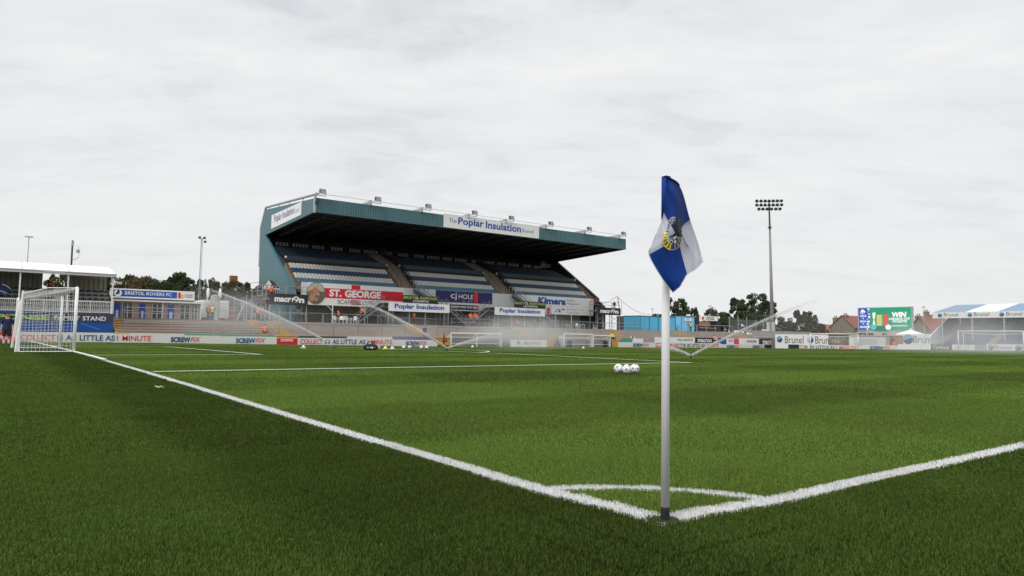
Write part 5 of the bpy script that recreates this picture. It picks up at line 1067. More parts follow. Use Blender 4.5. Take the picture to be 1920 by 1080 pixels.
for py, pxs in rows:
    for k, px in enumerate(pxs):
        c = Vector(at(px, py, 'y', fyy-.5)); d = Vector((-.55+.5*(k-3)/3, -.72, -.45)).normalized(); b = MB(); b.tube(tuple(c+d*.02), tuple(c-d*.16), .34, .32, 14); b.tube(tuple(c-d*.16), tuple(c-d*.60), .32, .12, 14); ln = b.build('lamp', DGREY, t)
        b = MB(); u = d.orthogonal().normalized(); w_ = d.cross(u); b.add([tuple(c+d*.03+(u*cos(a)+w_*sin(a))*.29) for a in np.linspace(0, 2*pi, 15)[:-1]], [tuple(range(14))]); b.build('lamp_glass', mat('lamp_glass_dark', (.07, .075, .08), .15, .1), ln)
b = MB(); cb = at(1443, 612, 'y', fyy-.9); [b.box(cb[0]+dx, cb[0]+dx+.55, fyy-1.1, fyy-.6, cb[2]-2.1, cb[2]+(.9 if dx else 1.1)) for dx in (-.6, 1.1)]; b.build('control_cabinet', mat('cabinet_pale', (.45, .46, .47), .5, .1), t)

# ------------------------------------------------------------------ right end: screen, stand, sheds, houses
sy0, sy1 = wy(1610, 118, 600), wy(1709, 118, 600)
F = fx(118, sy0, 2.75); w = sy0-sy1; h = 3.8
t = thing('video_screen', 'big green and blue video screen reading WIN CARABAO CUP TICKETS', 'video screen', (118, (sy0+sy1)/2, -1))
def emis(name, c, e=.55):
    def f(tt, b): b.inputs['Base Color'].default_value = (*[q*.4 for q in c], 1); b.inputs['Emission Color'].default_value = (*c, 1); b.inputs['Emission Strength'].default_value = e; b.inputs['Roughness'].default_value = .3
    return plain(name, f)
EG, EB, EW, EY, ERd, EC, EGd = [emis(n, lin(c), .62) for n, c in (('screen_green', '#33a27c'), ('screen_blue', '#3a5fc0'), ('screen_white', '#ffffff'), ('screen_yellow', '#cfd478'), ('screen_red', '#e0605a'), ('screen_cyan', '#59c9d6'), ('screen_dark_green', '#1f8063'))]
b = MB(); rect_on(b, F, -.15, w+.15, -.15, h+.1, -.5, -.01); b.build('cabinet', GREY, t)
b = MB(); rect_on(b, F, .21*w, w, 0, h, -.005, .01); pic = b.build('picture', EG, t); b = MB(); rect_on(b, F, 0, .208*w, 0, h, -.005, .01); sb = b.build('score_panel', EB, t)
b = MB()
for s, a0, a1, c0, c1 in (('GAS', .03, .155, .60, .70), ('0', .08, .105, .50, .57), ('BHA', .03, .155, .36, .45), ('0', .08, .105, .26, .33), ('00:00', .02, .17, .10, .20)): text_on(b, F, s, a0*w, a1*w, c0*h, c1*h, .02, .03)
rr_ = random.Random(3)
for k in range(9):
    cx, cz = .18*w+rr_.uniform(-.02, .035)*w, (k+.5)/9*h; r = rr_.uniform(.12, .3); b.add([F(cx+r*rr_.uniform(.5, 1)*cos(a), cz+r*rr_.uniform(.4, 1)*sin(a), .02) for a in np.linspace(0, 2*pi, 8)[:-1]], [tuple(range(7))])
b.add([F(.085*w+.45*x, .84*h+.42*z, .02) for x, z in ((-1, -.5), (-.8, .3), (-.5, .5), (-.3, 1.05), (.2, .8), (.8, .4), (1, -.1), (.5, -.8), (-.5, -.9))], [tuple(range(9))]); b.build('lettering', EW, sb)
b = MB(); [b.add([F(.085*w+.45*x+.1*cos(a), .80*h+.42*z+.16*sin(a), .03) for a in np.linspace(0, 2*pi, 9)[:-1]], [tuple(range(8))]) for x, z in ((-.4, 0), (.35, -.1))]; b.build('emblem', EB, sb)
b = MB(); text_on(b, F, 'WIN', .645*w, .915*w, .57*h, .80*h, .02, .06, .15); text_on(b, F, 'CARABAO CUP', .585*w, .975*w, .455*h, .555*h, .02, .05, .15); text_on(b, F, 'TICKETS!', .645*w, .92*w, .335*h, .44*h, .02, .05, .15); b.build('lettering', EW, pic)
b = MB(); rect_on(b, F, .645*w, .925*w, .16*h, .24*h, .012, .02); b.build('web_line', emis('screen_pale', (.45, .7, .6), .6), pic)
b = MB()      # plain generic drawing: ribboned cup, two tins, two balls on a green sweep
b.add([F(.44*w+.22*w*cos(a), .07*h+.13*h*sin(a), .014) for a in np.linspace(0, 2*pi, 25)[:-1]], [tuple(range(24))], 0)
rect_on(b, F, .355*w, .455*w, .20*h, .70*h, .016, .022, 1); rect_on(b, F, .365*w, .445*w, .70*h, .74*h, .016, .022, 0)
b.add([F(x*w, z*h, .024) for x, z in ((.475, .19), (.565, .26), (.585, .68), (.49, .72))], [(0, 1, 2, 3)], 2)
b.add([F(x*w, z*h, .02) for x, z in ((.275, .78), (.335, .80), (.325, .56), (.31, .5), (.33, .22), (.275, .22), (.295, .5), (.28, .56))], [tuple(range(8))], 3)
for x, z, m in ((.29, .14, 4), (.575, .13, 3)): b.add([F(x*w+.5*cos(a), z*h+.46*sin(a), .026) for a in np.linspace(0, 2*pi, 21)[:-1]], [tuple(range(20))], m)
b.build('drawing', [EGd, EY, ERd, EW, EC], pic)
b = MB(); [b.tube((118.3, y, -1), (118.3, y, 2.7), .14, .14, 8) for y in (sy0-.6, (sy0+sy1)/2, sy1+.6)]; b.box(118, 118.5, sy1-.2, sy0+.4, 2.25, 2.5); b.build('leg', GREY, t)
# sheds and fences under the screen
def xbox(lab, name, cat, px0, px1, X, z0, z1, m, dep=4, trims=(), roof=None):
    y0, y1 = wy(px0, X, 640), wy(px1, X, 640); t = thing(name, lab, cat, (X, (y0+y1)/2, -.8)); b = MB(); b.box(X, X+dep, y1, y0, z0, z1); b.build('wall', m, t)
    b = MB(); b.box(X-.12, X+dep+.1, y1-.1, y0+.1, z1, z1+.14); b.build('roof', roof or GREY, t)
    for p0, p1, a, c, mm, nm in trims: ya, yb = wy(p0, X, 640), wy(p1, X, 640); b = MB(); b.box(X-.05, X-.002, yb, ya, a, c); b.build(nm, mm, t)
    return t
xbox('low grey shed with a pale mural beside the spare goal', 'shed', 'shed', 1552, 1583, 109.5, -.8, 1.75, mat('shed_grey', (.22, .20, .20), .8, .2), 4, [(1556, 1567, .5, 1.1, mat('mural_yellow', (.42, .40, .25), .7, .3, 3), 'mural'), (1569, 1576, .5, 1.0, mat('mural_pink', (.42, .28, .28), .7, .3, 3), 'mural')], BLACK)
xbox('white garage with roller door and red post under the big screen', 'garage', 'garage', 1583, 1660, 111, -.8, 1.72, mat('garage_white', (.60, .60, .60), .6, .08), 5, [(1585, 1590, -.5, 1.5, mat('garage_red', (.35, .08, .07), .6, .2), 'red_post'), (1592, 1600, -.5, 1.45, WHITE, 'door'), (1606, 1645, -.5, 1.3, mat('roller_door', (.50, .51, .52), .5, .08, 2, stretch=(1, 1, 12)), 'roller_door')])
xbox('brown wooden hoarding beside the steward under the screen', 'wooden_fence', 'fence', 1661, 1694, 112.5, -.8, 1.75, WOOD, .3, [(1663, 1677, -.6, 1.4, mat('dark_opening', (.09, .085, .08), .8, .2), 'opening')])
yt = wy(1707.5, 116, 620); t = thing('marquee', 'white pointed marquee top behind the hoarding with large emblem', 'marquee', (116, yt, -.8)); b = MB(); b.add([(114.4, yt-1.6, 2.1), (117.6, yt-1.6, 2.1), (117.6, yt+1.6, 2.1), (114.4, yt+1.6, 2.1), (116, yt-.25, 2.75), (116, yt+.25, 2.75), (116, yt, 3.1)], [(0, 1, 4), (1, 2, 5, 4), (2, 3, 5), (3, 0, 4, 5), (4, 5, 6)]); b.box(114.4, 117.6, yt-1.6, yt+1.6, 1.85, 2.1); b.build('canopy', WHITE, t)
b = MB(); [b.tube((x, y, -.9), (x, y, 1.9), .04) for x in (114.5, 117.5) for y in (yt-1.5, yt+1.5)]; b.build('leg', GREY, t)
t = thing('boundary_wall', 'low dark wall behind the tall white hoarding', 'wall', (111, 62, -.8)); b = MB(); b.box(110.6, 110.9, 59.6, 75, -1.2, 1.3); b.build('wall', mat('boundary_wall', (.16, .15, .14), .9, .25), t); b = MB(); b.box(110.55, 110.95, 59.6, 75, 1.3, 1.42); b.build('coping', GREY, t)
# right stand
RS = thing('small_stand', 'far stand with blue and white roof sheets and navy seats, right edge', 'stand', (110, 28, -.3))
YA, YE = 43.75, 8.
b = MB(); P = [(107.6, -1.2), (107.6, .25)]; n = 12
for i in range(n): P += [(108.0+.80*i, .25+.285*i), (108.0+.80*i, .25+.285*(i+1))]
P += [(118.4, 3.68), (118.4, -1.2)]; b.prism(P, 'y', YE, YA-.6); b.build('seating_deck', CONCG, RS)
b = MB(); b.box(109.9, 110.05, YE, YA+.2, 4.40, 5.28); fa = b.build('fascia', WHITE, RS)
F = fx(109.9, YA+.2, 4.4); 
for k in range(8):
    yy = 1.0+3.95*k; b = MB(); text_on(b, F, 'Brunel', yy+.55, yy+2.45, .26, .78, .02, 0); b.build('lettering', TXTG, fa); R = .30; b = MB(); disc_on(b, F, yy, .45, R, R, .02, 0, 20); b.add([F(yy+R*cos(a), .45+R*sin(a), .03) for a in np.linspace(radians(205), radians(385), 14)]+[F(yy+R*(.6-1.2*u), .45+R*(.3-.5*u+.4*u*(1-u)), .03) for u in np.linspace(0, 1, 6)], [tuple(range(20))], 1); b.build('emblem', [BRUNEL1, BRUNEL2], fa)
edges = [YA+.2]+[YA-.1-4.05*k for k in range(1, 9)]
for k, (a, c) in enumerate(zip(edges, edges[1:])):
    b = MB(); sh_ = 1.3
    b.add([(109.95, a, 5.28), (109.95, c, 5.28), (118.3, c, 6.72), (118.3, a, 6.72), (109.95, a, 5.2), (109.95, c, 5.2), (118.3, c, 6.64), (118.3, a, 6.64)], [(0, 3, 2, 1), (4, 5, 6, 7), (0, 1, 5, 4), (1, 2, 6, 5), (2, 3, 7, 6), (3, 0, 4, 7)]); b.build('roof_sheet', ROOFB if k % 2 == 0 else ROOFW, RS)
b = MB()
for y in [YA-.6-3.95*k for k in range(9)]: b.tube((110.1, y-.4, .3), (110.1, y-.4, 4.5), .09, .09, 8); b.tube((118.1, y-.4, 3.6), (118.1, y-.4, 6.6), .08, .08, 8); b.tube((110.1, y-.4, 4.5), (118.1, y-.4, 6.5), .07, .07, 6)
b.build('post', GREY, RS)
b = MB(); b.box(118.35, 118.5, YE, YA-.4, -1, 6.64); b.build('back_wall', mat('back_wall_pale', (.33, .32, .29), .7, .12, 1), RS)
b = MB(); b.prism([(107.8, -1.), (118.4, -1.), (118.4, 6.6), (115.8, 6.25), (113.9, 4.4), (108.2, 1.9), (107.8, 1.6)], 'y', YA-.25, YA-.1); b.build('side_screen', mat('side_screen_white', (.60, .63, .65), .4, .06), RS)
b = MB()
for i in range(n*2): b.box(107.9+.40*i, 107.9+.40*i+.42, YA-1.5, YA-.28, .1+.1425*i, .30+.1425*i)
b.build('side_steps', mat('pale_step', (.46, .46, .43), .8, .15), RS)
b = MB(); b.tube((108, YA-1.5, 1.2), (117.5, YA-1.5, 4.6), .03, .03, 5); [b.tube((108+1.9*k, YA-1.5, .2+.68*k), (108+1.9*k, YA-1.5, 1.2+.68*k), .03, .03, 5) for k in range(6)]; b.build('handrail', DGREY, RS)
for yc, m in ((36.0, YEL), (29.6, OFFW)):
    b = MB()
    for i in range(n*2): b.box(107.9+.40*i, 107.9+.40*i+.42, yc-.6, yc+.6, .0+.1425*i, .33+.1425*i, 0 if i % 2 else 1)
    b.build('aisle_steps', [m if m is OFFW else CONCG, m], RS)
def seat_row_x(b, X, y, z):
    b.add([(X+.30, y-.2, z+.04), (X+.30, y+.2, z+.04), (X+.36, y+.18, z+.42), (X+.36, y-.18, z+.42), (X+.36, y-.2, z+.04), (X+.36, y+.2, z+.04), (X+.42, y+.18, z+.42), (X+.42, y-.18, z+.42)], [(0, 3, 2, 1), (4, 5, 6, 7), (0, 1, 5, 4), (2, 3, 7, 6), (1, 2, 6, 5), (3, 0, 4, 7)]); b.box(X+.12, X+.30, y-.18, y+.18, z+.06, z+.14)
SX = mat('stand_seat_purple', (.055, .06, .17), .45, .22, 6); sr = MB(); ind = []; 
for r in range(11):
    for y in np.arange(YA-2.0, YE+6, -.5):
        if abs(y-36.) < .75 or abs(y-29.6) < .75: continue
        if r < 6 and y > 32.2 and len(ind) < 100: ind.append((108.05+.8*(r+.0)+.25, y, .25+.285*(r+1)))
        else: seat_row_x(sr, 108.05+.8*r+.25, y, .25+.285*(r+1))
s_ = sr.build('seats', SX, RS); s_['kind'] = 'stuff'; o0 = None
for X, y, z in ind:
    if o0 is None: b = MB(); seat_row_x(b, 0, 0, 0); o0 = b.build('seat', SX, RS, loc=(0, 0, 0)); o = o0
    else: o = o0.copy(); COL.objects.link(o); o.parent = RS
    o.location = (X-110, y-28, z+.3)
b = MB(); [b.tube((117.9, y, 3.7), (117.9, y, 4.7), .04, .04, 5) for y in np.arange(YA-1, YE, -1.8)]; b.tube((117.9, YA-1, 4.7), (117.9, YE, 4.7), .04, .04, 5); b.build('back_rail', DGREY, RS)
# two dark posts in front of the side screen
lamp_post('dark post with bracket beside the far stand', 108.6, 44.6, -.5, 6.0, .5, GREY, .06)
# houses
def house(lab, X, y0, y1, zb, ze, zr, wallm, dep=9, gable=False, chims=(), ridge_y=False, over=.3):
    t = thing('house', lab, 'house', (X, (y0+y1)/2, -1)); b = MB(); ym = (y0+y1)/2; xm = X+dep/2
    if gable:
        b.box(X, X+dep, y1, y0, zb, ze); b.prism([(y1, ze), (y0, ze), (ym, zr)], 'x', X, X+dep)
        b.build('wall', wallm, t); b = MB(); b.add([(X-over, y0+over, ze-.2), (X+dep+over, y0+over, ze-.2), (X+dep+over, ym, zr+.12), (X-over, ym, zr+.12), (X-over, y1-over, ze-.2), (X+dep+over, y1-over, ze-.2)], [(0, 1, 2, 3), (3, 2, 5, 4)]); rf = b.build('roof', TILE, t)
    else:
        b.box(X, X+dep, y1, y0, zb, ze); b.prism([(X, ze), (X+dep, ze), (xm, zr)], 'y', y1, y0); b.build('wall', wallm, t)
        b = MB(); b.add([(X-over, y0+over, ze-.15), (X-over, y1-over, ze-.15), (xm, y1-over, zr+.12), (xm, y0+over, zr+.12), (X+dep+over, y0+over, ze-.15), (X+dep+over, y1-over, ze-.15)], [(0, 3, 2, 1), (3, 4, 5, 2)]); rf = b.build('roof', TILE, t)
    for (x, y, z0, z1) in chims:
        b = MB(); b.box(x-.45, x+.45, y-.5, y+.5, z0, z1); b.box(x-.52, x+.52, y-.57, y+.57, z1-.25, z1-.1); b.tube((x, y-.2, z1), (x, y-.2, z1+.45), .14, .11, 8); b.tube((x, y+.22, z1), (x, y+.22, z1+.4), .14, .11, 8); b.build('chimney', STONE, rf)
    for y, z in ((ym+1.5, (zb+ze)/2+.6), (ym-1.5, (zb+ze)/2+.6)):
        b = MB(); b.box(X-.05, X-.002, y-.5, y+.5, z-.6, z+.6); wn = b.build('window', GLASS, t); b = MB(); b.box(X-.07, X-.055, y-.56, y+.56, z-.66, z-.6); b.box(X-.07, X-.055, y-.56, y+.56, z+.6, z+.66); b.box(X-.07, X-.055, y-.03, y+.03, z-.6, z+.6); b.build('frame', WHITE, wn)
    return t
yA = lambda px: at(px, 600, 'x', 150)[1]
house('stone house with gable and chimney left of the big screen', 150, yA(1556), yA(1602), -1, 3.9, 6.5, STONE, 10, True, [(150.6, yA(1564.5), 4.2, 6.1), (151, yA(1581), 6.0, 6.7)])
house('cream house with steep red tiled roof partly behind the big screen', 155, yA(1590), yA(1660), -1, 4.3, 7.0, CREAM, 9)
house('low cottage with small red roof between tree and stone house', 165, at(1524, 615, 'x', 165)[1], at(1551, 615, 'x', 165)[1], -1, 2.6, 4.9, STONE, 8)
house('red-roofed house just right of the big screen', 145, at(1700, 610, 'x', 145)[1], at(1748, 610, 'x', 145)[1], -1, 2.6, 5.75, STONE, 10, True, [(149, at(1722, 600, 'x', 149)[1], 4.5, 6.2)])
house('red-roofed house behind the left end of the far stand', 168, at(1722, 605, 'x', 168)[1], at(1790, 605, 'x', 168)[1], -1, 4.0, 7.2, CREAM, 10, False, [(172, at(1737, 600, 'x', 172)[1], 6.5, 8.0)])
yb_ = 118.; house_x = at(445, 530, 'y', yb_)[0]
t = thing('house', 'distant pale house with red chimney row showing above the trees left of the stand', 'house', (house_x, yb_, 0)); b = MB(); b.box(house_x-2.6, house_x+2.6, yb_, yb_+7, 0, 7.5); b.prism([(house_x-2.6, 7.5), (house_x+2.6, 7.5), (house_x, 9.2)], 'y', yb_, yb_+7); b.build('wall', CREAM, t); b = MB(); b.add([(house_x-2.9, yb_-.2, 7.35), (house_x, yb_-.2, 9.4), (house_x, yb_+7.2, 9.4), (house_x-2.9, yb_+7.2, 7.35), (house_x+2.9, yb_-.2, 7.35), (house_x+2.9, yb_+7.2, 7.35)], [(0, 1, 2, 3), (1, 4, 5, 2)]); rf = b.build('roof', TILE, t); b = MB(); b.box(house_x-.8, house_x+.3, yb_+1, yb_+2, 8.7, 10.3); b.build('chimney', mat('red_brick', (.30, .10, .07), .9, .2, 4), rf)
hl = MB(); hl.add([(-900+60*i, 520+18*sin(i*.7), -2) for i in range(40)]+[(-900+60*i, 560, 7+3.5*sin(i*.9)+2*sin(i*2.3)) for i in range(40)], [(i, i+1, 41+i, 40+i) for i in range(39)]); hl.add([(620, -500+45*i, -2) for i in range(30)]+[(680, -500+45*i, 8+2.5*sin(i*.8)) for i in range(30)], [(i, i+1, 31+i, 30+i) for i in range(29)]); ho = hl.build('hills', mat('far_hill', (.07, .09, .07), .95, .25, .02)); ho['kind'] = 'structure'

# ------------------------------------------------------------------ trees
def leaf_mat(name, c1, c2):
    def f(t, b):
        a = N(t, 'ShaderNodeAttribute', attribute_name='rnd'); m = N(t, 'ShaderNodeMix', data_type='RGBA'); L(t, a.outputs['Fac'], m.inputs[0]); m.inputs[6].default_value = (*c1, 1); m.inputs[7].default_value = (*c2, 1)
        L(t, m.outputs[2], b.inputs['Base Color']); b.inputs['Roughness'].default_value = .7; b.inputs['Specular IOR Level'].default_value = .2
        tr = N(t, 'ShaderNodeBsdfTranslucent'); L(t, m.outputs[2], tr.inputs[0]); k = N(t, 'ShaderNodeMixShader', ins={0: .25}); L(t, b.outputs[0], k.inputs[1]); L(t, tr.outputs[0], k.inputs[2]); L(t, k.outputs[0], t.nodes['Material Output'].inputs[0])
    return plain(name, f)
LV = [leaf_mat('leaves_dark', (.036, .050, .022), (.085, .110, .045)), leaf_mat('leaves_olive', (.055, .060, .022), (.13, .125, .045)), leaf_mat('leaves_grey_green', (.05, .06, .035), (.13, .14, .085)), leaf_mat('leaves_autumn', (.075, .055, .025), (.16, .115, .05))]
BARK = mat('bark', (.09, .075, .06), .95, .3, 4)
def crown_mesh(seed, kind, nleaf=5200, leaf=.034):
    r = np.random.default_rng(seed); K = 46; C = []
    while len(C) < K:
        p = r.uniform(-1, 1, 3); q = hypot(p[0], p[1])
        lim = {'round': sqrt(max(0, 1-p[2]**2))*.95+.05, 'cone': (1-p[2])*.55+.08, 'broad': sqrt(max(0, 1-(p[2]*.9)**2))}[kind]
        if q <= lim and (hypot(q/lim, 0) > .45 or r.random() < .35): C.append(p)
    C = np.array(C); rad = r.uniform(.13, .27, K)*(1.15 if kind == 'broad' else 1.); per = r.integers(0, K, nleaf); cv_ = r.uniform(0, 1, K)
    d = r.normal(size=(nleaf, 3)); d /= np.linalg.norm(d, axis=1)[:, None]; rr = r.uniform(.25, 1.08, nleaf)**.6
    P = C[per]+d*(rad[per]*rr)[:, None]*np.array([1, 1, .8]); P = P*.5; P[:, 2] += .5
    P[:, 2] = .16+.84*P[:, 2]
    a = r.normal(size=(nleaf, 3)); a /= np.linalg.norm(a, axis=1)[:, None]; u = np.cross(a, r.normal(size=(nleaf, 3))); u /= np.linalg.norm(u, axis=1)[:, None]; w = np.cross(a, u); s = leaf*r.uniform(.5, 1.3, nleaf)[:, None]
    V = np.stack([P-u*s, P+w*s*.55, P+u*s, P-w*s*.55], 1).reshape(-1, 3); me = bpy.data.meshes.new('crown'); me.vertices.add(4*nleaf); me.vertices.foreach_set('co', V.reshape(-1)); me.loops.add(4*nleaf); me.loops.foreach_set('vertex_index', np.arange(4*nleaf)); me.polygons.add(nleaf); me.polygons.foreach_set('loop_start', np.arange(nleaf)*4); me.update(calc_edges=True)
    A = me.attributes.new('rnd', 'FLOAT', 'POINT'); A.data.foreach_set('value', np.repeat(np.clip(.65*cv_[per]+.35*r.uniform(0, 1, nleaf), 0, 1), 4)); me.materials.append(LV[0])
    t = MB(); t.tube((0, 0, -.05), (.01, .0, .35), .030, .020, 8); t.tube((.01, 0, .35), (0, .01, .80), .020, .006, 7)
    for c in C[r.choice(K, 12, replace=False)]:
        e_ = c*.5; e_[2] = .16+.84*(e_[2]+.5); z = max(.18, min(.62, e_[2]-.22)); t.tube((0, 0, z), tuple(e_), .011, .003, 5)
    tm = t.build('trunk', BARK); td = tm.data; bpy.data.objects.remove(tm); return me, td
CR = [crown_mesh(1, 'round'), crown_mesh(2, 'broad'), crown_mesh(3, 'cone'), crown_mesh(4, 'round', 3600), crown_mesh(5, 'broad', 6500, .03)]
def tree(lab, x, y, z0, h, wd, shape, m, group, name='tree', cat='tree', sparse=None):
    t = thing(name, lab, cat, (x, y, z0), group); me, td = CR[shape]
    c = bpy.data.objects.new('crown', me); COL.objects.link(c); c.parent = t; c.scale = (wd, wd, h); c.rotation_euler = (0, 0, random.uniform(0, 6)); c.material_slots[0].link = 'OBJECT'; c.material_slots[0].material = LV[m]
    k = bpy.data.objects.new('trunk', td); COL.objects.link(k); k.parent = t; k.scale = (wd, wd, h); k.rotation_euler = c.rotation_euler; return t
def ytree(lab, px, pyt, Y, wpx, shape, m, group, z0=1.5):
    p = at(px, pyt, 'y', Y); Z = np.linalg.norm(p-CAM); return tree(lab, p[0], Y, z0, p[2]-z0, wpx/FPX*Z, shape, m, group)
def xtree(lab, px, pyt, X, wpx, shape, m, group, z0=-1.): p = at(px, pyt, 'x', X); Z = np.linalg.norm(p-CAM); return tree(lab, X, p[1], z0, p[2]-z0, wpx/FPX*Z, shape, m, group)
gl = 'trees behind the clubhouse'
for a in [('dark bushy tree right behind the canopy end', 228, 511, 104, 44, 0, 0), ('brownish low tree between the dark ones behind the roof sign', 262, 521, 108, 40, 1, 3), ('olive round tree above the word BRISTOL of the roof sign', 294, 525, 106, 38, 3, 1), ('tallest dark tree above the clubhouse roof sign', 328, 508, 106, 46, 0, 0), ('dark tree just left of the slim lattice mast', 362, 524, 104, 42, 1, 0), ('thin grey-green tree right of the slim lattice mast', 400, 522, 112, 26, 3, 2), ('sparse tall tree left of the distant red chimney', 426, 519, 112, 26, 2, 1), ('olive tree hiding the distant pale house', 450, 530, 106, 44, 1, 1), ('olive bush behind the scaffold gallery', 482, 535, 104, 30, 0, 1), ('dark low tree behind the satellite vans', 385, 545, 100, 46, 1, 0), ('dark low tree above the reddish fence', 425, 548, 98, 50, 4, 0), ('dark low tree behind the inclined steel stair frame', 465, 553, 97, 40, 1, 0), ('dark shrub under the tallest tree behind the roof sign', 305, 533, 99, 50, 4, 0), ('dark shrub at the canopy end behind the roof sign', 245, 528, 98, 48, 4, 3)]: ytree(a[0], a[1], a[2]-4, a[3], a[4]*1.3, a[5], a[6], gl)
ytree('green bush seen through the gap behind the small stand seats', 108, 512, 96, 40, 1, 1, gl, 2)
gr_ = 'trees behind the containers'
for a in [('dark tree directly right of the corner pole', 1268, 554, 96, 44, 0, 0), ('dark conifer-like tree above the short light blue container', 1302, 566, 96, 27, 2, 0), ('grey-green tree with street lamp in front above the kiosk', 1333, 575, 98, 30, 3, 2), ('dark low tree right of the kiosk', 1362, 585, 93, 36, 1, 0), ('tall dark tree, left of the two over the mesh fence', 1389, 555, 96, 48, 0, 0), ('tallest dark tree, right one over the mesh fence', 1422, 552, 96, 56, 4, 0), ('dark low tree behind the mesh fence below the tall ones', 1400, 585, 90, 56, 4, 0), ('dark bush filling the foot of the mesh fence', 1434, 590, 90, 44, 1, 0), ('small far bush left of the corner pole above the containers', 1232, 588, 100, 30, 1, 0), ('dark bush above the kiosk roof', 1345, 592, 91, 40, 4, 0)]: ytree(*a, gr_)
gx_ = 'trees between floodlight and screen'
for a in [('grey-green tree right behind the floodlight foot', 1470, 596, 150, 40, 4, 2), ('tallest grey-green tree between floodlight and stone house', 1510, 578, 152, 44, 0, 2), ('low dark bush under the tallest grey-green tree', 1493, 606, 146, 48, 4, 0), ('low bush left of the small cottage', 1535, 606, 148, 30, 1, 2), ('reddish bush in front of the small cottage', 1517, 617, 140, 14, 3, 3), ('hedge-like bush behind the tall white hoarding', 1462, 612, 140, 46, 4, 0)]: xtree(*a, gx_)
for a in [('small dark tree behind the red roof right of the screen', 1716, 596, 185, 20, 0, 2), ('small dark tree between red roof and far stand', 1744, 597, 190, 24, 1, 2)]: xtree(*a, gx_)

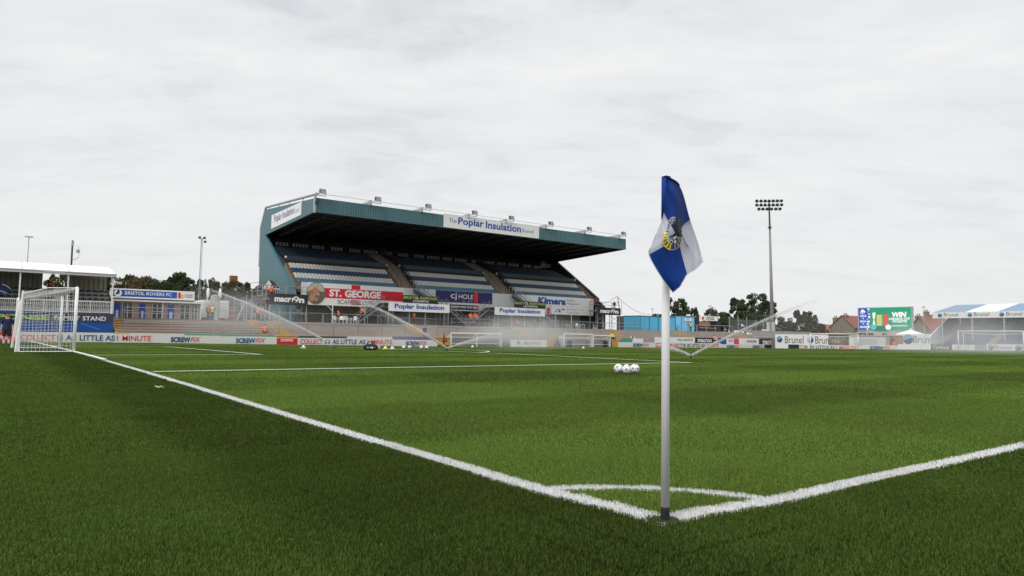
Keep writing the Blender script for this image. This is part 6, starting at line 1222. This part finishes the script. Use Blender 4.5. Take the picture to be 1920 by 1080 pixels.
# ------------------------------------------------------------------ people
FING = [(.022, .085), (.008, .095), (-.007, .09), (-.021, .07)]
def person_mesh(pose):
    J = {'pelvis': (0, 0, .95, .125), 'spine': (0, .005, 1.13, .120), 'chest': (0, .01, 1.32, .145), 'neck0': (0, .02, 1.46, .075), 'neck': (0, .005, 1.53, .055), 'head': (0, -.01, 1.63, .088), 'crown': (0, .0, 1.71, .075), 'chin': (0, -.06, 1.575, .04), 'nose': (0, -.115, 1.63, .014)}
    E = [('pelvis', 'spine'), ('spine', 'chest'), ('chest', 'neck0'), ('neck0', 'neck'), ('neck', 'head'), ('head', 'crown'), ('head', 'chin'), ('head', 'nose')]
    for s, n in ((1, 'r'), (-1, 'l')):
        J.update({n+'ear': (s*.095, .01, 1.63, .018), n+'sh': (s*.19, .02, 1.42, .062), n+'el': (s*.245, .04, 1.14, .046), n+'wr': (s*.255, -.05, .90, .032), n+'ha': (s*.255, -.075, .83, .034), n+'hip': (s*.095, 0, .88, .098), n+'kn': (s*.105, -.015, .49, .062), n+'an': (s*.11, .02, .09, .042), n+'toe': (s*.125, -.14, .04, .036)})
    if pose == 'walk':
        J.update({'rkn': (.10, -.16, .52, .062), 'ran': (.10, -.20, .12, .042), 'rtoe': (.11, -.36, .06, .036), 'lkn': (-.10, .06, .49, .062), 'lan': (-.10, .30, .14, .042), 'ltoe': (-.11, .17, .04, .036), 'rel': (.25, .14, 1.16, .046), 'rwr': (.27, .10, .92, .032), 'rha': (.27, .08, .85, .034), 'lel': (-.25, -.06, 1.15, .046), 'lwr': (-.23, -.24, 1.0, .032), 'lha': (-.22, -.30, .96, .034)})
    if pose == 'folded':
        J.update({'rel': (.27, -.06, 1.17, .046), 'rwr': (.07, -.20, 1.16, .032), 'rha': (-.01, -.215, 1.18, .034), 'lel': (-.27, -.06, 1.17, .046), 'lwr': (-.07, -.225, 1.20, .032), 'lha': (.01, -.24, 1.22, .034)})
    if pose == 'behind':
        J.update({'rel': (.26, .12, 1.16, .046), 'rwr': (.10, .20, .98, .032), 'rha': (.03, .215, .95, .034), 'lel': (-.26, .12, 1.16, .046), 'lwr': (-.10, .225, .96, .032), 'lha': (-.03, .235, .92, .034)})
    if pose == 'sit':
        for k in list(J):
            x, y, z, r = J[k]; J[k] = (x, y, z-.42, r)
        for s, n in ((1, 'r'), (-1, 'l')): J.update({n+'kn': (s*.14, -.43, .50, .064), n+'an': (s*.13, -.45, .09, .042), n+'toe': (s*.14, -.60, .04, .036), n+'el': (s*.27, -.05, .76, .046), n+'wr': (s*.17, -.28, .62, .032), n+'ha': (s*.13, -.34, .60, .034)})
    for s, n in ((1, 'r'), (-1, 'l')):
        E += [('chest', n+'sh'), (n+'sh', n+'el'), (n+'el', n+'wr'), (n+'wr', n+'ha'), ('pelvis', n+'hip'), (n+'hip', n+'kn'), (n+'kn', n+'an'), (n+'an', n+'toe'), ('head', n+'ear')]
        h = np.array(J[n+'ha'][:3]); d = h-np.array(J[n+'wr'][:3]); d /= np.linalg.norm(d); side = np.cross(d, [s, 0, .01]); side /= np.linalg.norm(side)+1e-9
        for k, (o, l_) in enumerate(FING):
            a = h+side*o+d*.03; m_ = a+d*l_*.55; c = m_+d*l_*.4+np.array([-s*.015, 0, 0])
            J[f'{n}f{k}a'] = (*m_, .0095); J[f'{n}f{k}b'] = (*c, .008); E += [(n+'ha', f'{n}f{k}a'), (f'{n}f{k}a', f'{n}f{k}b')]
        a = h+side*.045-d*.01; J[n+'tha'] = (*a, .011); J[n+'thb'] = (*(a+d*.035+side*.006), .009); E += [(n+'ha', n+'tha'), (n+'tha', n+'thb')]
    ks = list(J); me = bpy.data.meshes.new('p'); me.from_pydata([J[k][:3] for k in ks], [(ks.index(a), ks.index(b)) for a, b in E], []); o = bpy.data.objects.new('p', me); COL.objects.link(o)
    md = o.modifiers.new('s', 'SKIN'); md.use_smooth_shade = True
    for k, sv in zip(ks, me.skin_vertices[0].data): sv.radius = (J[k][3], J[k][3]*(.78 if k in ('pelvis', 'spine', 'chest') else 1)); sv.use_root = k == 'pelvis'
    o.modifiers.new('u', 'SUBSURF').levels = 1; dg = bpy.context.evaluated_depsgraph_get(); dg.update(); out = bpy.data.meshes.new_from_object(o.evaluated_get(dg)); bpy.data.objects.remove(o)
    for p in out.polygons: p.use_smooth = True
    out.materials.clear(); out.materials.append(SKIN)
    # clothes: parts of the same surface, a little larger
    V = np.array([v.co for v in out.vertices]); Nn = np.array([v.normal for v in out.vertices]); dz = -.42 if pose == 'sit' else 0
    def dist_seg(p, a, c): a, c = np.array(J[a][:3]), np.array(J[c][:3]); t = np.clip((p-a)@(c-a)/((c-a)@(c-a)), 0, 1); return np.linalg.norm(p-a-(c-a)*t)
    segs = {'top': [('pelvis', 'spine'), ('spine', 'chest'), ('chest', 'neck0')]+[('chest', n+'sh') for n in 'rl'], 'sleeve': [(n+'sh', n+'el') for n in 'rl'], 'fore': [(n+'el', n+'wr') for n in 'rl'], 'hand': [(n+'wr', n+'ha') for n in 'rl']+[(n+'ha', n+'f1b') for n in 'rl']+[(n+'ha', n+'f3b') for n in 'rl'], 'leg': [('pelvis', n+'hip') for n in 'rl']+[(n+'hip', n+'kn') for n in 'rl'], 'shin': [(n+'kn', n+'an') for n in 'rl'], 'foot': [(n+'an', n+'toe') for n in 'rl'], 'head': [('neck', 'head'), ('head', 'crown'), ('head', 'chin'), ('neck0', 'neck')]}
    reg = []
    for p in out.polygons: c = np.array(p.center); reg.append(min(segs, key=lambda k: min(dist_seg(c, a, d) for a, d in segs[k])))
    def cloth_part(rs, off, f=lambda c: True):
        idx = {}; vs_ = []; fs = []
        for p, r in zip(out.polygons, reg):
            if r in rs and f(np.array(p.center)):
                q = []
                for v in p.vertices:
                    if v not in idx: idx[v] = len(vs_); vs_.append(tuple(V[v]+Nn[v]*off))
                    q.append(idx[v])
                fs.append(q)
        m = bpy.data.meshes.new('c'); m.from_pydata(vs_, [], fs); m.update(); m.materials.append(CLOTHD)
        for p in m.polygons: p.use_smooth = True
        return m
    hy = lambda c: c[2] > 1.66+dz or (c[1] > .02 and c[2] > 1.56+dz)
    return {'body': out, 'vest': cloth_part(('top',), .026), 'shirt': cloth_part(('top', 'sleeve', 'fore'), .013), 'tee': cloth_part(('top', 'sleeve'), .015), 'trousers': cloth_part(('leg', 'shin'), .016), 'shorts': cloth_part(('leg',), .03), 'boots': cloth_part(('foot',), .01), 'hair': cloth_part(('head',), .012, hy), 'socks': cloth_part(('shin',), .008, lambda c: c[2] < .3)}
PM = {k: person_mesh(k) for k in ('stand', 'walk', 'folded', 'behind', 'sit')}
def person(lab, px, Y, zf, pose, face, parts, skin=SKIN, h=1., py=610, x=None):
    """parts: [(mesh key, part name, material)]"""
    x = at(px, py, 'y', Y)[0] if x is None else x
    t = thing('person', lab, 'person', (x, Y, zf), None, face); M_ = PM[pose]
    for key, nm, m in [('body', 'body', skin)]+parts:
        o = bpy.data.objects.new(nm, M_[key]); COL.objects.link(o); o.parent = t; o.scale = (h, h, h); o.material_slots[0].link = 'OBJECT'; o.material_slots[0].material = m
    return t
def steward(lab, px, Y, zf, pose='stand', face=0., vest=ORANGE, shirt=CLOTHD, leg=CLOTHD, skin=SKIN, h=1., py=610, x=None):
    return person(lab, px, Y, zf, pose, face, [('shirt', 'jacket', shirt), ('vest', 'vest', vest), ('trousers', 'trousers', leg), ('boots', 'boots', BLACK), ('hair', 'hair', HAIR)], skin, h, py, x)
person('man in navy shirt and shorts with white belt behind the near goal net', 13, 44.3, gz(-1.8, 44.3)+.03, 'stand', radians(-8), [('tee', 'shirt', CLOTHN), ('shorts', 'shorts', CLOTHD), ('socks', 'socks', CLOTHW), ('boots', 'boots', BLACK), ('hair', 'hair', mat('brown_hair', (.12, .07, .04), .8, .2, 20))], SKIN, 1.0, 620)
b = MB(); wx_ = at(20, 620, 'y', 44.3)[0]
steward('steward in orange vest standing among the seats under the white canopy', 93, 77, 4.1, 'folded', radians(50), py=535, skin=SKIND)
steward('worker in orange vest left of the yellow-vested one by the satellite van', 390, 80, 2.1, 'stand', radians(30), py=592)
steward('worker in yellow vest by the satellite van', 398, 79.6, 2.1, 'folded', radians(-20), HIVIS, py=592)
steward('steward in orange vest at the top of the double yellow gangway', 483, 77.6, 2.1, 'stand', radians(-10), py=600)
person('person in dark grey coat beside the steward at the top of the double yellow gangway', 493, 77.8, 2.1, 'stand', radians(20), [('shirt', 'coat', CLOTHG), ('trousers', 'trousers', CLOTHG), ('boots', 'boots', BLACK), ('hair', 'hair', HAIR)], SKIN, 1.02, 600)
steward('steward in orange sitting on the double yellow gangway', 497, 73.0, .45, 'sit', radians(170), shirt=ORANGE, py=625)
steward('steward in orange on the deck behind the left black sign', 509, 79.9, 4.70, 'stand', radians(150), shirt=ORANGE, py=540)
steward('steward in orange seated behind the white plastic chairs', 634, 79.4, 2.1, 'stand', radians(20), py=600, h=.98)
steward('steward in orange jacket half hidden by a pale post under the word GEORGE', 679, 80.6, 2.6, 'folded', radians(-60), shirt=ORANGE, py=590)
steward('steward in orange vest with arms folded under the left gantry', 776, 78.6, 2.1, 'folded', radians(10), py=605, skin=SKIND)
person('young person in navy top on the gangway below the left gantry', 796, 72.3, .45, 'stand', radians(140), [('shirt', 'top', CLOTHN), ('trousers', 'trousers', CLOTHG), ('boots', 'boots', BLACK), ('hair', 'hair', HAIR)], SKIN, .85, 630)
st_ = steward('steward in orange vest with red bag on the touchline left of the largest dugout', 832, 70.3, gz(41, 70.3), 'stand', radians(70), py=640)
steward('left one of two stewards seen from behind between the gantry stairs', 882, 77.9, 2.3, 'behind', radians(178), shirt=ORANGE, leg=CLOTHG, py=596)
steward('right one of two stewards seen from behind between the gantry stairs', 892, 77.9, 2.3, 'behind', radians(184), shirt=ORANGE, leg=CLOTHG, py=596)
steward('steward in orange bending under the middle of the right gantry', 970, 79.5, 2.0, 'sit', radians(20), shirt=ORANGE, py=605, h=1.15)
steward('steward in red-orange vest under the right end of the right gantry', 1003, 79.5, 2.1, 'stand', radians(30), py=605, skin=SKIND)
steward('steward in orange vest standing beside the middle dugout', 1045, 70.4, gz(58, 70.4), 'walk', radians(40), py=640)
steward('steward in red vest on the raised deck right of the stand', 1118, 80.5, 5.75, 'stand', radians(10), CLOTHR, skin=SKIND, py=560)
person('camera operator in black on top of the right black sign', 1152, 79.7, 5.1, 'folded', radians(-20), [('shirt', 'jacket', CLOTHD), ('trousers', 'trousers', OFFW), ('boots', 'boots', BLACK), ('hair', 'hair', HAIR)], SKIN, 1., 575)
person('seated person in red and white by the wall left of the corner pole', 1163, 72.2, -.02, 'sit', radians(-20), [('shirt', 'jacket', CLOTHW), ('vest', 'vest', CLOTHR), ('trousers', 'trousers', CLOTHR), ('boots', 'boots', BLACK), ('hair', 'hair', HAIR)], SKIN, 1.1, 636, x=at(1186, 636, 'y', 72.2)[0])
steward('person in yellow jacket sitting above the last orange gate', 1148, 72.4, .35, 'sit', radians(0), HIVIS, HIVIS, py=630)
steward('steward in orange and white vest beyond the wall right of the corner pole', 1340, 71.9, -.2, 'stand', radians(-70), shirt=CLOTHW, py=640)
steward('steward in yellow vest before the short light blue container', 1295, 80, 2.1, 'stand', radians(160), HIVIS, py=612)
person('person in pink top behind the black board next to the floodlight foot', 1446, 72.6, -.3, 'stand', radians(0), [('shirt', 'top', CLOTHP), ('trousers', 'trousers', CLOTHD), ('boots', 'boots', BLACK), ('hair', 'hair', HAIR)], SKIN, .95, 632)
pp = at(1676, 640, 'x', 110); steward('steward in orange vest under the big screen by the wooden hoarding', 0, pp[1], -.75, 'stand', radians(-60), shirt=CLOTHR, x=110.)
# red bag by the steward
p = st_.location; t = thing('bag', 'small red bag carried beside the touchline steward', 'bag', (p[0]+.35, p[1], p[2]+.55)); b = MB(); b.sphere((0, 0, .2), .2, 12, 8, (.7, 1, 1.1)); o = b.build('body', CLOTHR, t, True, loc=(0, 0, 0)); b = MB(); b.poly([(0, -.12, .38), (0, -.08, .52), (0, .08, .52), (0, .12, .38)], .015, 5); b.build('strap', CLOTHD, t, loc=(0, 0, 0))

# ------------------------------------------------------------------ plastic chairs and tables on the terrace
PLW = mat('white_plastic', (.68, .68, .66), .4, .06)
def chair(lab, x, y, rz, group):
    t = thing('plastic_chair', lab, 'chair', (x, y, 2.1), group, rz); b = MB(); b.box(-.22, .22, -.22, .22, .42, .46); b.build('seat', PLW, t, loc=(0, 0, 0)); b = MB(); b.add([(-.22, .2, .46), (.22, .2, .46), (.2, .3, .9), (-.2, .3, .9), (-.22, .23, .46), (.22, .23, .46), (.2, .33, .9), (-.2, .33, .9)], [(0, 1, 2, 3), (7, 6, 5, 4), (0, 4, 5, 1), (2, 6, 7, 3), (1, 5, 6, 2), (0, 3, 7, 4)]); b.build('backrest', PLW, t, loc=(0, 0, 0))
    for sx_ in (-1, 1):
        for sy_ in (-1, 1): b = MB(); b.tube((sx_*.18, sy_*.18, .43), (sx_*.23, sy_*.24, 0), .025, .025, 6); b.build('leg', PLW, t, loc=(0, 0, 0))
        b = MB(); b.tube((sx_*.24, -.2, .66), (sx_*.24, .25, .66), .025, .025, 6); b.tube((sx_*.24, -.2, .66), (sx_*.22, -.2, .44), .02, .02, 6); b.build('armrest', PLW, t, loc=(0, 0, 0))
    return t
c0 = None
spots = [(630, 78.4, .3, 'leftmost white plastic chair, in front of the seated steward'), (640, 78.6, -.4, 'white plastic chair second from the left under the word SCAFFOLDING'), (647, 78.3, 2.6, 'white plastic chair turned away under the word SCAFFOLDING'), (655, 78.7, .8, 'white plastic chair right of the turned one under the word SCAFFOLDING'), (663, 78.4, -1.2, 'white plastic chair facing sideways near the pale post'), (668, 78.8, .1, 'rightmost white plastic chair of the cluster by the pale post'), (1065, 78.5, .9, 'tilted white plastic chair left of the white table beyond the gantries'), (1083, 78.5, -.3, 'white plastic chair beside the white table beyond the gantries')]
for px, y, rz, lab in spots:
    x = at(px, 602, 'y', y)[0]
    if c0 is None: c0 = chair(lab, x, y, rz, 'white plastic chairs on the terrace')
    else: dup(c0, (x, y, 2.1), rz, lab)
x = at(1090, 602, 'y', 78.4)[0]; t = thing('plastic_table', 'white plastic table behind the dark rail beyond the gantries', 'table', (x, 78.4, 2.1)); b = MB(); b.box(x-.55, x+.55, 78, 78.8, 2.78, 2.83); b.build('tabletop', PLW, t)
for dx in (-.45, .45):
    for dy in (78.1, 78.7): b = MB(); b.tube((x+dx, dy, 2.1), (x+dx, dy, 2.78), .03, .03, 6); b.build('leg', PLW, t)
x = at(1116, 610, 'y', 78.6)[0]; t = thing('planter', 'small green plant box under the right black sign', 'planter', (x, 78.6, 2.1)); b = MB(); b.box(x-.4, x+.4, 78.4, 78.8, 2.1, 2.5); b.build('box', CONCG, t); b = MB(); rr_ = random.Random(9)
for k in range(120): c = Vector((x+rr_.uniform(-.38, .38), 78.6+rr_.uniform(-.2, .2), 2.5+rr_.uniform(0, .35))); u = Vector((rr_.gauss(0, 1), rr_.gauss(0, 1), rr_.gauss(0, 1))).normalized()*.09; w_ = u.orthogonal().normalized()*.04; b.add([c-u, c+w_, c+u, c-w_], [(0, 1, 2, 3)])
b.build('foliage', mat('plant_green', (.06, .10, .03), .7, .3, 5), t)
x = at(1080, 640, 'y', 71)[0]
for px, lab in ((1067, 'tall dark speaker box inside the middle dugout'), (1134, 'tall dark speaker box inside the smallest dugout')):
    x = at(px, 640, 'y', 71.5)[0]; z = gz(x, 71.5); t = thing('speaker_box', lab, 'speaker', (x, 71.4, z)); b = MB(); b.box(x-.26, x+.26, 71.2, 71.55, z, z+.95); b.build('cabinet', DGREY, t); b = MB(); b.box(x-.2, x+.2, 71.17, 71.197, z+.1, z+.88); b.build('grille', BLACK, t)

# ------------------------------------------------------------------ training kit on the pitch
CONE = mat('cone_white', (.72, .72, .70), .5, .05); CONEY = mat('cone_yellow', (.80, .74, .22), .5, .05)
def cone(lab, px, y, m):
    x = at(px, 653, 'y', y)[0]; z = gz(x, y)+.02; t = thing('marker_cone', lab, 'cone', (x, y, z), 'marker cones on the far grass'); b = MB(); b.tube((0, 0, 0), (0, 0, .17), .16, .035, 16); b.build('cone', m, t, True, loc=(0, 0, 0)); b = MB(); b.tube((0, 0, -.01), (0, 0, .015), .18, .18, 16); b.build('rim', m, t, loc=(0, 0, 0))
cone('yellow marker cone right of the black kit bag', 722.5, 36.4, CONEY); cone('white marker cone between yellow cone and two footballs', 735.5, 36.4, CONE); cone('white marker cone before the red arrow board', 569, 40, CONE); cone('white marker cone in front of the middle dugout', 1094, 47, CONE)
x, y = at(695, 654, 'y', 33.6)[0], 33.6; z = gz(x, y); t = thing('kit_bag', 'black kit bag with white and red marks lying on the far grass', 'bag', (x, y, z)); b = MB(); b.sphere((0, 0, .17), .26, 20, 12, (1.75, .8, .75)); b.build('body', CLOTHD, t, True, loc=(0, 0, 0)); b = MB(); b.poly([(-.25, 0, .3), (-.15, 0, .46), (.05, -.02, .47), (.15, 0, .33)], .025, 6); b.build('strap', CLOTHD, t, loc=(0, 0, 0)); b = MB(); b.box(-.12, .04, -.225, -.20, .1, .2); b.box(-.32, -.2, -.215, -.19, .12, .18); b.build('patch', CLOTHW, t, loc=(0, 0, 0)); b = MB(); b.box(.08, .2, -.225, -.20, .12, .19); b.build('patch', CLOTHR, t, loc=(0, 0, 0))

# ------------------------------------------------------------------ pitch sprinklers and their water
WATER = bpy.data.materials.new('water_drops'); WATER.use_nodes = True; tw = WATER.node_tree; tw.nodes.clear()
td_ = N(tw, 'ShaderNodeBsdfDiffuse', ins={0: (.97, .97, .97, 1)}); tl = N(tw, 'ShaderNodeBsdfTranslucent', ins={0: (.97, .97, .97, 1)}); tpn = N(tw, 'ShaderNodeBsdfTransparent')
m1 = N(tw, 'ShaderNodeMixShader', ins={0: .55}); L(tw, td_.outputs[0], m1.inputs[1]); L(tw, tl.outputs[0], m1.inputs[2]); m2_ = N(tw, 'ShaderNodeMixShader', ins={0: .45}); L(tw, m1.outputs[0], m2_.inputs[1]); L(tw, tpn.outputs[0], m2_.inputs[2]); L(tw, m2_.outputs[0], N(tw, 'ShaderNodeOutputMaterial').inputs[0])
def spray(lab, o, jets, seed):
    r = np.random.default_rng(seed); PS = []; SS = []
    for az, el, v, n, t0, t1, spread, size, drop in jets:
        t = t0+(t1-t0)*np.minimum(r.uniform(0, 1, n), r.uniform(0, 1.35, n)**1.0)*r.uniform(.55, 1.0, n)**.5; k = .25; a, e_ = radians(az), radians(el); g = 1+k*t
        P = np.stack([o[0]+v*t*cos(e_)*cos(a)/g, o[1]+v*t*cos(e_)*sin(a)/g, o[2]+v*t*sin(e_)/g-4.9*t*t], 1)
        s = (.025+spread*t**1.6)[:, None]; d = r.normal(size=(n, 3))*s; d[:, 2] -= np.abs(r.normal(size=n))*drop*t**1.6
        P = P+d; P[:, 2] = np.maximum(P[:, 2], .03-.2); PS.append(P); SS.append(size*r.uniform(.5, 1.4, n))
    P = np.concatenate(PS); S = np.concatenate(SS); n = len(P); Q = r.normal(size=(n, 3)); Q /= np.linalg.norm(Q, axis=1)[:, None]
    T = np.array([[1, 1, 1], [1, -1, -1], [-1, 1, -1], [-1, -1, 1]])*.75; V = P[:, None, :]+T[None]*S[:, None, None]*(1+.35*Q[:, None, :])
    me = bpy.data.meshes.new('water_spray'); me.vertices.add(4*n); me.vertices.foreach_set('co', V.reshape(-1)); I = np.array([0, 1, 2, 0, 3, 1, 0, 2, 3, 1, 3, 2]); LI = (np.arange(n)[:, None]*4+I[None]).reshape(-1); me.loops.add(12*n); me.loops.foreach_set('vertex_index', LI); me.polygons.add(4*n); me.polygons.foreach_set('loop_start', np.arange(4*n)*3); me.update(calc_edges=True); me.materials.append(WATER)
    ob = bpy.data.objects.new('water_spray', me); COL.objects.link(ob); tag(ob, lab, 'water spray', None, 'stuff'); return ob
def sprinkler(lab, x, y):
    z = gz(x, y); t = thing('sprinkler', lab, 'sprinkler', (x, y, z), 'pop-up sprinklers in the pitch'); b = MB(); b.tube((0, 0, -.1), (0, 0, .10), .05, .045, 10); b.build('riser', BLACK, t, loc=(0, 0, 0)); b = MB(); b.tube((0, 0, .10), (0, 0, .17), .06, .05, 10); b.tube((-.03, 0, .13), (.12, 0, .19), .022, .018, 8); b.build('nozzle', DGREY, t, loc=(0, 0, 0))
H1, H2, H3 = (17.73, 31.12), (21.48, 17.27), (14.48, 39.17)
sprinkler('black sprinkler head spraying before the largest dugout', *H1); sprinkler('nearest black sprinkler head right of the corner pole', *H2); sprinkler('farthest sprinkler head before the red arrow board', *H3)
spray('white water jets crossing in front of the largest dugout', (*H1, .12), [(195, 25, 22, 11000, .0, .38, .07, .0066, .03), (195, 25, 22, 16000, .01, .34, .16, .0042, 1.6), (339, 20, 16, 9000, .0, .30, .32, .0048, .20), (339, 18, 15, 30000, .04, .5, 1.5, .0042, .8)], 1)
spray('long water jet rising to the right of the corner pole', (*H2, .12), [(288, 28, 22, 13000, .0, .29, .07, .0050, .02), (288, 28, 22, 16000, .04, .36, .34, .0030, .9), (186, 15, 14, 11000, .0, .22, .30, .0042, .25), (186, 14, 14, 9000, .04, .32, .9, .003, .4)], 2)
spray('water jet sloping up to the left across the scaffold tower', (*H3, .1), [(144, 28, 24, 16000, .02, .46, .06, .0075, .02), (144, 28, 24, 40000, .04, .50, .22, .005, 2.6)], 3)
def puff(lab, c, rad, yaw, dens, seed):
    b = MB(); b.sphere((0, 0, 0), 1, 24, 14); m = bpy.data.materials.new('water_mist'); m.use_nodes = True; t = m.node_tree; t.nodes.clear()
    g = N(t, 'ShaderNodeTexCoord'); ln = N(t, 'ShaderNodeVectorMath', operation='LENGTH'); L(t, g.outputs['Object'], ln.inputs[0])
    f = N(t, 'ShaderNodeMapRange', ins={1: 1., 2: .15, 3: 0., 4: 1.}); f.interpolation_type = 'SMOOTHSTEP'; L(t, ln.outputs['Value'], f.inputs[0])
    mpp = N(t, 'ShaderNodeMapping'); mpp.inputs['Location'].default_value = (seed, 0, 0); L(t, g.outputs['Object'], mpp.inputs[0])
    n = N(t, 'ShaderNodeTexNoise', ins={'Scale': 2.2, 'Detail': 3.}); L(t, mpp.outputs[0], n.inputs['Vector']); r = N(t, 'ShaderNodeMapRange', ins={1: .3, 2: .7, 3: .3, 4: 1.5}); L(t, n.outputs[0], r.inputs[0])
    k = N(t, 'ShaderNodeMath', operation='MULTIPLY'); L(t, f.outputs[0], k.inputs[0]); L(t, r.outputs[0], k.inputs[1]); k2 = N(t, 'ShaderNodeMath', operation='MULTIPLY', ins={1: dens}); L(t, k.outputs[0], k2.inputs[0])
    v = N(t, 'ShaderNodeVolumePrincipled'); v.inputs['Color'].default_value = (.95, .96, .97, 1); v.inputs['Anisotropy'].default_value = .2; L(t, k2.outputs[0], v.inputs['Density'])
    o_ = N(t, 'ShaderNodeOutputMaterial'); L(t, v.outputs[0], o_.inputs['Volume'])
    o = b.build('water_mist', m, None, True, loc=(0, 0, 0)); o.location = c; o.scale = rad; o.rotation_euler = (0, 0, radians(yaw)); tag(o, lab, 'water mist', None, 'stuff')
puff('mist blown from the sprinkler across the largest dugout', (21.3, 29.6, 1.1), (4.2, 1.6, 1.5), 339, .30, 1)
puff('mist hanging under the jet left of the largest dugout', (14.9, 30.4, 1.0), (3.4, 1.0, 1.1), 195, .13, 2)
puff('mist hanging under the farthest sloping jet', (9.4, 42.9, 1.9), (5.6, 1.8, 2.2), 144, .16, 3)
puff('faint mist around the jet right of the corner pole', (22.9, 12.8, 1.3), (4.6, 1.1, 1.2), 288, .06, 4)
puff('faint plume drifting towards the far stand', (25.5, 5.2, 3.2), (6.5, 1.8, 1.9), 292, .022, 5)
puff('pale mist over the far right grass before the far goal', (64, 22, .9), (22, 9, 3.6), 15, .030, 6)
puff('thin mist hanging before the middle dugout', (34, 42, .9), (9, 5, 2.2), 30, .035, 7)
